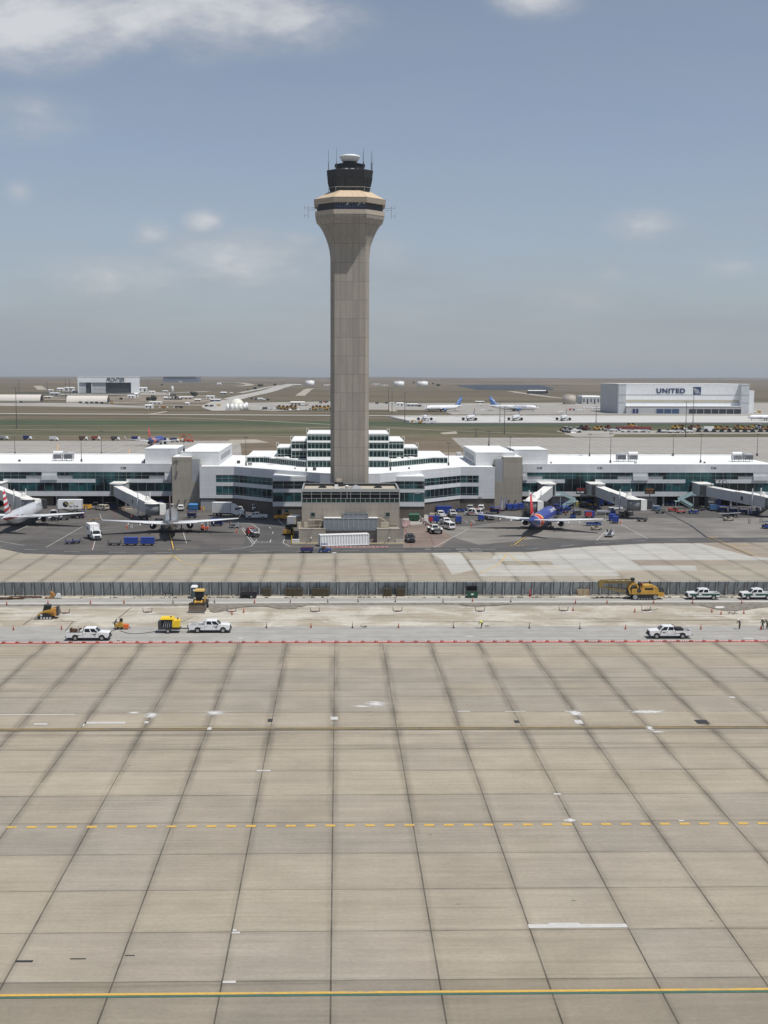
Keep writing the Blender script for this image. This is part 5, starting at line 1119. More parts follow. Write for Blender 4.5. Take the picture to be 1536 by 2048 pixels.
    if hoops:
        for t in (.05, .13, .19, .25):
            p = S.lerp(E, t); z = zr_+2.9; m = MB(); m.tube((p.x, p.y, z), (p.x-.6, p.y, z+1.9), .08, n=6); m.tube((p.x-.6, p.y, z+1.9), (p.x+.5, p.y, z+2.5), .10, n=6); m.tube((p.x+.5, p.y, z+2.5), (p.x+1.3, p.y-.5, z), .08, n=6); m.build('hose_boom', M_dark, b)
    if stairs:
        m = MB(); s = stairs; z = zr_
        m.box(s*1.9, s*4.0, -1.2, .8, z-.15, z); m.bar((s*4.0, -.2, z), (s*8.4, -.2, z-2.0), .9, .14); m.box(s*8.2, s*9.6, -1.0, .8, z-2.15, z-2.0); m.bar((s*8.4, -1.4, z-2.0), (s*4.4, -1.4, .1), .9, .14)
        for y_ in (-.7, .3): m.bar((s*4.0, y_, z+1.0), (s*8.4, y_, z-1.0), .06, .06); m.bar((s*4.0, y_, z+.5), (s*8.4, y_, z-1.5), .05, .9)
        m.bar((s*8.4, -1.9, z-1.0), (s*4.4, -1.9, 1.1), .05, .9)
        for x_, z2 in ((s*3.8, z), (s*8.4, z-2), (s*9.4, z-2)): m.cbox((x_, -.9, z2/2), (.14, .14, z2))
        m.build('stairs', M_teal, b)
    return b
bridge('grey jet bridge reaching the silver airliner at gate C38', 236, 379.5, 305, 338, 62)
bridge('grey jet bridge at the striped-tail airliner on the left edge', -10, 379.5, 57, 350, 65, tip=0)
bridge('pale jet bridge end-on behind the red tail fin of the blue airliner', 1096, 379.5, 1061, 346, 78, stairs=1, tip=0)
bridge('unoccupied jet bridge below gate number C42', 1194, 379.5, 1268, 351, 85)
bridge('unoccupied jet bridge below gate number C44 at the right edge', 1410, 379.5, 1545, 355, 80, stairs=-1, hoops=True)
# ---------------------------------------------------------------- vehicles (local +x is forward)
def paint(name, c, rough=.28): return mat(name, c, rough, var=.04, vs=.8)
P_white, P_silver, P_black, P_tan = paint('gloss_white_paint', (.77, .775, .77)), paint('silver_paint', (.42, .43, .44)), paint('black_paint', (.02, .022, .025)), paint('cream_paint', (.55, .5, .4))
P_blue, P_yel = paint('dark_blue_paint', (.025, .06, .25), .4), paint('amber_paint', (.70, .36, .03), .4)
M_head = mat('headlamp_glass', (.6, .62, .62), .1, var=0); M_tail = mat('tail_lamp_red', (.35, .02, .02), .2, var=0); M_rim = mat('wheel_rim', (.45, .45, .45), .35, .6, var=.1)
def wheels(t, xs, y, r, w=.28, rim=True):
    for x in xs:
        for s in (-1, 1):
            m = MB(); m.wheel((x, s*y, r), r, w); q = m.build('wheel', M_black, t)
            if rim: m = MB(); m.wheel((x, s*(y+.012), r), r*.58, w); m.build('rim', M_rim, q)
def arch(x, r, z0, n=6): return [(x+r*math.cos(math.pi*i/n), z0+r*math.sin(math.pi*i/n)) for i in range(n+1)]
def panes(fr0, fr1, y0, y1, z0, z1, ins=.1, splits=2, off=.015, sides=True, front=True, rear=True):
    """glass quads on the faces of a cab: fr0=(x0,x1) at z0, fr1 at z1; y0,y1 half widths"""
    m = MB(); (a0, a1), (b0, b1) = fr0, fr1; H = z1-z0; lo, hi = ins, 1-ins
    L = lambda p, q, t: p+(q-p)*t
    if front: m.quad([(L(a1, b1, lo)+off, -L(y0, y1, lo)*.9, L(z0, z1, lo)), (L(a1, b1, lo)+off, L(y0, y1, lo)*.9, L(z0, z1, lo)), (L(a1, b1, hi)+off, L(y0, y1, hi)*.88, L(z0, z1, hi)), (L(a1, b1, hi)+off, -L(y0, y1, hi)*.88, L(z0, z1, hi))])
    if rear: m.quad([(L(a0, b0, lo)-off, -L(y0, y1, lo)*.88, L(z0, z1, lo)), (L(a0, b0, lo)-off, L(y0, y1, lo)*.88, L(z0, z1, lo)), (L(a0, b0, hi)-off, L(y0, y1, hi)*.86, L(z0, z1, hi)), (L(a0, b0, hi)-off, -L(y0, y1, hi)*.86, L(z0, z1, hi))])
    if sides:
        for s in (-1, 1):
            for k in range(splits):
                t0, t1 = (k+.08)/splits, (k+.92)/splits
                P = []
                for tz, tt in ((lo, t0), (lo, t1), (hi, t1), (hi, t0)):
                    x0, x1 = L(a0, b0, tz)+.1, L(a1, b1, tz)-.1
                    P.append((L(x0, x1, tt), s*(L(y0, y1, tz)+off), L(z0, z1, tz)))
                m.quad(P)
    return m
def pickup(label, col, group=None, stripe=None, crew=True, bar=None, dark_grille=False, load=None, lenk=1.0, logo=False):
    t = thing('pickup_truck', label, 'pickup truck', group=group)
    F, Bk = 3.05, -3.2*lenk
    ra, fa = -1.95*lenk, 1.95; cab0, cab1 = (-.95 if crew else -.1), 1.55
    m = MB()
    prof = [(Bk, .55)]+[(ra-.5, .52)]+arch(ra, .5, .5)[::-1]+arch(fa, .5, .5)[::-1]+[(F-.05, .52), (F, .75), (F-.04, 1.14), (F-.18, 1.27), (cab1+.1, 1.36), (cab0-.05, 1.3), (cab0-.05, .85), (Bk, .85)]
    m.prism(prof, 1, -1.0, 1.0); bd = m.build('body', col, t)
    m = MB(); m.box(Bk, cab0-.055, -1.0, -.9, .851, 1.3); m.box(Bk, cab0-.055, .9, 1.0, .851, 1.3); m.box(Bk, Bk+.08, -.899, .899, .851, 1.28); m.build('bed', col, t)
    m = MB(); m.box(Bk+.085, cab0-.06, -.895, .895, .852, .87); m.box(Bk-.003, cab0-.06, -.985, -.915, 1.301, 1.32); m.box(Bk-.003, cab0-.06, .915, .985, 1.301, 1.32); m.build('bed_liner', M_dark, t)
    m = MB(); b0, b1 = (cab0+.02, cab1), (cab0+.12, cab1-.72)
    m.frus((b0[0], b0[1], -.96, .96, 1.29), (b1[0], b1[1], -.78, .78, 1.97)); m.frus((b1[0], b1[1], -.78, .78, 1.97), (b1[0]+.12, b1[1]-.14, -.66, .66, 2.02)); m.build('cab', col, t)
    panes(b0, b1, .96, .78, 1.29, 1.97, .12, 2 if crew else 1).build('windows', M_glassd, t)
    m = MB()
    for s in (-1, 1):
        for x in ([cab0+.05, (cab0+cab1)/2-.05, cab1-.1] if crew else [cab0+.05, cab1-.1]): m.box(x-.012, x+.012, s*1.0, s*1.004, .62, 1.28)
        for x in ([cab0+.25, (cab0+cab1)/2+.1] if crew else [cab0+.25]): m.box(x, x+.2, s*1.0, s*1.02, 1.12, 1.16)
        m.box(cab0-.08, cab0-.05, s*1.0, s*1.004, .6, 1.3)
    m.build('door_seams', M_dark, bd)
    m = MB(); m.box(F-.06, F+.02, -.8, .8, .72, 1.14); m.build('grille', M_dark if not dark_grille else M_black, t)
    m = MB(); m.box(F-.12, F+.14, -1.0, 1.0, .45, .72); m.build('bumper', M_dark if dark_grille else M_chrome, t); m = MB(); m.box(Bk-.16, Bk+.02, -.98, .98, .5, .7); m.build('bumper', M_dark, t)
    for s in (-1, 1):
        m = MB(); m.box(F-.1, F+.025, s*.98, s*.72, .85, 1.05); m.build('headlight', M_head, t)
        m = MB(); m.box(Bk-.015, Bk+.05, s*.99, s*.86, .9, 1.2); m.build('tail_light', M_tail, t)
        m = MB(); m.box(1.05, 1.22, s*.98, s*1.22, 1.38, 1.62); m.build('mirror', M_dark, t)
    m = MB(); m.box(Bk+.2, F-.3, -.85, .85, .35, .55); m.build('underbody', M_black, t)
    if stripe:
        m = MB()
        for s in (-1, 1): m.box(Bk+.02, F-.25, s*1.0, s*1.008, .80, 1.16)
        m.box(F-.02, F-.01, -1, 1, .8, 1.0); m.build('side_stripe', stripe, bd)
        m = MB(); m.box(.55, 1.05, -1.015, -1.009, .86, 1.08); m.box(.55, 1.05, 1.009, 1.015, .86, 1.08); m.build('door_badge', M_white, bd)
    if logo:
        m = MB()
        for s in (-1, 1): m.add([(.45, s*1.006, 1.12), (.75, s*1.006, 1.0), (.62, s*1.006, .88), (1.0, s*1.006, .95), (1.05, s*1.006, 1.08), (.8, s*1.006, 1.12)], [(0, 1, 2), (1, 2, 3), (1, 3, 4, 5)])
        m.build('door_badge', M_dark, bd)
    if bar: m = MB(); m.box(-.1, .15, -.5, .5, 2.02, 2.14); m.build('light_bar', bar, t)
    if load == 'rack':
        m = MB()
        for x in (-.85,): m.bar((x, -.85, 1.3), (x, -.85, 2.0), .08, .08); m.bar((x, .85, 1.3), (x, .85, 2.0), .08, .08); m.bar((x, -.85, 2.0), (x, .85, 2.0), .08, .08); m.bar((x, -.85, 1.65), (x, .85, 1.65), .06, .06)
        m.build('headache_rack', M_black, t); m = MB(); m.box(-1.5, -1.0, -.85, .85, 1.0, 1.55); m.build('tool_chest', M_lgrey, t)
    wheels(t, (ra, fa), .86, .42)
    return t
def place(t, px, py, head=0, z=None, at=None):
    v = at if at is not None else W(px, py)
    t.location = (v.x, v.y, .03 if z is None else z); t.rotation_euler.z = R(head); return t
def van(label, col, group=None, suv=False, high=False, accent=None):
    t = thing('suv' if suv else 'van', label, 'SUV' if suv else 'van', group=group); L = 2.4 if suv else 2.7; H = 1.78 if suv else 2.1
    if high: H = 2.6
    m = MB(); hb = 1.05
    m.prism([(-L, .45)]+arch(-L*.62, .42, .45)[::-1]+arch(L*.62, .42, .45)[::-1]+[(L-.05, .45), (L, .8), (L-.15, hb-.05), (L-.9, hb+.06), (-L, hb+.05)], 1, -.95, .95); m.build('body', col, t)
    b0, b1 = (-L+.02, L-(1.0 if suv else .85)), (-L+.22, L-(1.75 if suv else 1.5))
    m = MB(); m.frus((b0[0], b0[1], -.94, .94, hb+.04), (b1[0], b1[1], -.78, .78, H-.06)); m.frus((b1[0], b1[1], -.78, .78, H-.06), (b1[0]+.15, b1[1]-.15, -.64, .64, H)); m.build('cab', col, t)
    panes(b0, b1, .94, .78, hb+.04, H-.06, .12, 3).build('windows', M_glassd, t)
    m = MB(); m.box(L-.1, L+.06, -.92, .92, .4, .62); m.build('bumper', M_dark, t); m = MB(); m.box(-L-.08, -L+.02, -.92, .92, .42, .6); m.build('bumper', M_dark, t)
    for s in (-1, 1):
        m = MB(); m.box(L-.12, L+.01, s*.92, s*.62, .7, .9); m.build('headlight', M_head, t); m = MB(); m.box(-L-.012, -L+.05, s*.93, s*.78, .75, 1.05); m.build('tail_light', M_tail, t)
        m = MB(); m.box(L-1.25, L-1.1, s*.95, s*1.15, 1.1, 1.28); m.build('mirror', M_dark, t)
    if accent: m = MB(); m.box(-L*.2, L*.5, -.962, -.953, .7, 1.05); m.box(-L*.2, L*.5, .953, .962, .7, 1.05); m.box(-L*.7, -L*.1, -.6, .6, H+.002, H+.02); m.build('side_panel', accent, t)
    wheels(t, (-L*.62, L*.62), .82, .36, .24); return t
def cart(label, col=M_blue, end=None, kind='box', group='baggage carts on the gate area', L=3.2):
    t = thing('baggage_cart', label, 'baggage cart', group=group); h = L/2
    m = MB(); m.box(-h, h, -.8, .8, .42, .56); m.box(h, h+.9, -.05, .05, .4, .48); m.build('chassis', M_dark, t)
    wheels(t, (-h*.62, h*.62), .62, .24, .16, False)
    if kind == 'box':
        m = MB(); m.box(-h, h, -.8, -.76, .56, 1.9); m.box(-h, h, .76, .8, .56, 1.9); m.box(-h, -h+.05, -.759, .759, .56, 1.9); m.box(h-.05, h, -.759, .759, .56, 1.9); m.build('canvas_side', col, t)
        m = MB(); m.box(-h-.04, h+.04, -.84, .84, 1.9, 1.97); m.build('roof', end or col, t)
        m = MB()
        for k in range(4): m.box(-h+2*h*k/3-.03, -h+2*h*k/3+.03, -.825, -.802, .56, 1.9)
        m.build('post', M_navy, t)
    elif kind == 'open':
        m = MB()
        for x in (-h+.03, h-.03):
            for y in (-.76, .76): m.bar((x, y, .56), (x, y, 1.9), .07, .07)
        m.box(-h, -h+.05, -.72, .72, .56, 1.9); m.build('frame', end or col, t)
        m = MB(); m.box(-h-.05, h+.05, -.84, .84, 1.9, 1.97); m.build('roof', col, t)
        m = MB(); m.box(-h+.2, h-.2, -.5, .6, .56, 1.35); m.build('luggage_load', M_navy, t)
    else:
        m = MB(); m.box(-h, h, -.76, .76, .56, .60)
        for x in (-h+.04, h-.04): m.bar((x, -.72, .6), (x, -.72, 1.25), .07, .07); m.bar((x, .72, .6), (x, .72, 1.25), .07, .07); m.bar((x, -.72, 1.25), (x, .72, 1.25), .07, .07); m.bar((x, -.72, .9), (x, .72, .9), .06, .06)
        m.build('rail_frame', col, t)
    return t
def tug(label, col=P_blue, canopy=None, driver=False, group=None, seat=M_black):
    t = thing('baggage_tug', label, 'baggage tug', group=group)
    m = MB(); m.prism([(-1.4, .3), (1.4, .3), (1.45, .85), (.3, 1.0), (.25, .62), (-.7, .62), (-.75, .95), (-1.4, .9)], 1, -.75, .75); m.build('body', col, t)
    m = MB(); m.box(-.68, -.2, -.6, .6, .625, .85); m.box(-.74, -.6, -.6, .6, .85, 1.25); m.build('seat', seat, t)
    m = MB(); m.tube((.28, .1, .9), (-.05, .1, 1.2), .04, n=6); m.tube((-.05, .1, 1.2), (-.08, .1, 1.22), .19, n=12); m.build('steering_wheel', M_black, t)
    if canopy:
        m = MB(); m.box(-.95, .55, -.72, .72, 1.95, 2.02); m.build('canopy', canopy, t)
        for x in (-.88, .48):
            for y in (-.66, .66): m = MB(); m.bar((x, y, .85), (x, y, 1.95), .06, .06); m.build('canopy_post', M_dark, t)
    m = MB(); m.box(-1.55, -1.38, -.12, .12, .35, .5); m.build('hitch', M_dark, t)
    wheels(t, (-.9, .92), .68, .34, .22); return t
def belt_loader(label, col=P_blue, up=12, group='belt loaders on the gate area', L=6.5):
    t = thing('belt_loader', label, 'belt loader', group=group)
    m = MB(); m.box(-2.2, 2.0, -.95, .95, .4, .85); m.box(.2, 1.2, .35, .95, .85, 1.2); m.build('chassis', col, t)
    m = MB(); a = R(up); c = Vector((-.2, -.25, 1.15)); d = Vector((math.cos(a), 0, math.sin(a))); p, q = c-d*(L/2), c+d*(L/2); m.bar(p, q, .95, .16); b = m.build('conveyor', M_dark, t)
    m = MB()
    for s in (-.5, .5): m.bar(p+Vector((0, s, .12)), q+Vector((0, s, .12)), .07, .14)
    m.build('side_rail', M_lgrey, b); m = MB(); m.bar(c+d*1.6+Vector((0, 0, -.9)), c+d*1.8, .14, .14); m.build('lift_arm', M_dark, t)
    m = MB(); m.box(.25, .75, .45, .85, 1.2, 1.35); m.box(.2, .32, .45, .85, 1.35, 1.75); m.build('seat', M_black, t); wheels(t, (-1.5, 1.3), .82, .36, .24); return t
def gpu(label, col=P_blue, top=None, group=None, s=1.0, name='ground_power_unit', cat='power unit'):
    t = thing(name, label, cat, group=group)
    m = MB(); m.frus((-1.3*s, 1.3*s, -.85*s, .85*s, .4), (-1.25*s, 1.2*s, -.8*s, .8*s, .45+1.1*s)); m.build('housing', col, t)
    m = MB(); m.box(-1.0*s, .9*s, -.72*s, .72*s, .452+1.1*s, .52+1.1*s); m.rev([(.09, 0), (.09, .4)], (-.8*s, .4*s, .5+1.1*s), 8); m.build('lid', top or M_dark, t)
    m = MB()
    for k in range(4): m.box(-1.0*s+.3*k*s, -.8*s+.3*k*s, -.90*s, -.84*s, .7, .4+.8*s)
    m.build('louvre', M_dark, t); m = MB(); m.bar((1.2*s, 0, .4), (2.3*s, 0, .3), .08, .08); m.build('tow_bar', M_dark, t); wheels(t, (-.8*s, .8*s), .7*s, .26, .18, False); return t
def box_truck(label, col=P_white, box=None, blen=5.2, bz=1.0, bh=2.6, raised=0, group=None, semi=False, name='box_truck', cat='truck', conv=False):
    t = thing(name, label, cat, group=group); L = blen+2.3; r = -L/2
    m = MB(); m.box(r+.1, L/2-.3, -.5, .5, .55, .8); m.build('chassis', M_dark, t)
    z = bz+raised
    m = MB(); m.box(r, r+blen, -1.2, 1.2, z, z+bh); bx = m.build('cargo_box', box or M_white, t)
    m = MB(); m.box(r-.02, r+blen+.02, -1.22, 1.22, z+bh, z+bh+.06); m.build('box_roof', M_roof, bx)
    m = MB(); m.box(r-.03, r, -1.05, 1.05, z+.1, z+bh-.15); m.build('rear_door', M_lgrey, bx)
    if raised:
        m = MB()
        for s in (-.8, .8):
            m.bar((r+.5, s, bz), (r+blen-.5, s, z), .12, .16); m.bar((r+.5, s*1.1, z), (r+blen-.5, s*1.1, bz), .12, .16)
        m.box(r+.3, r+blen-.2, -1.0, 1.0, bz-.2, bz-.05); m.build('scissor_lift', M_dark, t)
    c0 = r+blen+.12; c1 = L/2
    if semi: # long-nosed tractor with a sleeper and roof fairing
        m = MB(); m.prism([(c0, .7), (c0+3.9, .7), (c0+4.0, 1.3), (c0+3.7, 1.75), (c0+2.3, 2.0), (c0+1.9, 2.75), (c0+1.0, 3.5), (c0, 3.7)], 1, -1.1, 1.1); m.build('cab', col, t)
        m = MB(); m.quad([(c0+2.34, -.95, 2.05), (c0+2.34, .95, 2.05), (c0+1.97, .9, 2.7), (c0+1.97, -.9, 2.7)])
        for s in (-1, 1): m.quad([(c0+1.3, s*1.11, 1.95), (c0+2.15, s*1.11, 1.95), (c0+1.85, s*1.11, 2.6), (c0+1.3, s*1.11, 2.6)])
        m.build('windows', M_glassd, t); m = MB(); m.box(c0+3.85, c0+4.05, -.6, .6, .8, 1.6); m.build('grille', M_dark, t); m = MB(); m.box(c0+3.7, c0+4.15, -1.1, 1.1, .4, .72); m.build('bumper', M_lgrey, t)
        for s in (-1, 1): m = MB(); m.box(c0+3.75, c0+3.95, s*1.1, s*.75, 1.05, 1.3); m.build('headlight', M_head, t); m = MB(); m.box(c0+2.1, c0+2.25, s*1.15, s*1.4, 1.9, 2.5); m.build('mirror', M_dark, t)
        wheels(t, (r+.8, r+2.0, c0+.3, c0+2.9), .95, .5, .4)
    else:
        m = MB(); m.prism([(c0, .6), (c1+.3, .6), (c1+.32, 1.35), (c1-.45 if conv else c1+.2, 1.55), (c1-.7 if conv else c1-.05, 2.35), (c1-.9 if conv else c1-.3, 2.45), (c0, 2.45)], 1, -1.05, 1.05); m.build('cab', col, t)
        x0, x1 = (c1-.45, c1-.7) if conv else (c1+.2, c1-.05)
        m = MB(); m.quad([(x0+.02, -.92, 1.62), (x0+.02, .92, 1.62), (x1+.02, .88, 2.3), (x1+.02, -.88, 2.3)])
        for s in (-1, 1): m.quad([(c0+.2, s*1.06, 1.55), (x0-.1, s*1.06, 1.55), (x1-.1, s*1.06, 2.25), (c0+.2, s*1.06, 2.25)])
        m.build('windows', M_glassd, t); m = MB(); m.box(c1+.28, c1+.36, -.7, .7, .75, 1.25); m.build('grille', M_dark, t); m = MB(); m.box(c1+.2, c1+.45, -1.05, 1.05, .42, .68); m.build('bumper', M_dark, t)
        for s in (-1, 1): m = MB(); m.box(c1+.2, c1+.35, s*1.02, s*.74, .9, 1.12); m.build('headlight', M_head, t); m = MB(); m.box(c1-.3, c1-.15, s*1.08, s*1.35, 1.6, 2.1); m.build('mirror', M_dark, t)
        wheels(t, (r+1.2, c1-.5), .95, .46, .34)
    return t
# ---------------------------------------------------------------- people
def person(label, pose='stand', vest=None, shirt=(.08, .09, .06), legs=(.03, .035, .05), hat=(.75, .75, .72), h=1.76, loc=(0, 0, 0), rz=0, skin=(.42, .26, .18)):
    J = {'hip': (0, 0, .95), 'chest': (0, 0, 1.32), 'neck': (0, 0, 1.48), 'head': (0, .02, 1.60), 'top': (0, .03, 1.70), 'sl': (-.19, 0, 1.42), 'sr': (.19, 0, 1.42), 'el': (-.25, .02, 1.13), 'er': (.25, .02, 1.13), 'hl': (-.24, .14, .9), 'hr': (.24, .14, .9), 'kl': (-.11, .02, .5), 'kr': (.11, .03, .5), 'al': (-.12, 0, .08), 'ar': (.12, 0, .08), 'tl': (-.13, .17, .04), 'tr': (.13, .17, .04)}
    if pose == 'bend':
        J.update(hip=(0, -.18, .9), chest=(0, .18, 1.1), neck=(0, .33, 1.13), head=(0, .45, 1.1), top=(0, .53, 1.06), sl=(-.19, .25, 1.08), sr=(.19, .25, 1.08), el=(-.23, .38, .82), er=(.23, .38, .82), hl=(-.15, .55, .62), hr=(.15, .55, .62), kl=(-.12, .02, .5), kr=(.12, -.02, .5))
    elif pose == 'stoop':
        J.update(hip=(0, -.08, .92), chest=(0, .1, 1.24), neck=(0, .17, 1.38), head=(0, .24, 1.46), top=(0, .29, 1.55), sl=(-.19, .12, 1.33), sr=(.19, .12, 1.33), el=(-.27, .3, 1.1), er=(.27, .28, 1.1), hl=(-.16, .52, 1.0), hr=(.16, .52, 1.0))
    elif pose == 'sit':
        J.update(hip=(0, 0, .5), chest=(0, -.02, .88), neck=(0, 0, 1.04), head=(0, .03, 1.16), top=(0, .04, 1.26), sl=(-.19, 0, .98), sr=(.19, 0, .98), el=(-.26, .12, .74), er=(.26, .12, .74), hl=(-.16, .38, .72), hr=(.16, .38, .72), kl=(-.13, .42, .52), kr=(.13, .42, .52), al=(-.13, .48, .1), ar=(.13, .48, .1), tl=(-.13, .62, .06), tr=(.13, .62, .06))
    Rr = {'hip': .15, 'chest': .17, 'neck': .065, 'head': .1, 'top': .075, 'sl': .08, 'sr': .08, 'el': .055, 'er': .055, 'hl': .045, 'hr': .045, 'kl': .075, 'kr': .075, 'al': .055, 'ar': .055, 'tl': .045, 'tr': .045}
    K = list(J); E = [('hip', 'chest'), ('chest', 'neck'), ('neck', 'head'), ('head', 'top'), ('chest', 'sl'), ('chest', 'sr'), ('sl', 'el'), ('sr', 'er'), ('el', 'hl'), ('er', 'hr'), ('hip', 'kl'), ('hip', 'kr'), ('kl', 'al'), ('kr', 'ar'), ('al', 'tl'), ('ar', 'tr')]
    s = h/1.76; me = bpy.data.meshes.new('p'); me.from_pydata([Vector(J[k])*s for k in K], [(K.index(a), K.index(b)) for a, b in E], [])
    o = bpy.data.objects.new('p', me); COL.objects.link(o)
    md = o.modifiers.new('s', 'SKIN'); sv = me.skin_vertices[0].data
    for i, k in enumerate(K): sv[i].radius = (Rr[k]*s, Rr[k]*s*(.72 if k in ('chest', 'hip') else 1)); sv[i].use_root = (k == 'hip')
    o.modifiers.new('ss', 'SUBSURF').levels = 1
    nm = bpy.data.meshes.new_from_object(o.evaluated_get(bpy.context.evaluated_depsgraph_get())); bpy.data.objects.remove(o)
    nm.materials.clear(); sk = mat('skin', skin, .6, var=.03); sh = mat('cloth_%d_%d_%d' % tuple(int(c*99) for c in shirt), shirt, .8); lg = mat('cloth_%d_%d_%d' % tuple(int(c*99) for c in legs), legs, .85)
    for q in (sk, sh, lg): nm.materials.append(q)
    hip = Vector(J['hip'])*s; hd = Vector(J['head'])*s; hands = [Vector(J['hl'])*s, Vector(J['hr'])*s]
    legpts = [Vector(J[k])*s for k in ('kl', 'kr', 'al', 'ar', 'tl', 'tr')]
    for p in nm.polygons:
        c = p.center; p.use_smooth = True
        dleg = min((c-q).length for q in legpts+[hip-Vector((0, 0, .05))]); dup_ = min((c-Vector(J[k])*s).length for k in ('chest', 'sl', 'sr', 'el', 'er'))
        p.material_index = 0 if (c-hd).length < .15*s or min((c-q).length for q in hands) < .09*s or (c-Vector(J['top'])*s).length < .1 else (2 if dleg < dup_ else 1)
    b = bpy.data.objects.new('person', nm); COL.objects.link(b); b.location = loc; b.rotation_euler.z = rz; tag(b, label, 'person')
    if hat:
        tp = Vector(J['top'])*s; up = (tp-hd).normalized(); m = MB(); q = up.to_track_quat('Z', 'Y').to_matrix().to_4x4(); m.T = Matrix.Translation(hd+up*.05*s) @ q
        m.rev([(.17, 0), (.15, .015), (.135, .03), (.12, .09), (.07, .13), (.01, .14)], n=12); m.build('hard_hat', mat('hat_%d_%d' % (int(hat[0]*99), int(hat[2]*99)), hat, .4, var=0), b)
    if vest:
        c0, c1 = hip.lerp(Vector(J['chest'])*s, .25), Vector(J['neck'])*s*1.0; c1 = Vector(J['chest'])*s.__float__() if False else Vector(J['chest'])*s+(Vector(J['neck'])-Vector(J['chest']))*s*.45
        m = MB(); m.tube(c0, c1, .185*s, .20*s, 10); m.build('vest', mat('vest_%d_%d' % (int(vest[0]*99), int(vest[1]*99)), vest, .6, var=.05), b)
    return b
O_VEST, Y_VEST = (.80, .16, .03), (.55, .65, .06)
def cone(label, loc, group, col=M_orange, s=1.0, tall=False):
    t = thing('traffic_cone', label, 'traffic cone', loc, 0, group)
    m = MB(); m.box(-.2*s, .2*s, -.2*s, .2*s, 0, .06); m.build('base', M_black if tall else col, t)
    m = MB(); m.rev([(.15*s, .06), (.04*s, .95*s)] if not tall else [(.09*s, .06), (.055*s, 1.1*s), (.055*s, 1.15*s)], n=10); c = m.build('body', col, t)
    m = MB(); m.rev([(.105*s, .42*s), (.08*s, .58*s)] if not tall else [(.085*s, .75*s), (.08*s, .9*s)], n=10, caps=False); m.build('reflective_collar', M_white, c)
    return t
# ---------------------------------------------------------------- gate area placements
GP = 'white service vehicles at the gates'
t = box_truck('white catering truck with raised box beside the striped-tail airliner', raised=1.9, blen=6.8, bh=2.5, name='catering_truck', cat='catering truck'); v = WY(133, 1020, 352); place(t, 0, 0, 180, at=Vector((v.x, 352, 0)))
yy = -1.225
bx = [c for c in t.children if c.name.startswith('cargo_box')][0]
e = text('box_lettering', 'LSG', .8, mat('gold_lettering', (.55, .45, .08), .5, var=0), bx, .003, rot=(math.pi/2, 0, math.pi), loc=(-1.0, 1.21, 4.25), bold=.02)
e = text('box_lettering', 'Sky Chefs', .78, M_sign, bx, .003, rot=(math.pi/2, 0, math.pi), loc=(-1.0, 1.21, 3.35), bold=.02, xs=.86)
m = MB(); m.tube((-.05, 1.2, 4.2), (-.05, 1.215, 4.2), .85, n=24); em = m.build('box_emblem', M_sign, bx); m = MB(); m.add([(-.75, 1.22, 4.1), (-.05, 1.22, 4.9), (.3, 1.22, 4.75), (-.6, 1.22, 3.75)], [(0, 1, 2, 3)]); m.build('emblem_swoosh', mat('olive_emblem', (.30, .29, .10), .5), em)
t = box_truck('white catering truck parked alone facing the camera on the dark pavement', blen=4.6, bz=1.2, bh=2.6, name='catering_truck', cat='catering truck', conv=True); place(t, 188, 1078, -66); bx = [c for c in t.children if c.name.startswith('cargo_box')][0]
m = MB(); m.tube((-2.2, -1.2, 2.6), (-2.2, -1.215, 2.6), .5, n=18); m.build('box_emblem', M_sign, bx); text('box_lettering', 'Sky Chefs', .45, M_sign, bx, .003, rot=(math.pi/2, 0, 0), loc=(-1.5, -1.21, 2.4), xs=.8)
m = MB(); m.frus((2.15, 2.9, -.7, .7, 2.46), (2.2, 2.7, -.6, .6, 3.3)); m.build('cab_roof_unit', M_white, t)
t = box_truck('white semi truck with tall sleeper cab near the loading door', blen=5.5, bz=1.0, bh=3.0, semi=True, name='semi_truck', box=M_dirtywhite); place(t, 452, 1032, -8)
t = pickup('white pickup truck facing left in the shade under the hall', P_white, GP, dark_grille=True); place(t, 513, 1038, 176)
t = pickup('dark silver pickup truck behind the nose of the semi truck', P_silver, GP); place(t, 479, 1026, -80)
t = box_truck('white box truck in the shade behind the white pickup', blen=4.2, bh=2.2, group=GP); place(t, 510, 1022, -82)
t = van('white SUV parked rear-on by the left stair tower', P_white, GP, True); place(t, 362, 1021, 95)
t = van('silver SUV parked left of the white one by the left stair tower', P_silver, GP, True); place(t, 343, 1019, 95)
def skip(label, col, px, py, head, lid=None, s=1.0, cat='dumpster'):
    t = thing('dumpster', label, cat); m = MB(); m.frus((-1.2*s, 1.2*s, -.8*s, .8*s, .2), (-1.35*s, 1.35*s, -1.0*s, 1.0*s, 1.55*s)); m.build('bin', col, t)
    m = MB(); m.box(-1.4*s, 1.4*s, -1.05*s, -.9*s, 1.5*s, 1.6*s)
    for x in (-.8*s, 0, .8*s): m.box(x-.05, x+.05, -1.04*s, -.85*s, .3, 1.5*s)
    m.build('rib', col, t); m = MB(); 
    if lid == 'up': m.box(-1.35*s, 1.35*s, 1.0*s, 1.08*s, 1.5*s, 2.6*s)
    else: m.frus((-1.36*s, 1.36*s, -1.0*s, 1.02*s, 1.61*s), (-1.3*s, 1.3*s, -.6*s, 1.0*s, 1.9*s))
    m.build('lid', M_black if lid else col, t)
    for x in (-.9*s, .9*s): m = MB(); m.wheel((x, -.6*s, .12), .12, .1); m.build('caster', M_black, t)
    return place(t, px, py, head)
skip('bright blue dumpster against the left stair tower', mat('bright_blue_bin', (.06, .22, .48), .5, var=.15), 387, 1020, 0, s=1.05)
skip('dark green dumpster beside the right side of the podium building', M_green, 828, 1042, 0, s=1.15)
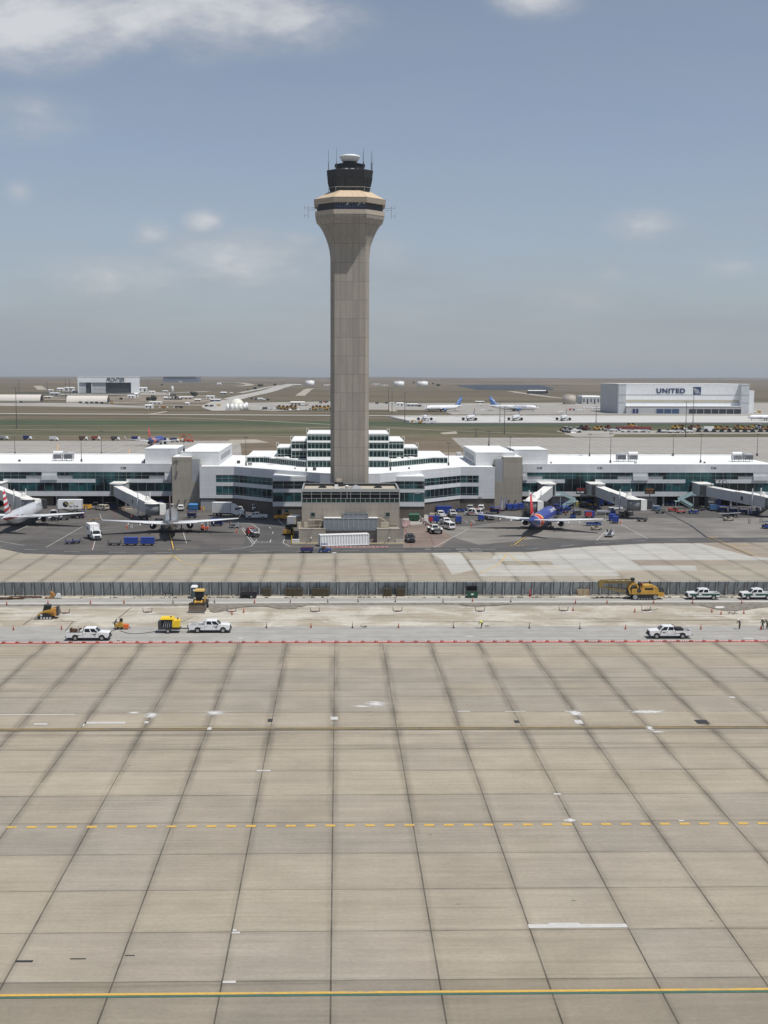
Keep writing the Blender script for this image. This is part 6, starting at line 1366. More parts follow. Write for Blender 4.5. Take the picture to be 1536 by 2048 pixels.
for px, py, k, l in ((229, 1090.5, 'flat', 'low dark cart leading the two blue carts near the service road'), (262.5, 1091, 'box', 'blue canvas cart, left one of the pair near the service road'), (295.5, 1091, 'box', 'blue canvas cart, right one of the pair near the service road')):
    place(cart(l, M_blue if k == 'box' else M_dark, kind=k), px, py, 0)
place(cart('low blue rail cart on the dark pavement left of the lone catering truck', M_navy, kind='flat', L=1.9), 139, 1088, 10); place(cart('low blue rail cart hitched behind another, nearest the lone catering truck', M_navy, kind='flat', L=1.9), 153, 1086.5, 10)
place(tug('dark baggage tug under the wing of the striped-tail airliner', P_black, M_dark), 152, 1035.5, 0); place(cart('dark loaded cart under the wing of the striped-tail airliner', M_navy, M_red, 'open', L=2.2), 161, 1036.5, 0)
place(cart('blue open cart under the right wing of the silver airliner', M_blue, kind='open'), 434, 1052, 0)
place(gpu('grey service cart with hoses at the right wing tip of the silver airliner', M_grey, s=.9), 470, 1056, 0)
place(belt_loader('red orange belt loader under the right wing of the silver airliner', mat('red_orange_paint', (.5, .08, .03), .45), 25, L=5.5), 410, 1059, 100)
def yellowbits(label, px, py): 
    t = thing('tow_bar', label, 'tow bar'); m = MB(); m.bar((-2, 0, .3), (2, 0, .35), .12, .12); m.build('bar', M_yellow, t); m = MB(); m.bar((1.6, -.5, .35), (1.6, .5, .35), .1, .1); m.build('crosshead', M_yellow, t); wheels(t, (-.4,), .4, .22, .12, False); place(t, px, py, 55)
yellowbits('yellow tow bar lying between the two catering trucks', 188, 1041)
place(gpu('yellow and black ground loader in the undercroft right of the raised catering truck', P_yel, M_black, s=1.0), 175, 1019, 5); place(tug('grey tug in the undercroft shade beside the yellow loader', P_silver, M_dark), 190, 1018, 185); place(van('pale utility van parked under the left wing near the jet bridge', P_tan, GP, True), 203, 1020.5, 150)
def pallet(label, px, py, m2=M_wood, n=3, name='pallet_stack', sx=1.2, group=None):
    t = thing(name, label, 'pallet stack', group=group); 
    m = MB(); m.box(-sx, sx, -.6, .6, 0, .12); m.build('base', M_wood, t); m = MB()
    for k in range(n): m.box(-sx*.95, sx*.95, -.55, .55, .12+.2*k, .28+.2*k)
    m.build('boards', m2, t); place(t, px, py, 8)
pallet('yellowish pallet stack under the jet bridge at gate C38', 257, 1021.5, M_tan); pallet('brown pallet stack left of the yellowish one under the jet bridge', 244, 1019, M_wood)
place(cart('dark cart parked under the left end of the C38 jet bridge', M_dark, kind='open'), 222, 1018, 0)
def lav(label, px, py):
    t = thing('service_truck', label, 'service truck'); m = MB(); m.box(-2.4, 2.4, -.95, .95, .5, .8); m.build('chassis', M_dark, t)
    m = MB(); m.tube((-2.2, -.1, 1.35), (.3, -.1, 1.35), .62, n=14); m.build('tank', M_chrome, t); m = MB(); m.box(.7, 2.4, -.95, .95, .8, 1.3); m.frus((.7, 2.2, -.95, .95, 1.3), (.8, 1.8, -.8, .8, 2.1)); m.build('cab', M_red, t)
    panes((.7, 2.2), (.8, 1.8), .95, .8, 1.3, 2.1, .12, 1).build('windows', M_glassd, t); m = MB(); m.tube((-1.5, .6, 1.2), (.2, .7, 1.9), .14, n=8); m.tube((-2.2, -.5, 1.2), (-2.2, .6, 1.2), .2, n=8); m.build('hose', M_lgrey, t); m = MB(); m.box(-2.55, -2.4, -.95, .95, .45, .95); m.build('bumper', M_dark, t); wheels(t, (-1.5, 1.5), .85, .4, .26); place(t, px, py, 118)
lav('silver tank service truck with red cab beside the double white lines', 505, 1073)
place(pickup('amber yellow pickup truck left of the podium building', P_yel, crew=False), 570, 1039.5, 10)
place(van('white van in the shade behind the amber pickup, left one', P_white, GP), 587, 1032, 20); place(van('white van in the shade behind the amber pickup, tucked against the podium building', P_white, GP), 599, 1032, 20)
place(box_truck('pale truck with cream roof parked along the left side of the podium building', P_tan, M_tan, 5.0, .9, 2.0), 590, 1052, 75)
# yellow backhoe
def backhoe(label, px, py):
    t = thing('tractor_loader', label, 'tractor'); m = MB(); m.box(-1.9, 1.9, -.7, .7, .7, 1.3); m.box(.4, 2.3, -.55, .55, 1.3, 1.75); m.build('body', M_yellow, t)
    m = MB(); m.frus((-1.1, .35, -.75, .75, 1.3), (-1.0, .2, -.7, .7, 2.6)); m.build('cab', M_black, t); m = MB(); m.box(-1.15, .35, -.78, .78, 2.6, 2.7); m.build('cab_roof', M_dark, t); m = MB(); m.box(-2.6, -1.9, -1.0, 1.0, .5, 1.5); m.build('ballast', M_yellow, t)
    wheels(t, (-1.2,), .95, .75, .45); wheels(t, (1.6,), .85, .5, .35); place(t, px, py, 80)
backhoe('yellow tractor with dark cab parked at the left corner of the podium annex', 578, 1069)
m = MB(); m.box(-.9, .9, -.6, .6, .1, 1.0); o = m.build('utility_cabinet', M_dirtywhite); place(o, 591.5, 1087, 0, .02); tag(o, 'small white utility cabinet at the left corner of the podium annex', 'cabinet')
for px, py, l in ((583.5, 1090, 'yellow bollard at the left end of the annex kerb'), (587, 1072, 'tall yellow post beside the yellow tractor')):
    t = thing('bollard', l, 'bollard'); m = MB(); m.tube((0, 0, 0), (0, 0, 2.4), .09, n=8); m.build('post', M_byellow, t); m = MB(); m.box(-.2, .2, -.2, .2, 0, .05); m.build('base_plate', M_dark, t); place(t, px, py)
# white container in front of the podium, with low barricades
v0, v1 = W(638.5, 1093.5), W(736.5, 1090.5); d = v1-v0; t = thing('shipping_container', 'long white corrugated container in front of the podium building', 'container', ((v0.x+v1.x)/2, (v0.y+v1.y)/2+1.22, .1), math.atan2(d.y, d.x)); L = d.length/2
m = MB(); P = []
n = 72
for i in range(n): x = -L+.1+(2*L-.2)*i/(n-1); y = (-1.2 if (i//2) % 2 else -1.08); P.append((x, y))
m.prism(P+[(L-.1, 1.2), (-L+.1, 1.2)], 2, .15, 2.6); m.build('wall', M_white, t); m = MB(); m.box(-L, L, -1.22, 1.22, 2.601, 2.72); m.build('roof', M_white, t); m = MB(); m.box(-L, L, -1.22, 1.22, .0, .149); m.build('base_rail', M_white, t)
m = MB()
for x in (-L+.06, L-.06):
    for y in (-1.19, 1.19): m.cbox((x, y, 1.37), (.12, .08, 2.46))
m.build('corner_post', M_white, t); m = MB(); m.box(-L-.03, -L+.05, -1.1, 1.1, .2, 2.55); m.build('door', M_lgrey, t)
m = MB(); m.rev([(.12, 0), (.12, .25)], (-L+1.2, 0, 2.72), 8); m.build('roof_vent', M_tan, t)
place(cart('dark blue open cart towed behind the tug in front of the container', M_navy, M_red, 'flat', L=3.0), 614, 1105.5, 0)
m = MB(); m.box(-1.4, 1.4, -.75, .75, .6, 1.15)
c_ = [o for o in COL.objects if o.get('label', '').startswith('dark blue open cart towed')][0]; m.build('side_panel', M_navy, c_); m = MB(); m.box(-1.35, 1.35, -.7, .7, 1.15, 1.3); m.build('luggage_load', mat('maroon_bags', (.10, .03, .045), .8), c_)
place(tug('blue baggage tug with driver in front of the white container', P_blue, M_navy), 650, 1105, 0); v = W(650, 1105); person('driver sitting in the blue tug in front of the white container, orange vest', 'sit', O_VEST, hat=None, loc=(v.x-.35, v.y, .42), rz=-math.pi/2)
m = MB(); m.box(-.5, .5, -.4, .4, 0, .02); o = m.build('pavement_plate', M_white); place(o, 668.5, 1106, 0, .045); tag(o, kind='structure')
t = pickup('black pickup truck facing the camera at the right end of the podium annex', P_black, dark_grille=True); place(t, 820, 1083, -86)
m = MB(); m.frus((-1.1, 1.1, -.35, .35, 0), (-1.05, 1.05, -.25, .25, 1.0)); o = m.build('concrete_block', M_concrete); place(o, 799.5, 1086.5, 0, .02); tag(o, 'pale concrete block beside the black pickup truck', 'concrete block')
# right-hand vehicle park
place(pickup('cream pickup truck seen from behind, left of the silver one by the blue bins', P_white, GP), 881, 1035, 100); place(pickup('silver pickup truck facing the camera beside the big blue bins', P_silver, GP), 904.5, 1033, -86)
place(van('white van seen from behind, nearest the white pushback tractor', P_white, GP), 897, 1058.5, 108); place(pickup('white pickup truck facing the camera just behind the nearest white van', P_white, GP, crew=True), 892, 1050, -82)
place(van('white SUV parked by the brown wall, left of the rightmost one', P_silver, GP, True), 941, 1021, 75); place(van('white van with red side panel in the vehicle park', P_white, GP, accent=M_red), 947, 1031, 155)
place(van('white SUV parked by the brown wall, rightmost of the row', P_white, GP, True), 962.5, 1021, 80); place(pickup('black pickup truck with pale roof under the left wing tip of the blue airliner', P_black, GP), 979, 1038.5, -86)
for px, py, hd, k, c2, l in ((867.5, 1046, 0, 'box', M_red, 'blue cart with a red end beside the pushback tractor'), (916.5, 1047, 90, 'box', None, 'upright blue cart standing alone in the middle of the vehicle park'), (962, 1042, 90, 'box', None, 'small blue cart under the left wing tip of the blue airliner'), (990, 1027, -20, 'open', M_red, 'blue open cart with red frame near the right stair tower'), (956, 1014, 0, 'box', None, 'blue cart against the brown wall behind the rightmost white SUV'),
                            (1018, 1021, 95, 'box', None, 'blue canvas cart at the stair tower foot, left of three'), (1029, 1021, 100, 'box', None, 'blue canvas cart at the stair tower foot, middle of three'), (1041, 1019.5, 95, 'box', None, 'blue canvas cart at the stair tower foot, right of three')):
    place(cart(l, M_blue, c2 if k == 'open' else None, k, L=2.4 if hd in (90, 95, 100) else 3.0), px, py, hd)
    if c2 and k == 'box': cc = [o for o in COL.objects if o.get('label') == l][0]; m = MB(); m.box(-1.5, -.3, -.815, -.803, .6, 1.88); m.build('red_panel', M_red, cc)
def bigbox(label, px, py, sx, sy, h, col, hd=0, lid=None):
    t = thing('storage_bin', label, 'storage bin'); m = MB(); m.frus((-sx*.96, sx*.96, -sy, sy, .15), (-sx, sx, -sy, sy, h)); m.build('bin', col, t); m = MB()
    for k in range(6): x = -sx+2*sx*(k+.5)/6; m.box(x-.07, x+.07, -sy-.06, -sy+.02, .2, h-.1)
    m.build('rib', col, t); m = MB(); m.box(-sx-.05, sx+.05, -sy-.05, sy+.05, h+.001, h+.12); m.build('lid', lid or M_blue, t); place(t, px, py, hd)
bigbox('long blue bin against the hall wall, rear one', 891, 1021, 3.3, 1.0, 1.9, M_blue, 0); bigbox('big blue bin in front of the longer one by the hall wall', 888, 1027, 2.3, 1.0, 2.1, M_blue, -4)
place(tug('blue tug with a lowered conveyor right of the blue bins', P_blue), 921, 1024, 20)
for px, l in ((862, 'white upright tank left of the blue bins, left one'), (868, 'white upright tank left of the blue bins, right one')):
    t = thing('gas_tank', l, 'tank', group='white upright tanks by the bay'); m = MB(); m.rev([(.5, .3), (.55, .5), (.55, 2.1), (.4, 2.5), (.1, 2.65)], n=12); m.build('body', M_white, t); m = MB(); m.rev([(.4, 0), (.4, .3)], n=10); m.build('base', M_dark, t); place(t, px, 1024)
m = MB(); m.box(-1.6, 1.6, -.7, .7, .3, 1.0); o = m.build('work_bench', M_tan); place(o, 870, 1033, 0, .02); tag(o, 'tan equipment bench in front of the white upright tanks', 'bench')
def pushback(label, px, py, hd):
    t = thing('pushback_tractor', label, 'aircraft tractor'); m = MB(); m.prism([(-3, .55), (3, .55), (3.05, 1.2), (1.2, 1.35), (-1.6, 1.35), (-3, 1.2)], 1, -1.0, 1.0); m.build('body', M_dark, t)
    for x in (-1.95, 1.95):
        for s in (-1, 1): m = MB(); m.frus((x-.85, x+.85, s*.95, s*1.55, 1.25), (x-.7, x+.7, s*1.0, s*1.5, 1.55)); m.build('mudguard', P_white, t)
    m = MB(); m.frus((-.6, .9, -.9, .9, 1.35), (-.5, .6, -.75, .75, 2.25)); m.build('cab', P_white, t); panes((-.6, .9), (-.5, .6), .9, .75, 1.35, 2.25, .14, 1).build('windows', M_glassd, t)
    m = MB(); m.box(3.0, 3.3, -.8, .8, .5, .9); m.build('bumper', M_chrome, t); wheels(t, (-1.95, 1.95), 1.22, .62, .5); place(t, px, py, hd)
pushback('big white pushback tractor with four fat tyres facing the camera', 869, 1066, -80)
# carts, tugs and stands around the right gates
def boarding_stairs(label, px, py, hd):
    t = thing('boarding_stairs', label, 'boarding stairs'); m = MB()
    for s in (-.7, .7): m.bar((-2.2, s, .5), (1.8, s, 3.3), .1, .4)
    m.build('stringer', M_navy, t); m = MB()
    for k in range(12): m.bar(Vector((-2.2, -.7, .5)).lerp(Vector((1.8, -.7, 3.3)), k/12), Vector((-2.2, .7, .5)).lerp(Vector((1.8, .7, 3.3)), k/12), .3, .05)
    m.build('steps', M_lgrey, t); m = MB()
    for s in (-.75, .75): m.bar((-2.2, s, 1.4), (1.8, s, 4.2), .06, .06); m.bar((1.8, s, 3.3), (1.8, s, 4.2), .06, .06)
    m.build('handrail', M_blue, t); m = MB(); m.box(-2, 1.9, -.7, .7, .4, .6); m.bar((1.6, 0, .6), (1.6, 0, 3.2), .3, .3); m.build('chassis', M_dark, t); wheels(t, (-1.4, 1.4), .7, .3, .2); place(t, px, py, hd)
boarding_stairs('grey and blue boarding stairs against the right stair tower', 1006, 1021, 75)
for px, py, hd, c, l in ((1117, 1029, 60, 'tug', 'blue tug beside the nose of the blue airliner'), (1112, 1021, 90, 'cart', 'blue cart behind the nose of the blue airliner'), (1122, 1016, 80, 'cart', 'blue cart in the shade right of the pale jet bridge, nearer one'), (1131, 1014, 95, 'tug', 'dark blue tug in the shade right of the pale jet bridge')):
    place(cart(l, M_navy, kind='open', L=2.6) if c == 'cart' else tug(l, P_blue, M_navy), px, py, hd)
place(gpu('dark power unit with a yellow face under the wing roof near C42', M_dark, M_byellow), 1145, 1012.5, 90)
place(gpu('dark power unit with pale band beside the yellow cage under C42', M_dark, M_dirtywhite), 1168, 1014, 90)
def cage(label, px, py):
    t = thing('safety_cage', label, 'barrier', group='yellow guard frames'); m = MB()
    for x in (-.9, 0, .9): m.tube((x, 0, 0), (x, 0, 1.5), .09, n=7)
    m.build('post', M_byellow, t); m = MB()
    for z in (.4, .95, 1.45): m.tube((-.9, 0, z), (.9, 0, z), .08, n=7)
    m.build('rail', M_byellow, t); place(t, px, py)
cage('yellow guard frame at the foot of the left display board', 1158, 1013); cage('yellow guard frame at the foot of the right display board', 1299, 1011.5)
def board(label, px, pyt, pyb, txt, Y=381):
    x, z1_ = XZ(px, pyt, Y); z0 = WY(px, pyb, Y).z; t = thing('display_board', label, 'display board', (x, Y, 0), 0, 'gate display boards')
    m = MB(); m.tube((0, .1, 0), (0, .1, z0), .12, n=7); m.build('post', M_dark, t); m = MB(); m.box(-1.6, 1.6, -.1, .15, z0, z1_); s = m.build('panel', M_black, t)
    h = z1_-z0; mm = mat('board_red', (.25, .02, .02), .5, var=0) if txt else mat('board_amber', (.20, .09, .03), .5, var=0); m = MB(); m.box(-1.4, 1.1, -.115, -.101, z0+h*.62, z0+h*.9); m.build('lit_row', mm, s)
    m = MB(); m.box(-1.4, -.5, -.115, -.101, z0+h*.2, z0+h*.4); m.box(-.2, .9, -.115, -.101, z0+h*.15, z0+h*.42); m.build('lit_row', M_lgrey if txt else mm, s)
board('dark display board with red top row between the pale jet bridge and C42', 1162.5, 975.5, 988, 1); board('dark display board with amber rows between the C42 and C44 bridges', 1300, 975.5, 988, 0)
for px, py, hd, c, l in ((1184, 1013, 150, 'tugy', 'yellow tug at the back of the cluster under the C42 bridge'), (1191, 1017, 160, 'tug', 'blue tug in the cluster under the C42 bridge'), (1146, 1036, 80, 'tug', 'blue tug right of the red and blue cart'), (1312, 1021.5, 0, 'gpu', 'steel blue power unit standing right of the C42 bridge'), (1346, 1023, 180, 'tugr', 'red tug with a red cart behind it below C44'), (1387, 1027.5, 0, 'tug2', 'blue tug with driver alone on the open pavement'), (1339, 1011, 0, 'tug', 'dark blue tug in the undercroft below the C44 bridge'), (1532, 1057, 90, 'tug', 'dark tug cut off by the right edge')):
    o = {'tug': lambda: tug(l, P_blue, M_navy), 'tug2': lambda: tug(l, P_blue, None), 'tugy': lambda: tug(l, P_yel, M_dark), 'tugr': lambda: tug(l, M_red, None), 'gpu': lambda: gpu(l, mat('steel_blue_paint', (.10, .17, .26), .5), M_grey)}[c](); place(o, px, py, hd)
v = W(1387, 1027.5); person('driver sitting in the blue tug on the open pavement, pale shirt', 'sit', None, (.6, .6, .58), hat=None, loc=(v.x-.35, v.y, .42), rz=-math.pi/2)
for px, py, hd, k, c1, c2, l in ((1179, 1036, 0, 'box', M_blue, None, 'red and blue cart beyond the right wing tip of the blue airliner'), (1224, 1042, 70, 'box', M_blue, None, 'tall blue cart, rear one of a pair near the white line'), (1231, 1046.5, 75, 'box', M_blue, None, 'tall blue cart, front one of a pair near the white line'), (1362, 1026.5, 0, 'flat', M_red, None, 'red rail cart behind the red tug'),
                                 (1428.5, 1022.5, -8, 'box', mat('steel_blue_canvas', (.07, .16, .33), .55), None, 'steel blue cart at the left end of the blue train under C44'), (1446, 1024.5, -8, 'open', M_blue, M_navy, 'open blue cart, second in the train under C44'), (1467, 1026.5, -8, 'open', M_blue, M_navy, 'open blue cart, third in the train under C44'), (1487, 1028.5, -8, 'open', M_blue, M_navy, 'open blue cart, fourth in the train under C44'), (1508, 1031, -8, 'open', M_blue, M_blue, 'open blue cart at the right end of the train under C44')):
    place(cart(l, c1, c2, k, L=2.7), px, py, hd)
    if l.startswith('red and'): cc = [o for o in COL.objects if o.get('label') == l][0]; m = MB(); m.box(-1.3, .6, -.815, -.803, .6, 1.88); m.build('red_panel', M_red, cc)
place(belt_loader('long flat belt loader under the right wing tip of the blue airliner', P_blue, 5, L=5.5), 1188, 1052, -12); place(belt_loader('belt loader standing alone nearest the service road', M_lgrey, 8, L=4.5), 1219, 1073, 70); place(belt_loader('dark belt loader below the cart train under C44', P_black, 4, L=6.5), 1460, 1035, -6)
place(tug('tan tow vehicle beside the long flat belt loader', M_tan), 1193, 1060, 10); place(tug('tan tow vehicle below the dark belt loader under C44', M_tan), 1457, 1041.5, 10)
def flatbed(label, px, py, hd):
    t = thing('flatbed_truck', label, 'truck'); m = MB(); m.box(-2.8, 1.2, -1.0, 1.0, .8, 1.0); m.box(-2.8, 1.2, -1.02, -.96, 1.001, 1.35); m.box(-2.8, 1.2, .96, 1.02, 1.001, 1.35); m.build('bed', M_lgrey, t); m = MB(); m.box(1.3, 2.8, -1.0, 1.0, .5, 1.3); m.frus((1.3, 2.7, -1, 1, 1.3), (1.4, 2.2, -.85, .85, 2.1)); m.build('cab', P_blue, t); panes((1.3, 2.7), (1.4, 2.2), 1, .85, 1.3, 2.1, .12, 1).build('windows', M_glassd, t); m = MB(); m.box(-2.7, 2.5, -.5, .5, .5, .79); m.build('chassis', M_dark, t); wheels(t, (-1.8, 1.9), .88, .42, .28); place(t, px, py, hd)
flatbed('grey flatbed truck with blue cab under the C42 jet bridge', 1212, 1030, -12)
place(belt_loader('white conveyor loader leaning under the C42 jet bridge', P_white, 28, L=5.0), 1231, 1020, 15)
# ground crew
for px, py, ps, vs, l, rz in ((262.5, 1040.5, 'stand', O_VEST, 'person in orange vest standing under the C38 jet bridge', 1), (460, 1055, 'stand', O_VEST, 'person in orange vest beside the grey service cart', 2), (998, 1042, 'stand', None, 'person in dark clothes walking under the left wing of the blue airliner', 1), (1131, 1033, 'stand', O_VEST, 'person in orange vest by the nose of the blue airliner', 0), (979, 1020, 'stand', O_VEST, 'person in orange vest by the brown wall left of the stair tower', 0), (985, 1021, 'stand', None, 'person in dark clothes by the brown wall left of the stair tower', 1)):
    v = W(px, py); person(l, ps, vs, (.03, .04, .08), (.03, .035, .05), None, loc=(v.x, v.y, .03), rz=rz)
for px, py, l in ((254, 1057, 'red cone left of the silver airliner on the dark pavement'), (943, 1053, 'orange cone at the upper end of the long white line'), (1241, 1048, 'dark cone beside the tall blue carts'), (473, 1066, 'cone between the service cart and the double white lines'), (402, 1020, 'orange cone at the corner of the left stair tower')):
    v = W(px, py); cone(l, (v.x, v.y, .03), 'cones on the gate area', s=1.15)
for i, (px, py) in enumerate(((262, 1058), (264.5, 1058), (1497, 1046), (1500, 1047), (1520, 1044), (1524, 1044))):
    v = W(px, py); t = thing('delineator_post', ['white post left of the silver airliner, left of a pair', 'white post left of the silver airliner, right of a pair', 'thin post below the cart train, left of a pair', 'thin post below the cart train, right of a pair', 'thin post near the right edge, left of a pair', 'thin post near the right edge, right of a pair'][i], 'marker post', (v.x, v.y, .03), 0, 'marker posts'); m = MB(); m.tube((0, 0, .05), (0, 0, 1.3), .07, n=7); m.build('post', M_white if i < 2 else M_dark, t); m = MB(); m.rev([(.3, 0), (.25, .06)], n=10); m.build('base', M_black, t)
# more carts, tugs and units standing about the gates
extra = [(1128, 1026, 30, 'c', 'blue open cart right of the nose of the blue airliner, nearer one'), (1137, 1020, 80, 't', 'blue tug standing between the nose of the blue airliner and C42'), (1154, 1030, 10, 'g', 'dark power unit between the two blue tugs below C42'), (1176, 1010, 90, 'c', 'blue open cart in the undercroft left of the C42 bridge'), (1203, 1012, 60, 'c', 'blue cart in the undercroft behind the C42 bridge, left one'), (1219, 1011, 80, 'c', 'blue cart in the undercroft behind the C42 bridge, right one'), (1252, 1014, 0, 'c', 'dark cart under the middle of the C42 bridge'), (1258, 1032, 20, 'g', 'dark power unit by the wheels of the C42 bridge'), (1284, 1043, 0, 'b', 'low dolly right of the C42 bridge wheels'),
         (1422, 1013, 0, 'g', 'dark power unit under the left end of the C44 bridge'), (1434, 1011, 90, 'c', 'dark cart in the undercroft below C44, left one'), (1466, 1010, 0, 't', 'dark tug in the undercroft right of the C44 stairs'), (1496, 1012, 0, 'c', 'dark cart in the undercroft below C44, right one'), (1520, 1024, 10, 'g', 'dark power unit behind the right end of the cart train'), (1404, 1021, 40, 'b', 'low dolly left of the cart train under C44'), (1320, 1027, 0, 'b', 'low dolly below the steel blue power unit'), (108, 1042, 0, 't', 'dark tug under the right engine of the striped-tail airliner'), (128, 1040, 0, 'b', 'low dolly under the right wing of the striped-tail airliner'), (318, 1048, 60, 'g', 'dark power unit under the left wing of the silver airliner'), (372, 1046, 90, 'b', 'low dolly under the right engine of the silver airliner'), (384, 1036, 0, 'c', 'dark cart right of the nose of the silver airliner'), (322, 1015, 80, 'c', 'dark cart in the undercroft behind the C38 cab'), (292, 1012, 0, 'c', 'dark cart in the undercroft above the C38 bridge'), (1106, 1037, 20, 'b', 'low dolly under the right wing root of the blue airliner'), (1052, 1032, 80, 'g', 'dark power unit under the pale bridge by the red fin'), (1210, 1008, 90, 'c', 'yellowish cart deep in the undercroft behind C42')]
for px, py, hd, c, l in extra:
    o = cart(l, M_blue if l.startswith('blue') else M_navy if 'yellowish' not in l else M_tan, kind='open', L=2.6) if c == 'c' else tug(l, P_blue if l.startswith('blue') else P_black, M_navy) if c == 't' else gpu(l, M_dark, M_grey, s=.85) if c == 'g' else cart(l, M_dark, kind='flat', L=2.8)
    place(o, px, py, hd)
# ---------------------------------------------------------------- construction strip
P_gw = mat('fleet_green_stripe', (.03, .10, .075), .35, var=.05)
t = pickup('white pickup truck with gear in its bed just behind the barricades, facing right', P_white, dark_grille=True, load='rack', lenk=1.12, logo=True); a = W(140, 1279.5), W(222, 1279.5); place(t, 0, 0, 0, at=(a[0]+a[1])/2)
m = MB(); r = random.Random(2)
for k in range(7): x = -3.2+r.random()*1.6; m.cbox((x, r.uniform(-.6, .6), 1.25+r.random()*.25), (.35, .4, .7))
for x in (-3.0, -2.0): m.tube((x, -.7, .9), (x, -.7, 2.0), .03, n=5); m.tube((x, .7, .9), (x, .7, 2.0), .03, n=5)
m.build('bed_load', M_rust, t)
t = pickup('white pickup truck towing the yellow compressor, facing right', P_white, dark_grille=True, lenk=1.1, logo=True, load=None); a = W(383, 1264), W(463, 1264); place(t, 0, 0, 0, at=(a[0]+a[1])/2)
m = MB(); m.box(-2.0, -1.3, -.8, .3, .9, 1.6); m.box(-1.2, -.95, -.9, .9, .9, 1.95); m.build('tool_chest', M_lgrey, t)
t = pickup('white pickup truck facing left near the right end of the barricades', P_white, dark_grille=True, lenk=1.12, logo=True); a = W(1291, 1275.5), W(1378, 1275.5); place(t, 0, 0, 180, at=(a[0]+a[1])/2)
m = MB(); m.box(-2.3, -1.2, -.85, .85, .9, 1.62); m.build('tool_chest', M_black, t); m = MB(); m.bar((-.85, -.9, 1.3), (-.85, -.9, 2.0), .08, .08); m.bar((-.85, .9, 1.3), (-.85, .9, 2.0), .08, .08); m.bar((-.85, -.9, 2.0), (-.85, .9, 2.0), .08, .08); m.build('headache_rack', M_black, t)
for a0, a1, l in ((1374, 1437, 'white and green pickup truck by the blast fence, facing left, left one'), (1480, 1546, 'white and green pickup truck by the blast fence, cut by the right edge')):
    t = pickup(l, P_white, stripe=P_gw, lenk=.9, dark_grille=True, bar=M_white); a = W(a0, 1198), W(a1, 1198); place(t, 0, 0, 180, at=(a[0]+a[1])/2)
# towed compressor
a = W(317, 1264.5), W(362, 1264.5); c = (a[0]+a[1])/2; t = thing('compressor_trailer', 'yellow towable air compressor behind the white pickup truck', 'compressor', (c.x, c.y, .03))
m = MB(); m.box(-1.75, 1.75, -.9, .9, .55, .75); m.bar((1.7, 0, .62), (3.6, 0, .55), .14, .14); m.bar((2.9, 0, .6), (2.9, 0, 1.15), .12, .12); m.box(-1.75, -1.2, -.88, .88, .751, 1.9); m.build('chassis', M_dark, t)
m = MB(); m.frus((-1.4, .75, -.92, .92, 2.2), (-1.3, .6, -.8, .8, 2.5)); m.build('hood', M_byellow, t); m = MB(); m.box(.55, 1.7, -.9, .9, .95, 2.05); m.build('front_housing', M_byellow, t)
m = MB(); m.box(-1.1, .5, -.6, .7, .76, 2.1); m.build('engine_bay', M_black, t); m = MB()
for k in range(5): m.tube((-1.0+.35*k, -.72, .9), (-.7+.3*k, -.65, 1.9), .07, n=6)
m.build('engine_pipes', M_grey, t); m = MB(); m.box(.1, .4, -.4, .2, 2.505, 2.56); m.build('hood_grille', M_black, t); m = MB(); m.tube((1.3, .2, 2.05), (1.3, .2, 2.3), .12, n=8); m.build('exhaust', M_black, t)
wheels(t, (-.15,), .98, .38, .26)
# hoses
def hose(label, pts, z=.05, r=.045):
    P = smooth_pts([W(a, b) for a, b in pts], 8); m = MB()
    for p, q in zip(P, P[1:]): m.tube((p.x, p.y, z), (q.x, q.y, z), r, n=6, caps=False)
    tag(m.build('air_hose', M_black), label, 'hose')
hose('black air hose running from the compressor to the yellow concrete saw', [(317, 1262), (295, 1266), (262, 1268), (240, 1262)]); hose('black hose lying between the concrete saw and the left white pickup', [(222, 1263), (232, 1260), (238, 1258)])
# concrete saw with operator
def saw(px, py):
    t = thing('concrete_saw', 'small yellow concrete drill rig between the white pickup and the compressor', 'concrete saw'); m = MB(); m.box(-.7, .7, -.35, .35, .35, .9); m.box(-.2, .4, -.3, .3, .9, 1.25); m.build('body', M_yellow, t); m = MB(); m.box(.7, 1.4, -.4, .4, .2, .8); m.build('drill_head', M_orange, t); m = MB(); m.box(.0, .45, -.25, .25, 1.25, 1.75); m.build('motor', M_black, t)
    for y in (-.25, .25): m = MB(); m.bar((-.7, y, .8), (-1.2, y, 1.15), .05, .05); m.build('handle', M_dark, t)
    m = MB(); m.bar((1.4, 0, .3), (1.75, 0, .25), .08, .3); m.build('blade_guard', M_grey, t); wheels(t, (-.3, .3), .4, .22, .12, False); place(t, px, py)
    return t
saw(240, 1258.5); v = W(230, 1258); person('person in dark clothes standing at the yellow concrete drill rig', 'stoop', None, (.05, .06, .05), (.05, .05, .06), (.06, .06, .06), loc=(v.x, v.y, .03), rz=-math.pi/2)
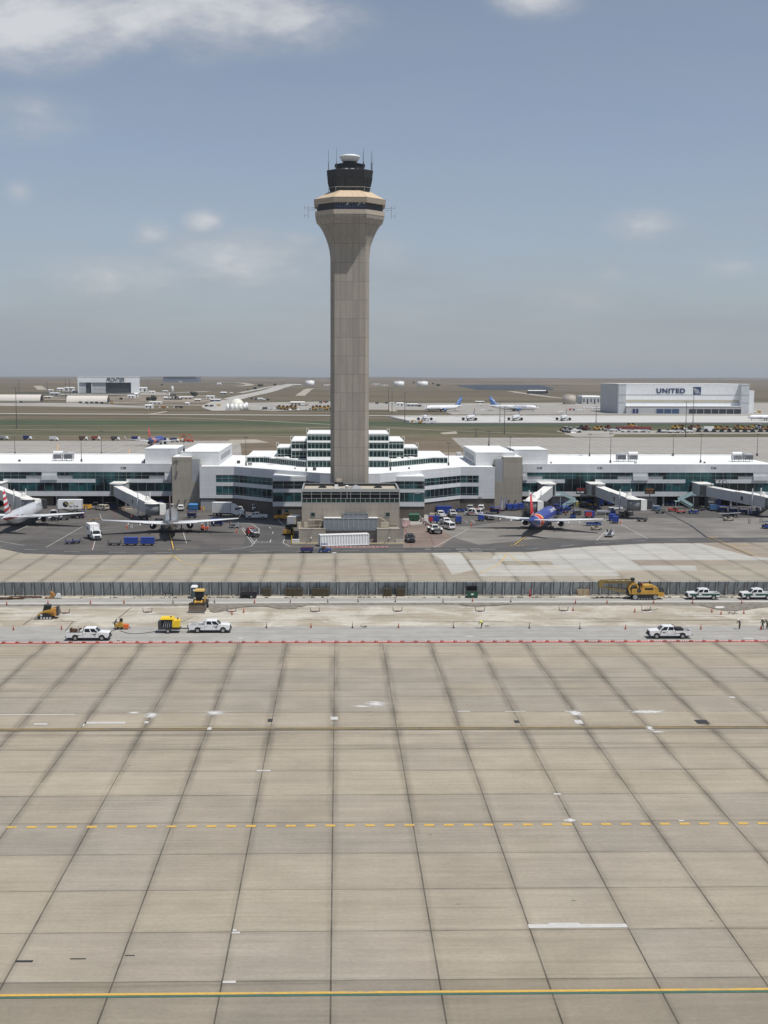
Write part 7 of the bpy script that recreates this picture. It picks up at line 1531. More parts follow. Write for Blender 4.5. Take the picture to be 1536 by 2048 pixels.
# skid steer
def skid(px, py):
    t = thing('skid_steer', 'orange tracked skid steer loader facing left on the dug ground', 'skid steer', group=None)
    for s in (-1, 1):
        m = MB(); m.prism([(-1.05, .25), (-.75, .02), (1.05, .02), (1.3, .3), (.75, .95), (-.25, .9)], 1, s*.62, s*1.0); k = m.build('track', M_black, t); m = MB()
        for x in (-.65, -.2, .25, .7): m.wheel((x, s*.995, .22), .16, .06, n=10)
        m.wheel((.7, s*.995, .68), .2, .06, n=10); m.build('track_rollers', M_lgrey, k)
        m = MB(); m.bar((-1.35, s*.85, 1.5), (.35, s*.85, 1.2), .16, .28); m.bar((.35, s*.85, 1.2), (1.35, s*.85, .55), .16, .24); m.build('lift_arm', M_yellow, t)
    m = MB(); m.box(-1.5, .5, -.6, .6, .5, 1.1); m.frus((-1.6, -.55, -.6, .6, 1.1), (-1.5, -.6, -.55, .55, 1.5)); m.build('body', mat('worn_orange_paint', (.50, .23, .05), .55, var=.25), t)
    m = MB(); m.frus((-.5, .62, -.55, .55, 1.1), (-.55, .35, -.52, .52, 2.05)); m.build('cab', M_black, t); m = MB(); m.box(-.6, .45, -.56, .56, 2.05, 2.12); m.build('cab_roof', M_dark, t)
    m = MB(); m.prism([(1.25, .1), (1.95, .04), (1.5, .5), (1.3, .7)], 1, -1.0, 1.0); m.build('bucket', M_grey, t); m = MB(); m.box(-1.75, -1.5, -.62, .62, .5, 1.9); m.build('rear_door', M_dark, t); place(t, px, py, 180); t.scale = (1.12, 1.12, 1.12)
skid(95, 1237)
# wheel loader facing the camera
def loader(label, px, py, hd, s=1.0, bucket=M_rust):
    t = thing('wheel_loader', label, 'wheel loader'); m = MB(); m.box(-2.9, -.3, -.85, .85, .9, 1.9); m.box(-.3, 1.4, -.5, .5, .8, 1.5); m.build('body', M_yellow, t)
    m = MB(); m.frus((-1.2, .3, -.75, .75, 1.5), (-1.1, .15, -.7, .7, 3.15)); cb = m.build('cab', M_black, t); panes((-1.2, .3), (-1.1, .15), .75, .7, 1.5, 3.15, .12, 1).build('windows', M_glassd, cb); m = MB(); m.frus((-1.3, .4, -.85, .85, 3.15), (-1.2, .3, -.75, .75, 3.4)); m.build('cab_roof', mat('pale_amber', (.60, .40, .12), .5, var=.1), t)
    for y in (-.55, .55): m = MB(); m.bar((.6, y, 1.6), (2.6, y, .8), .2, .34); m.build('lift_arm', M_yellow, t); m = MB(); m.tube((.4, y*.5, 1.3), (2.4, y*.5, 1.1), .09, n=7); m.build('ram', M_chrome, t)
    m = MB(); m.prism([(2.4, .55), (3.35, .22), (3.45, .3), (3.05, .65), (2.75, 1.2), (2.85, 1.65), (2.45, 1.5)], 1, -1.38, 1.38); m.build('bucket', bucket, t); m = MB(); m.box(3.0, 3.5, -1.42, 1.42, .16, .26); m.build('cutting_edge', M_grey, t)
    wheels(t, (-1.9, 1.1), 1.0, .72, .52)
    for y in (-.72, .72): m = MB(); m.box(.3, .45, y-.15, y+.15, 1.9, 2.1); m.build('work_lamp', M_lamp, t); m = MB(); m.bar((.2, y*1.2, 2.4), (.3, y*1.75, 2.5), .05, .05); m.cbox((.3, y*1.85, 2.55), (.06, .25, .4)); m.build('mirror', M_dark, t)
    place(t, px, py, hd); t.scale = (s, s, s); return t
loader('yellow wheel loader with dirty bucket facing the camera on the work strip', 399, 1219, -92, 1.04, mat('earthy_bucket', (.085, .065, .05), .9, var=.3))
# blast fence
fa, fb = W(-70, 1193.5), W(1610, 1192); d = fb-fa; L = d.length; npan = 86; fw = L/npan; fz = math.atan2(d.y, d.x)
M_bf = mat('grey_blue_fence_sheet', (.37, .41, .43), .6, var=.1, vs=.6); vary(M_bf, .78, 1.1); M_bfp = mat('fence_post_steel', (.085, .09, .095), .6, var=.15); M_bfb = mat('galvanised_brace', (.38, .385, .385), .5, .2, var=.1)
F = thing('blast_fence', 'long grey blue leaning blast fence across the work strip', 'fence', (fa.x, fa.y, .02), fz)
pan = MB(); pan.add([(.06, 1.0, .12), (fw-.06, 1.0, .12), (fw-.06, .02, 2.72), (.06, .02, 2.72), (.06, 1.06, .12), (fw-.06, 1.06, .12), (fw-.06, .08, 2.74), (.06, .08, 2.74)], [(0, 1, 2, 3), (7, 6, 5, 4), (0, 4, 5, 1), (1, 5, 6, 2), (2, 6, 7, 3), (3, 7, 4, 0)]); pan = pan.build('fence_panel', M_bf, F)
po = MB(); po.bar((0, .94, 0), (0, -.06, 2.8), .11, .10); po.bar((fw*.72, .94, .1), (fw*.72, -.02, 2.72), .10, .06); po = po.build('post', M_bfp, pan)
br = MB(); br.bar((fw*.86, .25, 1.9), (fw*.86, .1, 0), .10, .10); br.box(fw*.8, fw*.92, -.1, 1.2, 0, .1); br = br.build('brace', M_bfb, pan)
dg = MB(); dg.bar((.15, .93, .3), (fw*.7, .07, 2.5), .045, .03); dg = dg.build('diagonal_rod', M_bfp, pan)
r = random.Random(5)
for i in range(1, npan):
    q = dup(pan, parent=F); q.location = (i*fw, 0, 0); q.rotation_euler.x = r.uniform(-.012, .012)
    for ch in list(q.children):
        if ch.name.startswith('diagonal') and r.random() < .55: bpy.data.objects.remove(ch)
# low berm and ballast at the fence foot
m = MB(); m.T = Matrix.Translation(fa) @ Matrix.Rotation(fz, 4, 'Z'); n = 200; r = random.Random(8)
rows = [(-1.35, .006), (-1.1, .12), (-.45, .17), (-.2, .02)]
m.add([(L*i/n, y+r.uniform(-.12, .12), max(.006, z+r.uniform(-.05, .06)*(z > .05))) for y, z in rows for i in range(n+1)], [(j*(n+1)+i, j*(n+1)+i+1, (j+1)*(n+1)+i+1, (j+1)*(n+1)+i) for j in range(3) for i in range(n)], smooth=True)
tag(m.build('gravel_berm', M_dug), kind='structure')
m = MB(); r = random.Random(4)
for i in range(120): x = r.uniform(0, L); s = r.uniform(.12, .4); p = fa+d.normalized()*x; y = p.y-r.uniform(1.2, 1.6); m.frus((p.x-s, p.x+s, y-.14, y+.14, .0), (p.x-s*.7, p.x+s*.6, y-.1, y+.08, r.uniform(.08, .22)))
tag(m.build('rubble', mat('dark_rubble', (.13, .115, .095), .9, var=.3)), 'dark broken rubble scattered along the foot of the blast fence', 'rubble', kind='stuff')
# low barricades
ba, bb_ = W(-45, 1287), W(1590, 1283.3); d = bb_-ba; L = d.length; nb = 62; bw = L/nb; bz = math.atan2(d.y, d.x)
M_barr = mat('barricade_red', (.36, .030, .022), .5, var=.2)
vary(M_barr, .65, 1.2)
t = thing('low_barricade', 'x', 'barricade', (0, 0, .01), 0, 'line of red and white low barricades')
m = MB(); m.prism([(-.2, 0), (.2, 0), (.17, .1), (.1, .23), (-.1, .23), (-.17, .1)], 0, .03, bw-.03); b0 = m.build('body', M_barr, t)
m = MB()
for k in range(4): x = .28+k*(bw-.6)/4; m.quad([(x, -.173, .105), (x+.16, -.173, .105), (x+.28, -.108, .222), (x+.12, -.108, .222)]); m.quad([(x+.12, -.09, .2305), (x+.28, -.09, .2305), (x+.36, .09, .2305), (x+.2, .09, .2305)])
m.build('white_stripes', M_white, b0)
m = MB(); m.rev([(.03, .23), (.03, .28), (.06, .29), (.06, .37), (.03, .4)], (bw-.12, 0, 0), 8); m.build('warning_lamp', M_rust, b0)
r = random.Random(9)
for i in range(nb):
    q = t if i == 0 else dup(t); p = ba+d.normalized()*(bw*i+.01); q.location = (p.x, p.y+r.uniform(-.03, .03), .01); q.rotation_euler.z = bz+r.uniform(-.006, .006); q['label'] = 'red and white low barricade, %s from the left in the long line' % nth(i+1)
# cones
up_row = [(13.5, 1210), (96, 1208), (181, 1207.5), (248, 1207), (346, 1206.5), (429, 1206), (509, 1206), (580.7, 1205), (655.5, 1205), (716, 1204), (790.6, 1204), (886, 1204.5), (945, 1203.5), (1021.6, 1204), (1151, 1207), (1214, 1207), (1307, 1207), (1385, 1207), (1483.5, 1207)]
mid_row = [(464, 1230), (487.5, 1225.5), (1146, 1222.5), (1269.5, 1225), (1423.6, 1225), (1442, 1229.5), (1487.5, 1228)]
low_row = [(27, 1260.5), (123, 1259), (533, 1256), (622, 1255.5), (705, 1256), (797, 1255.5), (907, 1256), (1058.6, 1256.5), (1159.6, 1257.5), (1251, 1258.5), (1401.7, 1258.5), (1521.5, 1259.5)]
tallset = {716, 790.6, 886, 1021.6, 346, 429, 580.7, 705, 907, 1058.6, 1159.6, 533, 655.5}
M_wornor = mat('worn_cone_orange', (.45, .085, .035), .6, var=.2)
M_dkcone = mat('faded_dark_orange', (.22, .07, .04), .6, var=.2)
for row, nm in ((up_row, 'on the pale strip'), (mid_row, 'mid dug strip'), (low_row, 'on the lower edge of the dug strip')):
    for i, (px, py) in enumerate(row):
        v = W(px, py); cone(('dark slim cone ' if px in tallset else 'orange cone ')+nm+', '+nth(i+1)+' from left in row', (v.x, v.y, .04 if row is not mid_row else .1), 'cones on the work strip', M_dkcone if px in tallset else M_wornor, .82, px in tallset)
v = W(1060, 1194); cone('tall red cone standing at the fence foot', (v.x, v.y, .1), 'cones on the work strip', M_red, 1.5)
# light-can frames set out on the dug ground
for i, (px, py) in enumerate(((130, 1228), (295, 1226), (463, 1225), (630, 1225), (795, 1224), (960, 1224), (1127, 1223), (1292, 1223))):
    v = W(px, py); t = thing('light_can_frame', 'steel light-can frame on the dug ground, %s from the left in its row' % nth(i+1), 'steel frame', (v.x, v.y, .08), 0, 'steel frames on the dug ground')
    m = MB(); m.rev([(.55, .0), (.55, .12), (.3, .14)], n=14); m.cbox((0, 0, .1), (1.5, .12, .1)); m.build('base_can', M_rust, t)
    for s in (-.75, .75): m = MB(); m.bar((s, 0, .05), (s*1.08, 0, .85), .08, .08); m.bar((s*.75, 0, .25), (s*1.15, 0, .3), .06, .06); m.build('upright', M_dark, t)
    powder(px+2, py+1.5, 1.6, 1.0, .105)
# items along the fence
t = thing('portable_toilet', 'dark green portable toilet with white roof against the blast fence', 'portable toilet'); m = MB(); m.box(-.58, .58, -.58, .58, .1, 2.1); m.build('cabin', mat('slate_green_plastic', (.05, .075, .075), .5), t); m = MB(); m.frus((-.62, .62, -.62, .62, 2.1), (-.45, .45, -.45, .45, 2.42)); m.build('roof', M_white, t); m = MB(); m.box(-.42, .42, -.6, -.58, .15, 1.95); dr = m.build('door', mat('slate_green_door', (.06, .09, .088), .5), t); m = MB(); m.rev([(.0001, 0), (.2, .005)], n=14); o = m.build('door_emblem', M_white, dr); o.location = (0, -.61, 1.6); o.rotation_euler.x = math.pi/2; m = MB(); m.box(-.65, .65, -.65, .65, 0, .1); m.build('skid_base', M_dark, t); place(t, 389, 1196.5)
t = thing('utility_trailer', 'black high-sided utility trailer parked at the blast fence', 'trailer'); m = MB(); m.box(-1.6, 1.5, -.85, .85, .45, .58); m.box(-1.6, 1.5, -.88, -.83, .58, .95); m.box(-1.6, 1.5, .83, .88, .58, .95); m.build('bed', M_black, t); m = MB()
for z in (1.2, 1.55, 1.9):
    for y in (-.85, .85): m.bar((-1.6, y, z), (1.5, y, z), .05, .07)
for x in (-1.6, -.6, .5, 1.5):
    for y in (-.85, .85): m.bar((x, y, .6), (x, y, 2.0), .06, .06)
m.box(-1.6, 1.5, -.1, .1, 1.95, 2.02); m.build('side_rack', M_dark, t); m = MB(); m.bar((-1.6, 0, .5), (-2.6, 0, .45), .12, .1); m.build('tow_bar', M_dark, t); m = MB(); m.box(.2, .9, -.95, -.9, .65, .75); m.build('mudguard', M_black, t); wheels(t, (.5,), .92, .33, .2); place(t, 498, 1195.5)
M_matw = mat('dark_timber', (.040, .031, .022), .85, var=.35, vs=2); M_matw2 = mat('timber_edge', (.13, .105, .06), .85, var=.3)
for i, (p0, p1, l) in enumerate(((525, 542, 'smallest stack of dark timber mats, right of the black trailer'), (570, 605, 'wide stack of dark timber mats, second right of the black trailer'), (623, 658, 'wide stack of dark timber mats, third right of the black trailer'), (766, 784, 'square stack of dark timber mats, left of the close pair'), (793, 810, 'square stack of dark timber mats, right of the close pair'))):
    a, b = W(p0, 1194), W(p1, 1194); w = (b.x-a.x)/2; t = thing('timber_mat_stack', l, 'timber stack', ((a.x+b.x)/2, a.y+.4, .03), 0, 'stacks of dark timber mats'); m = MB(); m.box(-w, w, -.5, .5, .12, 1.55); m.build('core', M_matw, t); m = MB(); r = random.Random(i); n = int(w*2/.22)
    for k in range(n): x = -w+2*w*(k+.5)/n; m.box(x-.055, x+.045, -.58, -.5, .1, 1.5+r.uniform(-.05, .22))
    m.build('slats', M_matw2, t); m = MB()
    for x in (-w*.7, w*.7): m.box(x-.06, x+.06, -.5, .5, 0, .12)
    m.build('bearers', M_matw, t)
def fbin(px, py):
    t = thing('dumpster', 'dark green dumpster with black lid thrown open at the blast fence', 'dumpster'); m = MB(); m.frus((-.95, .95, -.65, .65, .1), (-1.0, 1.0, -.75, .75, 1.15)); m.build('bin', M_green, t); m = MB(); m.add([(-1, .75, 1.15), (1, .75, 1.15), (.92, .5, 2.05), (-1.08, .5, 2.05), (-1, .8, 1.15), (1, .8, 1.15), (.92, .55, 2.08), (-1.08, .55, 2.08)], [(0, 1, 2, 3), (7, 6, 5, 4), (3, 2, 6, 7), (0, 3, 7, 4), (1, 5, 6, 2), (0, 4, 5, 1)]); m.build('lid', M_black, t); m = MB(); m.cbox((-.08, -.735, .7), (.5, .04, .26)); m.build('plate', M_white, t); m = MB(); m.box(-.9, .9, -.7, .6, 1.16, 1.2); m.build('contents', M_black, t)
    for x in (-.8, .8): m = MB(); m.wheel((x, -.5, .1), .1, .1); m.build('caster', M_black, t)
    place(t, px, py)
fbin(944.5, 1195)
a = W(1154, 1192.5); b = W(1179, 1192.5); w = (b.x-a.x)/2; t = thing('plywood_stack', 'pale plywood crate leaning at the fence left of the drilling rig', 'crate', ((a.x+b.x)/2, a.y+.3, .1)); m = MB(); m.box(-w, w, -.12, .12, 0, 1.25); m.box(-w*.85, w*.9, -.2, -.121, 0, 1.1); m.build('sheets', mat('raw_plywood', (.36, .28, .19), .85, var=.2), t); m = MB()
for x in (-w*.8, 0, w*.8): m.box(x-.05, x+.05, -.25, -.201, 0, 1.05)
m.build('battens', M_wood, t)
t = thing('excavator_bucket', 'rusty yellow digger bucket lying by the fence at the left', 'bucket'); m = MB(); m.prism([(-.7, 0), (.5, .05), (.8, .5), (.55, 1.0), (.1, 1.25), (.0, .9), (.25, .5), (-.2, .2)], 1, -.6, .6); m.build('shell', mat('rusty_yellow_steel', (.30, .15, .045), .8, var=.3), t); m = MB()
for y in (-.5, -.17, .17, .5): m.box(-1.0, -.65, y-.06, y+.06, 0, .12)
m.build('teeth', M_rust, t); place(t, 101, 1196.5, 0)
t = thing('cable_reel', 'small white reel beside the rusty bucket', 'reel'); m = MB(); m.tube((0, -.22, .62), (0, -.14, .62), .38, n=18); m.tube((0, .14, .62), (0, .22, .62), .38, n=18); m.build('flange', M_white, t); m = MB(); m.tube((0, -.14, .62), (0, .14, .62), .2, n=14); m.tube((0, -.24, .62), (0, -.21, .62), .08, n=10); m.build('drum', M_black, t); m = MB(); m.box(-.7, .6, -.3, .3, .1, .2); m.build('stand', M_lgrey, t); place(t, 117, 1197)
for px, py, ln, l in ((8, 1199, 1.6, 'flat bundle of rusty steel bars at the left edge by the fence'), (31, 1198, 1.4, 'rusty steel bar bundle second from the left edge by the fence'), (62, 1196, 1.8, 'longest bundle of dark rusty steel bars by the fence')):
    m = MB(); r = random.Random(px)
    for k in range(12): y = r.uniform(-.5, .5); z = .05+r.random()*.3; m.bar((-ln+r.uniform(-.3, .3), y, z), (ln+r.uniform(-.3, .3), y+r.uniform(-.15, .15), z), .08, .08)
    o = m.build('steel_bar_bundle', M_rust); place(o, px, py, 2); tag(o, l, 'steel bars', 'bundles of rusty steel bars')
t = thing('work_stand', 'small black frame stand left of the portable toilet', 'stand'); m = MB(); m.box(-.7, .7, -.3, .3, .7, .8); m.build('top', M_dark, t); m = MB()
for x in (-.65, .65):
    for y in (-.25, .25): m.bar((x, y, 0), (x, y, .7), .06, .06)
m.build('legs', M_black, t); place(t, 338, 1194)
t = thing('hose_coil', 'dark coiled hose right of the close pair of timber stacks', 'hose'); m = MB()
for k in range(16): a0, a1 = k*.4, (k+1)*.4; m.tube((.4*math.cos(a0), .4*math.sin(a0), .1+.02*k), (.4*math.cos(a1), .4*math.sin(a1), .12+.02*k), .06, n=6)
m.build('coil', M_black, t); m = MB(); m.cbox((0, 0, .25), (.2, .2, .5)); m.build('core', M_grey, t); place(t, 817, 1193)
# tracked drilling rig
def rig(px0, px1, py):
    a, b = W(px0, py), W(px1, py); c = (a+b)/2
    t = thing('drilling_rig', 'yellow tracked drilling rig with long folded boom at the fence', 'drilling rig', (c.x, c.y, .03))
    for s in (-1, 1):
        m = MB(); m.prism([(-2.3, .45), (-2.0, .05), (1.9, .05), (2.25, .45), (1.9, .9), (-1.9, .9)], 1, s*.75, s*1.25); k = m.build('track', M_black, t)
        m = MB(); m.wheel((-1.8, s*1.24, .48), .40, .06); m.wheel((1.8, s*1.24, .48), .36, .06)
        for x in (-1.1, -.6, -.1, .4, .9): m.wheel((x, s*1.24, .2), .13, .06, n=10)
        m.build('track_rollers', M_grey, k)
    m = MB(); m.prism([(-2.4, .95), (2.2, .95), (2.4, 1.3), (2.3, 2.1), (1.2, 2.6), (-.2, 2.5), (-.6, 1.9), (-2.4, 1.9)], 1, -1.1, 1.1); m.build('body', M_yellow, t)
    m = MB(); m.box(-.1, 1.4, -1.115, -1.1, 1.75, 2.1); m.build('side_grille', M_black, t); m = MB(); m.tube((-1.1, -1.16, 1.65), (-1.1, -1.08, 1.65), .38, n=16); m.build('hose_drum', M_dark, t)
    m = MB(); m.box(-2.3, -.7, -.5, .9, 1.9, 2.05); m.box(-1.0, -.75, -.4, .6, 2.05, 2.7); m.build('operator_seat', M_black, t)
    m = MB(); P = [(-2.6, 1.0), (-2.9, 2.0), (-2.4, 2.75), (-1.6, 2.85), (-1.2, 2.1)]
    for p, q in zip(P, P[1:]):
        for y in (-.9, .5): m.bar((p[0], y, p[1]), (q[0], y, q[1]), .28, .28)
    m.build('boom_frame', M_yellow, t); m = MB(); m.box(-3.0, -2.1, -.8, .5, .6, 1.9); m.build('winch', M_dark, t)
    tx = W(1203, py).x-c.x; m = MB()
    for y in (-.3, .3):
        for z in (2.75, 3.25): m.bar((tx, y, z+.05), (-1.8, y, z+.25), .1, .1)
        for k in range(10):
            x0 = tx+(-1.8-tx)*k/10; x1 = tx+(-1.8-tx)*(k+1)/10; z0 = 2.8+.2*k/10; m.bar((x0, y, z0 if k % 2 else z0+.5), (x1, y, z0+.52 if k % 2 else z0), .07, .07)
    m.box(tx, -1.8, -.22, .22, 2.85, 3.15); m.build('mast', mat('worn_brown_yellow', (.22, .15, .045), .7, var=.35), t)
    m = MB(); m.box(tx-.25, tx+.5, -.4, .4, 2.1, 3.2); m.bar((tx+.2, 0, 2.2), (-2.7, 0, 1.0), .3, .25); m.bar((tx+1.6, .2, 2.1), (-2.7, .2, 1.7), .16, .16); m.build('lower_boom', mat('worn_brown_yellow', (.22, .15, .045)), t)
    m = MB(); m.cbox((-2.05, 0, 3.5), (.6, .7, .5)); m.build('mast_head', M_dark, t)
    m = MB(); m.tube((2.9, -.5, 1.5), (2.9, .5, 1.5), .62, n=18); m.build('cable_reel', M_dark, t); m = MB(); m.box(2.3, 3.5, -.9, .9, .5, 1.0); m.box(2.4, 3.3, -.7, .7, 1.0, 1.25); m.build('counterweight', M_yellow, t)
    m = MB(); m.tube((1.1, .3, 2.5), (1.1, .3, 3.2), .09, n=8); m.build('exhaust', M_black, t); t.scale = (1.05, 1.05, 1.05)
    return c
c = rig(1254, 1320, 1197.5)
person('operator sitting on the yellow drilling rig, white helmet and dark jacket', 'sit', None, (.02, .02, .025), (.03, .03, .05), (.8, .8, .78), loc=(c.x-1.45, c.y-.2, 1.75), rz=-math.pi/2, h=1.85)
person('person in red checked shirt standing on the yellow drilling rig', 'stand', None, (.45, .14, .12), (.08, .06, .05), (.62, .25, .22), loc=(c.x-.35, c.y+.3, 1.55), rz=2.2, h=1.6)
# workers on the dug strip
for px, py, ps, vs, sh, lg, ht, rz, l in ((963, 1257, 'bend', Y_VEST, (.5, .52, .2), (.02, .02, .025), (.8, .8, .75), 1.4, 'person bending over in a yellow vest at the edge of the dug strip'), (1479, 1258.5, 'stoop', None, (.05, .045, .045), (.02, .02, .022), (.8, .8, .78), 1.8, 'stooping person in dark clothes and white helmet near the right edge'),
                                          (1525, 1258.5, 'stand', None, (.13, .15, .08), (.045, .05, .07), (.8, .8, .78), 2.6, 'person standing upright in white helmet beside the rightmost cone'), (1534, 1259, 'stoop', None, (.06, .09, .05), (.03, .04, .03), (.06, .08, .04), 2.0, 'person in dark green at the right edge of the dug strip')):
    v = W(px, py); person(l, ps, vs, sh, lg, ht, loc=(v.x, v.y, .05), rz=rz, h=1.8)
v = W(237, 1282); t = thing('delineator_post', 'small white post at the barricades right of the left white pickup', 'marker post', (v.x, v.y, .03), 0, 'marker posts'); m = MB(); m.tube((0, 0, .05), (0, 0, .75), .07, n=7); m.build('post', M_white, t); m = MB(); m.rev([(.2, 0), (.18, .06)], n=10); m.build('base', M_black, t)
for px, py, l, s_ in ((728, 1256, 'flat dark steel scrap lying on the lower edge of the dug strip', 1.0), (1465, 1229, 'bent steel scrap heap on the dug strip by the damp soil', 1.6), (1302, 1222, 'steel scrap and chain beside the rightmost light-can frame', 1.2), (973, 1254, 'small tool lying beside the bending person', .5)):
    m = MB(); r = random.Random(int(px))
    for k in range(7): a0 = r.uniform(0, 3.1); x, y = r.uniform(-.6, .6)*s_, r.uniform(-.2, .2)*s_; m.bar((x, y, .06), (x+math.cos(a0)*.6*s_, y+math.sin(a0)*.3*s_, .06+r.random()*.2*s_), .07, .06)
    o = m.build('scrap_steel', M_dark); place(o, px, py, 0, .12); tag(o, l, 'steel scrap')
# red and white barrier boards beside the podium
def zebra(label, px, py, hd, L=1.8, h=.9):
    t = thing('barrier_board', label, 'barricade', group='striped barrier boards by the podium'); m = MB(); m.box(-L/2, L/2, -.06, .06, .25, h); b = m.build('board', M_white, t); m = MB()
    for k in range(5): x = -L/2+L*k/5; m.quad([(x, -.064, .26), (x+L*.1, -.064, .26), (x+L*.17, -.064, h-.01), (x+L*.07, -.064, h-.01)])
    m.build('red_stripes', M_red, b); m = MB()
    for x in (-L*.4, L*.4): m.box(x-.06, x+.06, -.3, .3, 0, .25)
    m.build('foot', M_black, t); place(t, px, py, hd)
for i, (px, py) in enumerate(((840, 1041), (845, 1044.5), (850, 1048), (855, 1051.5), (860, 1054.5), (836, 1037.5))): zebra('striped barrier board in the row by the green dumpster, '+nth((i+1) % 6+1)+' from its far end', px, py, -52, 1.9)
for i, (px, py) in enumerate(((808, 1046), (815, 1047.5), (809, 1050.5), (816, 1052), (810, 1055))): zebra('striped barrier board stored by the podium wall, '+nth(i+1)+' in its cluster counted from the back', px, py, 10*i-20, 1.5)
for i, (px, py) in enumerate(((742, 1078), (747, 1080.5), (743, 1083), (748, 1085))): zebra('striped barrier board in the corner right of the white container, '+nth(i+1)+' from the back', px, py, 15*i-20, 1.1)
for i in range(14):
    px = 652+i*9.0; 
    q = dup(t_low if False else [o for o in COL.objects if o.get('label', '').startswith('red and white low barricade, second from')][0], label='small red and white kerb barricade below the white container, '+nth(i+1)+' from the left', group='low barricades below the container'); v = W(px, 1094.6); q.location = (v.x, v.y-.2, .02); q.scale = (.55, .8, .8); q.rotation_euler.z = 0
# ---------------------------------------------------------------- far field
def scl(v): return (v.y*_cp+ (HC-v.z)*_sp)/FOC          # metres per photo pixel at that point
M_hang = ribbed('white_hangar_cladding', (.76, .775, .78), 9, 30, .12); M_hangg = mat('grey_hangar_cladding', (.33, .35, .37), .6, var=.08, vs=.05); M_hdoor = mat('dark_hangar_opening', (.02, .025, .035), .7, var=.2, vs=.05); M_hpan = mat('pale_hangar_door', (.46, .47, .475), .6, var=.08, vs=.1)
M_letter = mat('slate_hangar_letters', (.05, .075, .095), .6, var=0); M_uletter = mat('navy_hangar_letters', (.02, .04, .12), .5, var=0)
# white hangar on the left
v = WT(217, 786.5); k = scl(v); Hh = 33*k
t = thing('hangar', 'white hangar with big dark door openings and slanted lettering at the far left', 'hangar', (v.x, v.y, v.z-.5), R(12)); X = lambda px: (px-217)*k
x0, x1, x2 = X(157.5), X(261.5), X(278.5)
m = MB(); m.box(x0, x2, 6, 95, 0, Hh-.3); m.build('wall', M_hang, t)
m = MB(); m.box(x0, x2, 2, 6, Hh*.66, Hh); m.box(x0, X(160.5), 2, 6, 0, Hh*.66); m.box(x1, x2, 2, 6, 0, Hh*.66); m.box(X(184), X(185.3), 3, 6, 0, Hh*.66); m.build('facade', M_hang, t)
m = MB(); m.box(x0-1, x2+1, 1.5, 96, Hh+.005, Hh+1.0); m.build('roof', M_roof, t)
for a, b, mt in ((X(160.6), X(173.5), M_hpan), (X(173.6), X(183.9), M_hdoor), (X(185.4), X(212), M_hpan), (X(212.1), x1-.1, M_hdoor)):
    m = MB(); m.box(a, b, 4.5 if mt is M_hpan else 5.9, 5.99, 0, Hh*.66); dr = m.build('door', mt, t)
    if mt is M_hpan: m = MB(); m.box(a, b, 4.3, 4.49, Hh*.28, Hh*.34); m.box(a, b, 4.3, 4.49, Hh*.5, Hh*.53); m.build('door_band', M_lgrey, dr)
text('hangar_lettering', 'FRONTIER', 7.6*k/.72, M_letter, t, .2, loc=(X(213), 1.7, Hh*.715), shear=.25, xs=.72, bold=.35)
# grey hangar behind
v = WT(361, 765); k = scl(v); t = thing('hangar', 'low grey blue hangar on the ridge right of the white one', 'hangar', (v.x, v.y, v.z-1)); m = MB(); m.box(-34.5*k, 34.5*k, 0, 90, 0, 11.5*k); m.build('wall', mat('grey_blue_cladding', (.17, .20, .24), .7, var=.1, vs=.05), t); m = MB(); m.box(-35*k, 31*k, -2, 92, 11.5*k, 12.6*k); m.build('roof', M_hangg, t); m = MB(); m.box(-4*k, 4*k, -1, -.1, 0, 4*k); m.build('door', M_hpan, t)
# fabric tunnels
for a, b, yb, yt, l in ((-12, 80, 803.5, 789, 'long cream fabric tunnel cut by the left edge of the far field'), (133, 214, 806, 791, 'cream fabric tunnel right of the one at the left edge, trucks before it')):
    v = WT((a+b)/2, yb); k = scl(v); hl = (b-a)/2*k; rr = (yb-yt)*k; t = thing('fabric_tunnel', l, 'fabric hall', (v.x, v.y+rr, v.z-.3))
    m = MB(); n = 28; rings = []
    for i in range(n+1):
        x = -hl+2*hl*i/n; q = rr*(1 if i % 2 else .985); rings.append([(x, q*1.1*math.cos(math.pi*j/12), q*math.sin(math.pi*j/12)) for j in range(13)])
    m.loft(rings, smooth=False, caps=False); m.build('fabric_skin', mat('cream_fabric', (.60, .56, .50), .8, var=.06), t)
    m = MB(); m.prism([(rr*1.09*math.cos(math.pi*j/12), rr*.98*math.sin(math.pi*j/12)) for j in range(13)], 0, hl-3, hl-2.5); m.build('end_opening', M_hdoor, t); m = MB(); m.box(-hl, hl, -rr*1.15, -rr*1.0, 0, 1.6); m.build('base_wall', M_concrete, t)
def shed(px, py, w, h, lab, m1=M_white, dep=14, name='shed', cat='shed', roof=None, gable=False, grp='small far buildings'):
    v = WT(px, py); k = scl(v); t = thing(name, lab, cat, (v.x, v.y, v.z-.3), 0, grp); W2 = w/2*k; Z = h*k
    m = MB(); m.box(-W2, W2, 0, dep, 0, Z*.82); m.build('wall', m1, t); m = MB()
    if gable: m.prism([(-.6, Z*.82), (dep+.6, Z*.82), (dep/2, Z*1.1)], 0, -W2-.4, W2+.4)
    else: m.frus((-W2-.3, W2+.3, -.4, dep+.4, Z*.82), (-W2*.98, W2*.98, .6, dep-.4, Z))
    m.build('roof', roof or M_roof, t); m = MB()
    n = max(2, int(w/7))
    for i in range(n): x = -W2+2*W2*(i+.5)/n; m.box(x-W2*.22/n*1.6, x+W2*.22/n*1.6, -.12, -.005, 0 if i % 2 else Z*.25, Z*.6)
    m.build('openings', M_hdoor, t)
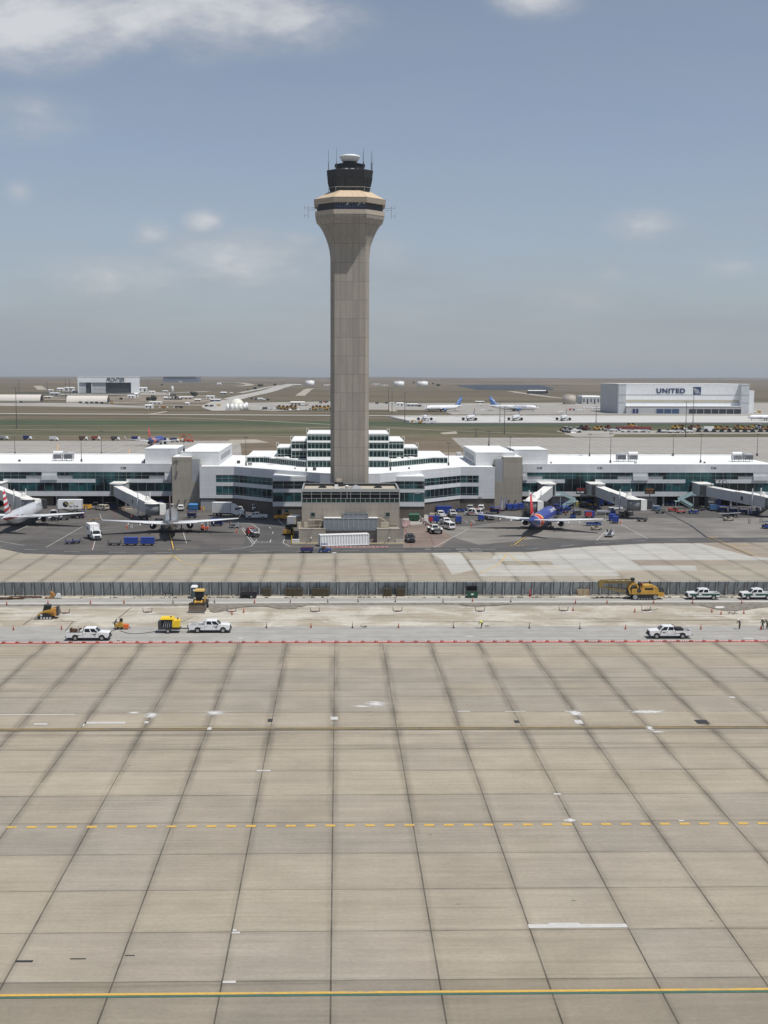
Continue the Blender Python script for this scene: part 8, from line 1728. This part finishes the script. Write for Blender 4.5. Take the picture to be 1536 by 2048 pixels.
for a in [(120, 782, 12, 6, 'pale shed left of the white hangar'), (138, 783, 18, 9, 'white workshop touching the left side of the white hangar'), (150, 786, 16, 5, 'dark low annex in front of the white hangar', M_hangg), (100, 783, 10, 4, 'tiny pale shed far left of the white hangar'), (285, 783, 18, 9, 'white annex at the right side of the white hangar'), (303, 786, 12, 4, 'low white trailer building right of the white hangar'), (330, 784, 10, 3, 'tiny white hut before the grey hangar'),
          (108, 791, 18, 6, 'grey shed between the two cream tunnels', M_hangg), (95, 797, 14, 5, 'brownish shed between the two cream tunnels', M_tan), (262, 797, 14, 7, 'white block building right of the second cream tunnel'), (272, 795, 6, 9, 'narrow white silo house right of the second cream tunnel'), (297, 817, 14, 8, 'white cabin on posts by the near runway'), (310, 808, 24, 5, 'white flat-roofed hall left of the batching plant'), (372, 799, 26, 6, 'pale long shed right of the batching plant', M_tan), (395, 803, 12, 5, 'tan stockpile shed right of the batching plant', M_tan), (420, 797, 16, 6, 'pale shed between the batching plant and the dome'), (374, 810, 7, 5, 'white hut on the track below the batching plant'),
          (447, 789, 12, 5, 'small grey shed left of the white dome', M_hangg), (430, 803, 20, 5, 'blue grey depot left of the white dome', mat('dull_blue_cladding', (.13, .18, .26), .7)), (595, 812, 28, 9, 'tan depot building behind the yellow plows', M_tan), (520, 800, 10, 4, 'tiny pale hut right of the white dome'), (438, 770, 8, 4, 'white shed on the ridge right of the grey hangar'), (462, 787, 5, 2.5, 'tiny white hut on the slope above the dome'),
          (825, 813, 22, 6, 'grey loading shed left of the left widebody', M_hangg), (1172, 807, 14, 5, 'low dark shed left of the big hangar', M_hangg), (1074, 788, 36, 8, 'dark low building on the slope left of the beige tank', mat('slate_low_building', (.06, .065, .07), .8)), (800, 812, 14, 7, 'white depot left of the left widebody'), (1500, 816, 10, 6, 'small shed right of the big hangar'), (960, 806, 18, 4, 'pale row of containers between the two widebodies', M_tan), (655, 772, 14, 2.6, 'white houses right of the left white tank'), (596, 771, 12, 2.4, 'white houses left of the left white tank'), (752, 770, 16, 2.4, 'white houses right of the control tower shaft'), (770, 772, 12, 2, 'pale houses left of the middle white tank')]:
    shed(*a[:5], m1=a[5] if len(a) > 5 else M_white, gable=a[2] < 13)
# silos, dome, tanks
def tank(px0, px1, yb, yt, lab, m1, group='big storage tanks'):
    v = WT((px0+px1)/2, yb); k = scl(v); r = (px1-px0)/2*k; h = (yb-yt)*k; t = thing('storage_tank', lab, 'storage tank', (v.x, v.y+r, v.z-.5), 0, group); m = MB(); m.rev([(r, 0), (r, h*.95)], n=32); m.build('wall', m1, t); m = MB(); m.rev([(r*1.01, h*.95), (r*.6, h*1.0), (.1, h*1.03)], n=32); m.build('roof', m1, t); m = MB(); m.bar((r*.2, -r*1.0, 0), (r*.9, -r*.47, h), .8, .5); m.build('stair', M_grey, t)
M_tankw = mat('white_tank_paint', (.78, .79, .79), .5, var=.04, vs=.05)
tank(611, 628.5, 773, 760.5, 'white storage tank left of the control tower shaft', M_tankw); tank(788, 809, 773.5, 762, 'white storage tank right of the tower, left of a pair', M_tankw); tank(835.5, 856.5, 773.5, 762, 'white storage tank right of the tower, right of a pair', M_tankw); tank(1128, 1153.5, 809, 789, 'beige storage tank left of the big hangar', mat('beige_tank_paint', (.42, .38, .32), .6, var=.05, vs=.05))
v = WT(473, 821); k = scl(v); t = thing('storage_dome', 'white storage dome behind a row of white silos', 'storage dome', (v.x, v.y+16*k, v.z-.3)); m = MB(); R_ = 17*k; m.rev([(R_*math.cos(a*math.pi/20), 24*k*math.sin(a*math.pi/20)) for a in range(0, 10)]+[(.2, 24*k)], n=28); m.build('shell', mat('cream_dome_shell', (.72, .70, .60), .6, var=.04), t); m = MB(); m.rev([(R_*1.02, 0), (R_*1.02, 1.5)], n=28); m.build('ring_base', M_concrete, t)
for i, px in enumerate((455, 463.5, 471.5, 480, 488.5, 492.5)):
    v = WT(px, 821.5 if i < 5 else 819); k = scl(v); t = thing('silo', 'white upright silo before the white dome, %s from the left' % nth(i+1), 'silo', (v.x, v.y, v.z-.3), 0, 'silos before the dome'); m = MB(); m.rev([(3.4*k, 0), (3.4*k, 14*k)], n=16); m.build('body', M_white, t); m = MB(); m.rev([(3.4*k, 14*k), (1.5*k, 15*k), (.2, 15.1*k)], n=16); m.build('cap', M_dirtywhite, t)
# batching plant
v = WT(345, 800); k = scl(v); t = thing('batching_plant', 'concrete batching plant with a tall pale silo and dark frames', 'batching plant', (v.x, v.y, v.z)); m = MB(); m.rev([(2.6*k, 10*k), (2.6*k, 26*k), (1.0*k, 28*k)], (0, 0, 0), 12); m.build('silo', M_dirtywhite, t); m = MB(); m.rev([(1.6*k, 4*k), (1.6*k, 14*k)], (-6*k, 0, 0), 10); m.build('small_silo', M_dirtywhite, t)
m = MB(); r = random.Random(6)
for q in range(14): x = r.uniform(-5, 9)*k; m.bar((x, r.uniform(-4, 4), 0), (x+r.uniform(-3, 3)*k, r.uniform(-4, 4), r.uniform(6, 14)*k), .7, .7)
m.box(-3*k, 4*k, -3, 3, 8*k, 10*k); m.bar((2*k, 0, 12*k), (14*k, 0, 2*k), 1.2, 1.2); m.build('steel_frame', M_dark, t)
for i, (x, s) in enumerate(((-15, 3.2), (-10.5, 3.0), (-4.5, 2.6), (15, 2.6))): m = MB(); m.rev([(.2, -s*.8*k), (s*.6*k, -s*.6*k), (s*k*.8, 0), (s*.5*k, s*.6*k), (.2, s*.7*k)], (x*k, -3, 4.5*k), 12); m.build('mixer_drum', M_white, t)
m = MB()
for x in range(-16, 20, 3): m.box(x*k, x*k+1.6, -6, -2, 0, 3.0*k)
m.build('bins', M_dark, t)
# big hangar on the right
v = WT(1350, 827.5); k = scl(v); X = lambda px: (px-1350)*k; Z = lambda py: (827.5-py)*k
t = thing('hangar', 'huge white hangar with navy lettering and square emblem at the far right', 'hangar', (v.x, v.y, v.z-.5)); dep = 95; rec = 9
xa, xb, xc, xd = X(1235), X(1250), X(1483), X(1499); H1 = Z(768)
m = MB(); m.box(xa, xd, rec+.02, dep, 0, H1-.4); m.build('wall', M_hang, t)
m = MB(); m.box(xb, xc, rec-.6, rec, Z(812), H1-.2); m.build('recessed_wall', M_hang, t)
m = MB(); m.box(xa, xb, 0, rec+.01, 0, H1); m.box(xc, xd, 0, rec+.01, 0, H1); m.build('corner_pier', ribbed('pier_cladding', (.56, .585, .61), 9, 30, .12), t)
m = MB(); m.box(xa-.4, xa-.02, rec+.03, dep, 0, H1-.5); m.build('side_wall', ribbed('shaded_side_cladding', (.44, .455, .47), 9, 30, .2), t)  # shade of the left side painted in as a darker cladding tone
m = MB(); m.box(xa-.5, xd+.4, rec+.6, dep+.5, H1+.005, H1+.8); m.box(xa-.3, xb+.3, -.4, rec+.5, H1+.001, H1+.7); m.box(xc-.3, xd+.3, -.4, rec+.5, H1+.001, H1+.7); m.build('roof', M_roof, t)
m = MB(); m.box(xd+.02, X(1521), 20, dep-5, 0, Z(780)); m.build('rear_wing', M_hang, t)
m = MB(); m.box(xb, xc, rec-.75, rec-.61, Z(803.5), Z(799)); m.build('tan_stripe', M_tan, t)
m = MB()
for zy in (789, 804.5): m.box(xa, xb, -.15, -.01, Z(zy)-.3, Z(zy)+.3); m.box(xc, xd, -.15, -.01, Z(zy)-.3, Z(zy)+.3); m.box(xb, xc, rec-.8, rec-.61, Z(zy)-.3, Z(zy)+.3)
m.build('seam', M_hangg, t)
m = MB(); m.box(xb+.05, xc-.05, -3, rec-.61, 0, Z(812)); lw = m.build('lean_to', M_hpan, t); m = MB(); m.box(xb+.05, xc-.05, -3.4, rec-.61, Z(812)+.005, Z(812)+.7); m.build('lean_to_roof', M_roof, lw)
for a, b, mt in ((1262, 1275, M_navy), (1310, 1357, mat('dull_blue_door', (.04, .08, .17), .5, var=.2, vs=.05)), (1376, 1482, M_hdoor)):
    m = MB(); m.box(X(a), X(b), -3.3, -3.01, 0, Z(817)); q = m.build('door', mt, lw); m = MB(); n = max(2, int((b-a)/15))
    for i in range(n+1): x = X(a)+(X(b)-X(a))*i/n; m.box(x-.25, x+.25, -3.5, -3.31, 0, Z(816.5))
    m.build('door_frame', M_lgrey, q)
text('hangar_lettering', 'UNITED', 9.0*k/.70, M_uletter, t, .2, loc=(X(1314.5), rec-.85, Z(785.3)), xs=1.16, bold=.3, sp=1.14)
m = MB(); m.box(X(1390), X(1405.3), rec-.9, rec-.61, Z(788.5), Z(773)); em = m.build('square_emblem', M_uletter, t); m = MB()
for q in range(4):
    P = []
    for i in range(9):
        a = i/8; P.append((X(1390.5)+(q*2.6+a*5.5)*k, Z(787.5)+(13.2-q*1.2)*k*(1-a)**1.6+a*1.0*k))
    for p0, p1 in zip(P, P[1:]): m.quad([(p0[0], rec-.93, p0[1]), (p0[0]+.9*k, rec-.93, p0[1]), (min(p1[0]+.9*k, X(1405)), rec-.93, p1[1]), (min(p1[0], X(1405)), rec-.93, p1[1])])
m.build('emblem_lines', M_white, em)
shed(1182, 808, 36, 17, 'grey white hangar annex left of the big hangar', M_hpan, 40)
# far parking, plants, rows
_n = [0]
def far_truck(px, py, col, lab, L=8, h=3, hd=0, name='truck', grp='distant trucks', cabc=None):
    v = WT(px, py); t = thing(name, lab, 'truck', (v.x, v.y, v.z+.1), R(hd), grp); m = MB(); m.box(-L/2, L*.22, -1.2, 1.2, .9, h); m.build('cargo_box', col, t); m = MB(); m.frus((L*.24, L/2, -1.15, 1.15, .5), (L*.25, L*.42, -1.0, 1.0, h*.85)); m.build('cab', cabc or M_white, t); m = MB()
    for x in (-L*.35, -L*.2, L*.35): m.wheel((x, 0, .5), .5, 2.3)
    m.build('wheels', M_black, t)
def plow(px, py, lab, c=M_yellow, hd=0, s=1.0, grp='parked snow machines'):
    v = WT(px, py); t = thing('snow_machine', lab, 'snow machine', (v.x, v.y, v.z+.1), R(hd), grp); m = MB(); m.box(-3*s, 2.4*s, -1.2*s, 1.2*s, .9*s, 2.2*s); m.box(-2.9*s, -.5*s, -1.1*s, 1.1*s, 2.2*s, 2.9*s); m.build('body', c, t); m = MB(); m.frus((-.4*s, 1.4*s, -1.1*s, 1.1*s, 2.2*s), (-.3*s, 1.1*s, -1*s, 1*s, 3.9*s)); m.build('cab', M_black, t); m = MB(); m.box(-.5*s, 1.3*s, -1.1*s, 1.1*s, 3.9*s, 4.1*s); m.build('cab_roof', c, t); m = MB()
    for x in (-1.8*s, 1.6*s): m.wheel((x, 0, .8*s), .8*s, 2.7*s)
    m.build('wheels', M_black, t); m = MB(); m.prism([(2.8*s, .1), (3.8*s, .0), (3.3*s, .9*s), (3.6*s, 1.7*s), (2.9*s, 1.5*s)], 1, -2.2*s, 2.2*s); m.build('plow_blade', M_dirtywhite if c is not M_red else M_dark, t)
for i, px in enumerate((558, 566, 574, 582, 590, 627, 634, 641, 650, 657)): plow(px, 819+(i % 3)*.7, 'yellow snow plow in the depot row left of the tower, %s from the left' % nth(i+1), M_yellow if i % 3 else mat('dirty_ochre', (.32, .24, .10), .7), -30 if i < 5 else -150, 1.35, 'snow plows in the depot row')
for i, px in enumerate((528, 546, 532, 608, 616)): far_truck(px, 819.5 if i < 3 else 812, [M_white, M_dirtywhite, M_dark, M_white, M_tan][i], ['white truck at the left end of the depot row', 'dirty white truck left of the yellow plows', 'dark trailer at the left end of the depot row', 'white truck parked by the tan depot, left one', 'tan truck parked by the tan depot, right one'][i], 9, 3.2, 0)
# machine park in front of the right runway
rr_ = random.Random(11)
row = [(1126, 863, 'y'), (1131, 865, 'w'), (1140, 866, 'w'), (1153, 865.5, 'w'), (1162, 860, 'd'), (1172, 860.5, 'r'), (1193, 861, 'y'), (1201, 860.5, 'y'), (1216, 859.5, 'r'), (1258, 855, 'y'), (1265, 855, 'y'), (1349, 859, 'y'), (1358, 858.5, 'y'), (1365, 858.5, 'y'), (1383, 859, 'b'), (1395, 858.5, 'b'), (1430, 860, 'y'), (1440, 860.5, 'y'), (1453, 861, 'b'), (1474, 858.5, 'b'), (1484, 860, 'y'), (1495, 861, 'b'), (1508, 858, 'y'), (1518, 859, 'w'), (1526, 861, 'b'), (1535, 861, 'y')]
cols = {'y': M_yellow, 'w': M_white, 'd': M_dark, 'r': M_red, 'b': mat('brown_orange_machine', (.34, .16, .05), .6, var=.2)}; nam = {'y': 'yellow', 'w': 'white', 'd': 'dark', 'r': 'red', 'b': 'brown orange'}
for i, (px, py, c) in enumerate(row): plow(px, py, '%s snow machine in the park before the right runway, %s from the left' % (nam[c], nth(i+1)), cols[c], rr_.choice((0, 15, 180, -60)), .95 if c != 'w' else 1.05, 'machines parked before the right runway')
for i in range(15):
    px = 1319+i*15.5; v = WT(px, 865); t = thing('plow_blade', 'black plow blade in the front row of the machine park, %s from the left' % nth(i+1), 'plow blade', (v.x, v.y, v.z+.1), 0, 'black plow blades in the front row'); m = MB(); m.prism([(-3.0, 0), (3.0, 0), (1.6, .9), (.9, 2.6), (-.9, 2.6), (-1.4, .9)], 1, -.6, .6); m.build('blade', M_black, t); m = MB(); m.box(-2.6, 2.6, -1.6, -.6, 0, .5); m.build('frame', M_dark, t)
for a, b, py, l in ((1232, 1272, 861, 'long red trailer in the machine park, left half'), (1273, 1302, 861, 'long red trailer in the machine park, right half')):
    v = WT((a+b)/2, py); k = scl(v); t = thing('red_trailer', l, 'trailer', (v.x, v.y, v.z+.1)); m = MB(); m.box(-(b-a)/2*k, (b-a)/2*k, -1.3, 1.3, .9, 3.0); m.build('box', mat('faded_red_box', (.24, .055, .045), .7, var=.2), t); m = MB(); m.box(-(b-a)/2*k, (b-a)/2*k, -1.2, 1.2, .3, .89); m.build('chassis', M_dark, t)
v = WT(1417, 862.5); t = thing('white_container', 'white box container among the machines before the right runway', 'container', (v.x, v.y, v.z+.1)); m = MB(); m.box(-3.7, 3.7, -1.3, 1.3, .3, 3.7); m.build('box', M_white, t); m = MB(); m.box(-3.6, 3.6, -1.2, 1.2, 0, .29); m.build('skids', M_dark, t)
for i, (px, py, c) in enumerate(((1215, 863, M_grey), (1227, 863.5, M_white), (1235, 862, M_navy), (1250, 865, M_white), (1262, 865, M_lgrey), (1277, 865, M_white), (1292, 865, M_lgrey), (1330, 865.5, M_white), (1345, 866, M_white), (1360, 866, M_lgrey), (1378, 866, M_white))): far_truck(px, py, c, '%s truck along the front of the red trailers, %s from the left' % (['grey', 'white', 'navy', 'white', 'pale grey', 'white', 'pale grey', 'white', 'white', 'pale grey', 'white'][i], nth(i+1)), 6, 2.0, 0, grp='small trucks before the red trailers')
tsheet('machine_yard', [(1128, 868), (1160, 862), (1640, 860), (1640, 867), (1230, 869), (1225, 874), (1150, 874)], M_yard, .03); tsheet('dirt_patch', [(1112, 862), (1140, 863), (1138, 868), (1118, 864)], M_dirt, .04)
# distant clutter: service trucks and airside vehicles
cl_ = [(40, 806, 'd'), (163, 807, 'd'), (172, 807.5, 'd'), (182, 807.5, 'd'), (192, 807.5, 'd'), (202, 808, 'd'), (222, 808, 'y'), (243, 799, 'b'), (324, 817, 'b'), (331, 817, 'b'), (352, 817, 'd'), (360, 817, 'd'), (415, 814, 'd'), (425, 814, 'd'), (436, 813, 'y'), (505, 799, 'd'), (513, 800, 'd'), (529, 801, 'w'), (534, 801, 'd'), (640, 807, 'd'), (648, 806, 'r'), (655, 806, 'd'), (752, 808.5, 'd'), (775, 808, 'd'), (784, 808, 'w'), (806, 810, 'w'), (818, 812, 'w'), (841, 814, 'd'), (852, 815, 'w'), (860, 815, 'd'), (960, 812, 'w'), (964, 823, 'w'), (1140, 822, 'r'), (1148, 822.5, 'd'), (1155, 823, 'w'), (1162, 823, 'w'), (1170, 817, 'w'), (1178, 818, 'w'), (1186, 818.5, 'w'), (1194, 818, 'w'), (1120, 827, 'w'), (1505, 826, 'w'), (1516, 826, 'y'), (834, 847.5, 'w'), (845, 848, 'y'), (853, 848.5, 'w'), (867, 848, 'w'), (826, 847, 'y')]
wd = {'d': 'dark', 'w': 'white', 'y': 'yellow', 'b': 'brown', 'r': 'red'}; cm = {'d': M_dark, 'w': M_white, 'y': M_yellow, 'b': cols['b'], 'r': M_red}
def zone(px): return 'before the cream tunnels' if px < 230 else 'near the batching plant' if px < 440 else 'right of the white dome' if px < 660 else 'between the tower and the left widebody' if px < 865 else 'between the two widebodies' if px < 1000 else 'left of the big hangar' if px < 1200 else 'right of the big hangar'
zc_ = {}
for px, py, c in cl_:
    z = ('by the leftmost nose-on jet' if 820 < px < 870 and py > 840 else zone(px)); zc_[z] = zc_.get(z, 0)+1; far_truck(px, py, cm[c], 'tiny %s truck %s, number %s along in that cluster' % (wd[c], z, ['one', 'two', 'three', 'four', 'five', 'six', 'seven', 'eight', 'nine', 'ten', 'eleven', 'twelve', 'thirteen'][zc_[z]-1]), 7, 2.8, 0 if int(px) % 2 else 180)
# behind the left wing, on the far apron
for px, py, c, l in ((8, 880, M_grey, 'grey truck at the left end of the far apron'), (55, 880, M_navy, 'blue cart truck on the far apron near the left edge'), (108, 882, M_lgrey, 'pale low truck on the far apron left of the orange fin'), (167, 881, M_rust, 'rusty truck on the far apron behind the left wing'), (192, 881, mat('faded_red_box', (.24, .055, .045), .7, var=.2), 'red lift on the far apron behind the left wing'), (231, 882, M_dark, 'dark tug on the far apron behind the left wing'), (272, 881.5, M_navy, 'navy van on the far apron left of the red tail'), (329, 884, M_navy, 'blue truck on the far apron right of the red tail, left one'), (350, 884.5, M_navy, 'blue truck on the far apron right of the red tail, right one'), (360, 884, M_yellow, 'yellow truck on the far apron left of the red cranes')): far_truck(px, py, c, l, 5.5, 2.6, 0, grp='vehicles on the far apron')
for px, py, l in ((372, 884, 'red lattice lift on the far apron, tallest of the group'), (382, 884.5, 'red lattice lift on the far apron, right of the tallest'), (365, 884, 'red lattice lift on the far apron, left of the tallest')):
    v = WT(px, py); t = thing('boom_lift', l, 'boom lift', (v.x, v.y, v.z+.1), 0, 'red lifts on the far apron'); m = MB(); m.box(-1.6, 1.6, -1, 1, .4, 1.5); m.build('base', mat('red_orange_paint', (.5, .08, .03)), t); m = MB(); m.bar((-1.2, 0, 1.5), (1.2, 0, 3.4), .35, .35); m.bar((1.2, 0, 3.4), (-1.0, 0, 4.6), .3, .3); m.box(-1.8, -.8, -.5, .5, 4.2, 4.9); m.build('boom', mat('red_orange_paint', (.5, .08, .03)), t); m = MB()
    for x in (-1, 1): m.wheel((x, 0, .45), .45, 2.2)
    m.build('wheels', M_black, t)
v = WT(857 if False else 914, 915); far_truck(917, 914, M_white, 'white van on the side road behind the hall roof', 5, 2.3, 90, grp='vehicles on the far apron')
# roads and yards of the far field
tribbon('access_road', [(452, 822), (430, 812), (470, 797), (540, 781), (585, 768)], 34, M_paleroad, .35); tribbon('access_road', [(480, 786), (520, 778), (560, 771)], 14, M_paleroad, .3)
tribbon('dirt_track', [(600, 792), (610, 784), (620, 778), (640, 777.5), (660, 778)], 18, M_dirt, .4); tribbon('dirt_track', [(75, 772), (85, 780)], 20, M_dirt, .4); tribbon('dirt_track', [(270, 783), (330, 786), (420, 783)], 22, M_paleroad, .35); tribbon('dirt_track', [(475, 773), (500, 770), (480, 766), (440, 764.5)], 26, M_dirt, .5); tribbon('dirt_track', [(1020, 783), (1090, 793), (1130, 797)], 18, M_dirt, .35); tribbon('dirt_track', [(920, 770), (1050, 778), (1200, 781)], 22, M_paleroad, .4)
tsheet('gravel_yard', [(478, 806), (660, 803), (780, 807), (1240, 805), (1640, 806), (1640, 829), (905, 829), (880, 820), (640, 819), (545, 822), (500, 820)], M_yard, .06)
tsheet('ramp', [(900, 812), (1130, 811), (1190, 818), (1640, 816), (1640, 828), (920, 828)], M_farapron, .12)
tsheet('bare_soil', [(240, 792), (300, 789), (420, 791), (470, 803), (460, 812), (300, 812), (215, 809)], M_soil, .2); tsheet('bare_soil', [(-60, 793), (240, 793), (230, 801), (-60, 801)], M_soil, .25); tsheet('dark_strip', [(30, 784.5), (150, 785), (280, 787.5), (280, 789), (140, 787.5), (30, 786.5)], mat('dark_green_ground', (.045, .05, .032), .95, var=.3, vs=.02), .45); tsheet('gravel_yard', [(-60, 806), (150, 806), (300, 813), (310, 816), (-60, 811)], M_yard, .12); tsheet('dirt_patch', [(775, 815), (785, 815), (795, 823), (780, 823)], M_dirt, .1)  # includes a plain dark green strip below the white hangar
tsheet('gravel_yard', [(110, 786), (330, 786), (340, 790), (100, 790)], M_farapron, .3)
# solar field
mb = MB(); r = random.Random(3)
for row_ in range(5):
    py = 773.5+row_*1.7; a, b = 915+row_*9, 1085+row_*6
    for i in range(26):
        px = a+(b-a)*i/26; v = WT(px, py); k = scl(v); w = (b-a)/26*.92*k; mb.quad([(v.x, v.y, v.z+1), (v.x+w, v.y, v.z+1), (v.x+w, v.y+22, v.z+5), (v.x, v.y+22, v.z+5)])
so = mb.build('solar_panels', mat('dark_solar_glass', (.035, .045, .06), .55, var=.2, vs=.02), fix=False); tag(so, 'dark rows of solar panels on the slope left of the big hangar', 'solar panels', kind='stuff')
# far masts
for px, pb, pt, l in ((33.5, 855.5, 775, 'tall thin light mast standing in the grass at the far left'), (38, 786, 761, 'light mast on the slope above the left cream tunnel'), (132, 803, 758, 'paired light mast left of the white hangar, left one'), (140, 803, 758, 'paired light mast left of the white hangar, right one'), (296, 783, 763, 'light mast right of the white hangar'), (95, 785, 764, 'thin light mast between the cream tunnels'), (777, 823, 776, 'tall thin light mast right of the tower, first of three'), (784, 826, 776, 'tall thin light mast right of the tower, second of three'), (809.5, 845, 785, 'tall thin light mast right of the tower, third of three'), (999.5, 844, 803, 'thin light mast left of the right widebody'), (1008.7, 868, 812, 'taller thin light mast in the grass before the right widebody'), (1192, 845, 812, 'light mast at the left corner of the big hangar'), (1371, 874, 803, 'light mast before the big hangar, left of a pair'), (1386, 845, 775, 'tallest light mast before the big hangar, right of a pair'), (952, 874, 858, 'short light mast at the near edge of the far apron'), (978, 885, 863, 'short light mast above the tall right penthouse')):
    v = WT(px, pb); mast(px, pb, pt, v, l, 1, .16+.00012*v.y)
# trees
def leaf_tree(px, py, w, h, lab):
    v = WT(px, py); k = scl(v); t = thing('far_tree', lab, 'tree', (v.x, v.y, v.z-.3), 0, 'trees of the far field'); r = random.Random(int(px*7)); H = h*k; Wd = w*k/2
    m = MB(); m.tube((0, 0, 0), (0, 0, H*.55), Wd*.09, Wd*.04, 6); m.tube((0, 0, H*.35), (Wd*.4, 0, H*.7), Wd*.05, Wd*.02, 5); m.tube((0, 0, H*.3), (-Wd*.4, 0, H*.65), Wd*.05, Wd*.02, 5); m.build('trunk', M_matw, t); m = MB()
    for i in range(420):
        a, b = r.uniform(0, 6.283), r.uniform(-1, 1); q = (1-b*b)**.5; rad = r.uniform(.45, 1.0)*(1+.25*math.sin(3*a+px)); c = Vector((Wd*q*math.cos(a)*rad, Wd*q*math.sin(a)*rad, H*.58+H*.42*b*rad)); s = Wd*r.uniform(.12, .26); n = Vector((r.uniform(-1, 1), r.uniform(-1, 1), r.uniform(-.3, 1))).normalized(); u = n.orthogonal().normalized()*s; w_ = n.cross(u); m.quad([c-u, c-w_*.8, c+u, c+w_*.8])
    m.build('crown', M_leaf, t)
M_leaf = mat('dark_tree_leaves', (.035, .05, .024), .9, var=.45, vs=.15)
for px, py, w, h, l in ((307, 802, 13, 11, 'round dark tree left of the batching plant'), (297, 802, 11, 8, 'low dark tree left of the round one'), (389, 793, 13, 9, 'broad dark tree right of the batching plant'), (383, 788, 6, 5, 'small dark tree behind the broad one'), (243, 800, 7, 5, 'brownish bush right of the second cream tunnel'), (519, 773, 7, 5, 'dark tree pair on the ridge left of the tower, left one'), (523.5, 773, 6, 4.5, 'dark tree pair on the ridge left of the tower, right one'), (509.5, 779, 7, 5, 'dark tree on the slope below the ridge pair'), (550, 771.5, 6, 4, 'small tree right of the ridge pair'), (828, 767, 4, 4, 'small tree between the two right white tanks'), (866, 769, 4, 4, 'small tree right of the right white tank'), (876, 772, 8, 4, 'low bush right of the right white tank'), (324, 771, 4, 3, 'lone bush on the slope below the grey hangar'), (1092, 788, 9, 7, 'dark tree at the right end of the dark low building'), (496, 781, 4, 3, 'lone bush on the slope above the white dome')): leaf_tree(px, py, w, h, l)
# ---------------------------------------------------------------- summer haze
hm = bpy.data.materials.new('pale_air'); hm.use_nodes = True; g = NG(hm.node_tree); g.nt.nodes.clear()
o = g.node('ShaderNodeOutputMaterial'); pv = g.node('ShaderNodeVolumePrincipled', {'Color': (.80, .86, .94), 'Density': HAZE, 'Anisotropy': .2}); g.L.new(pv.outputs[0], o.inputs['Volume'])
m = MB(); m.box(-6600, 6600, -320, 14100, -2, 118); hz = m.build('haze', hm); tag(hz, kind='stuff')
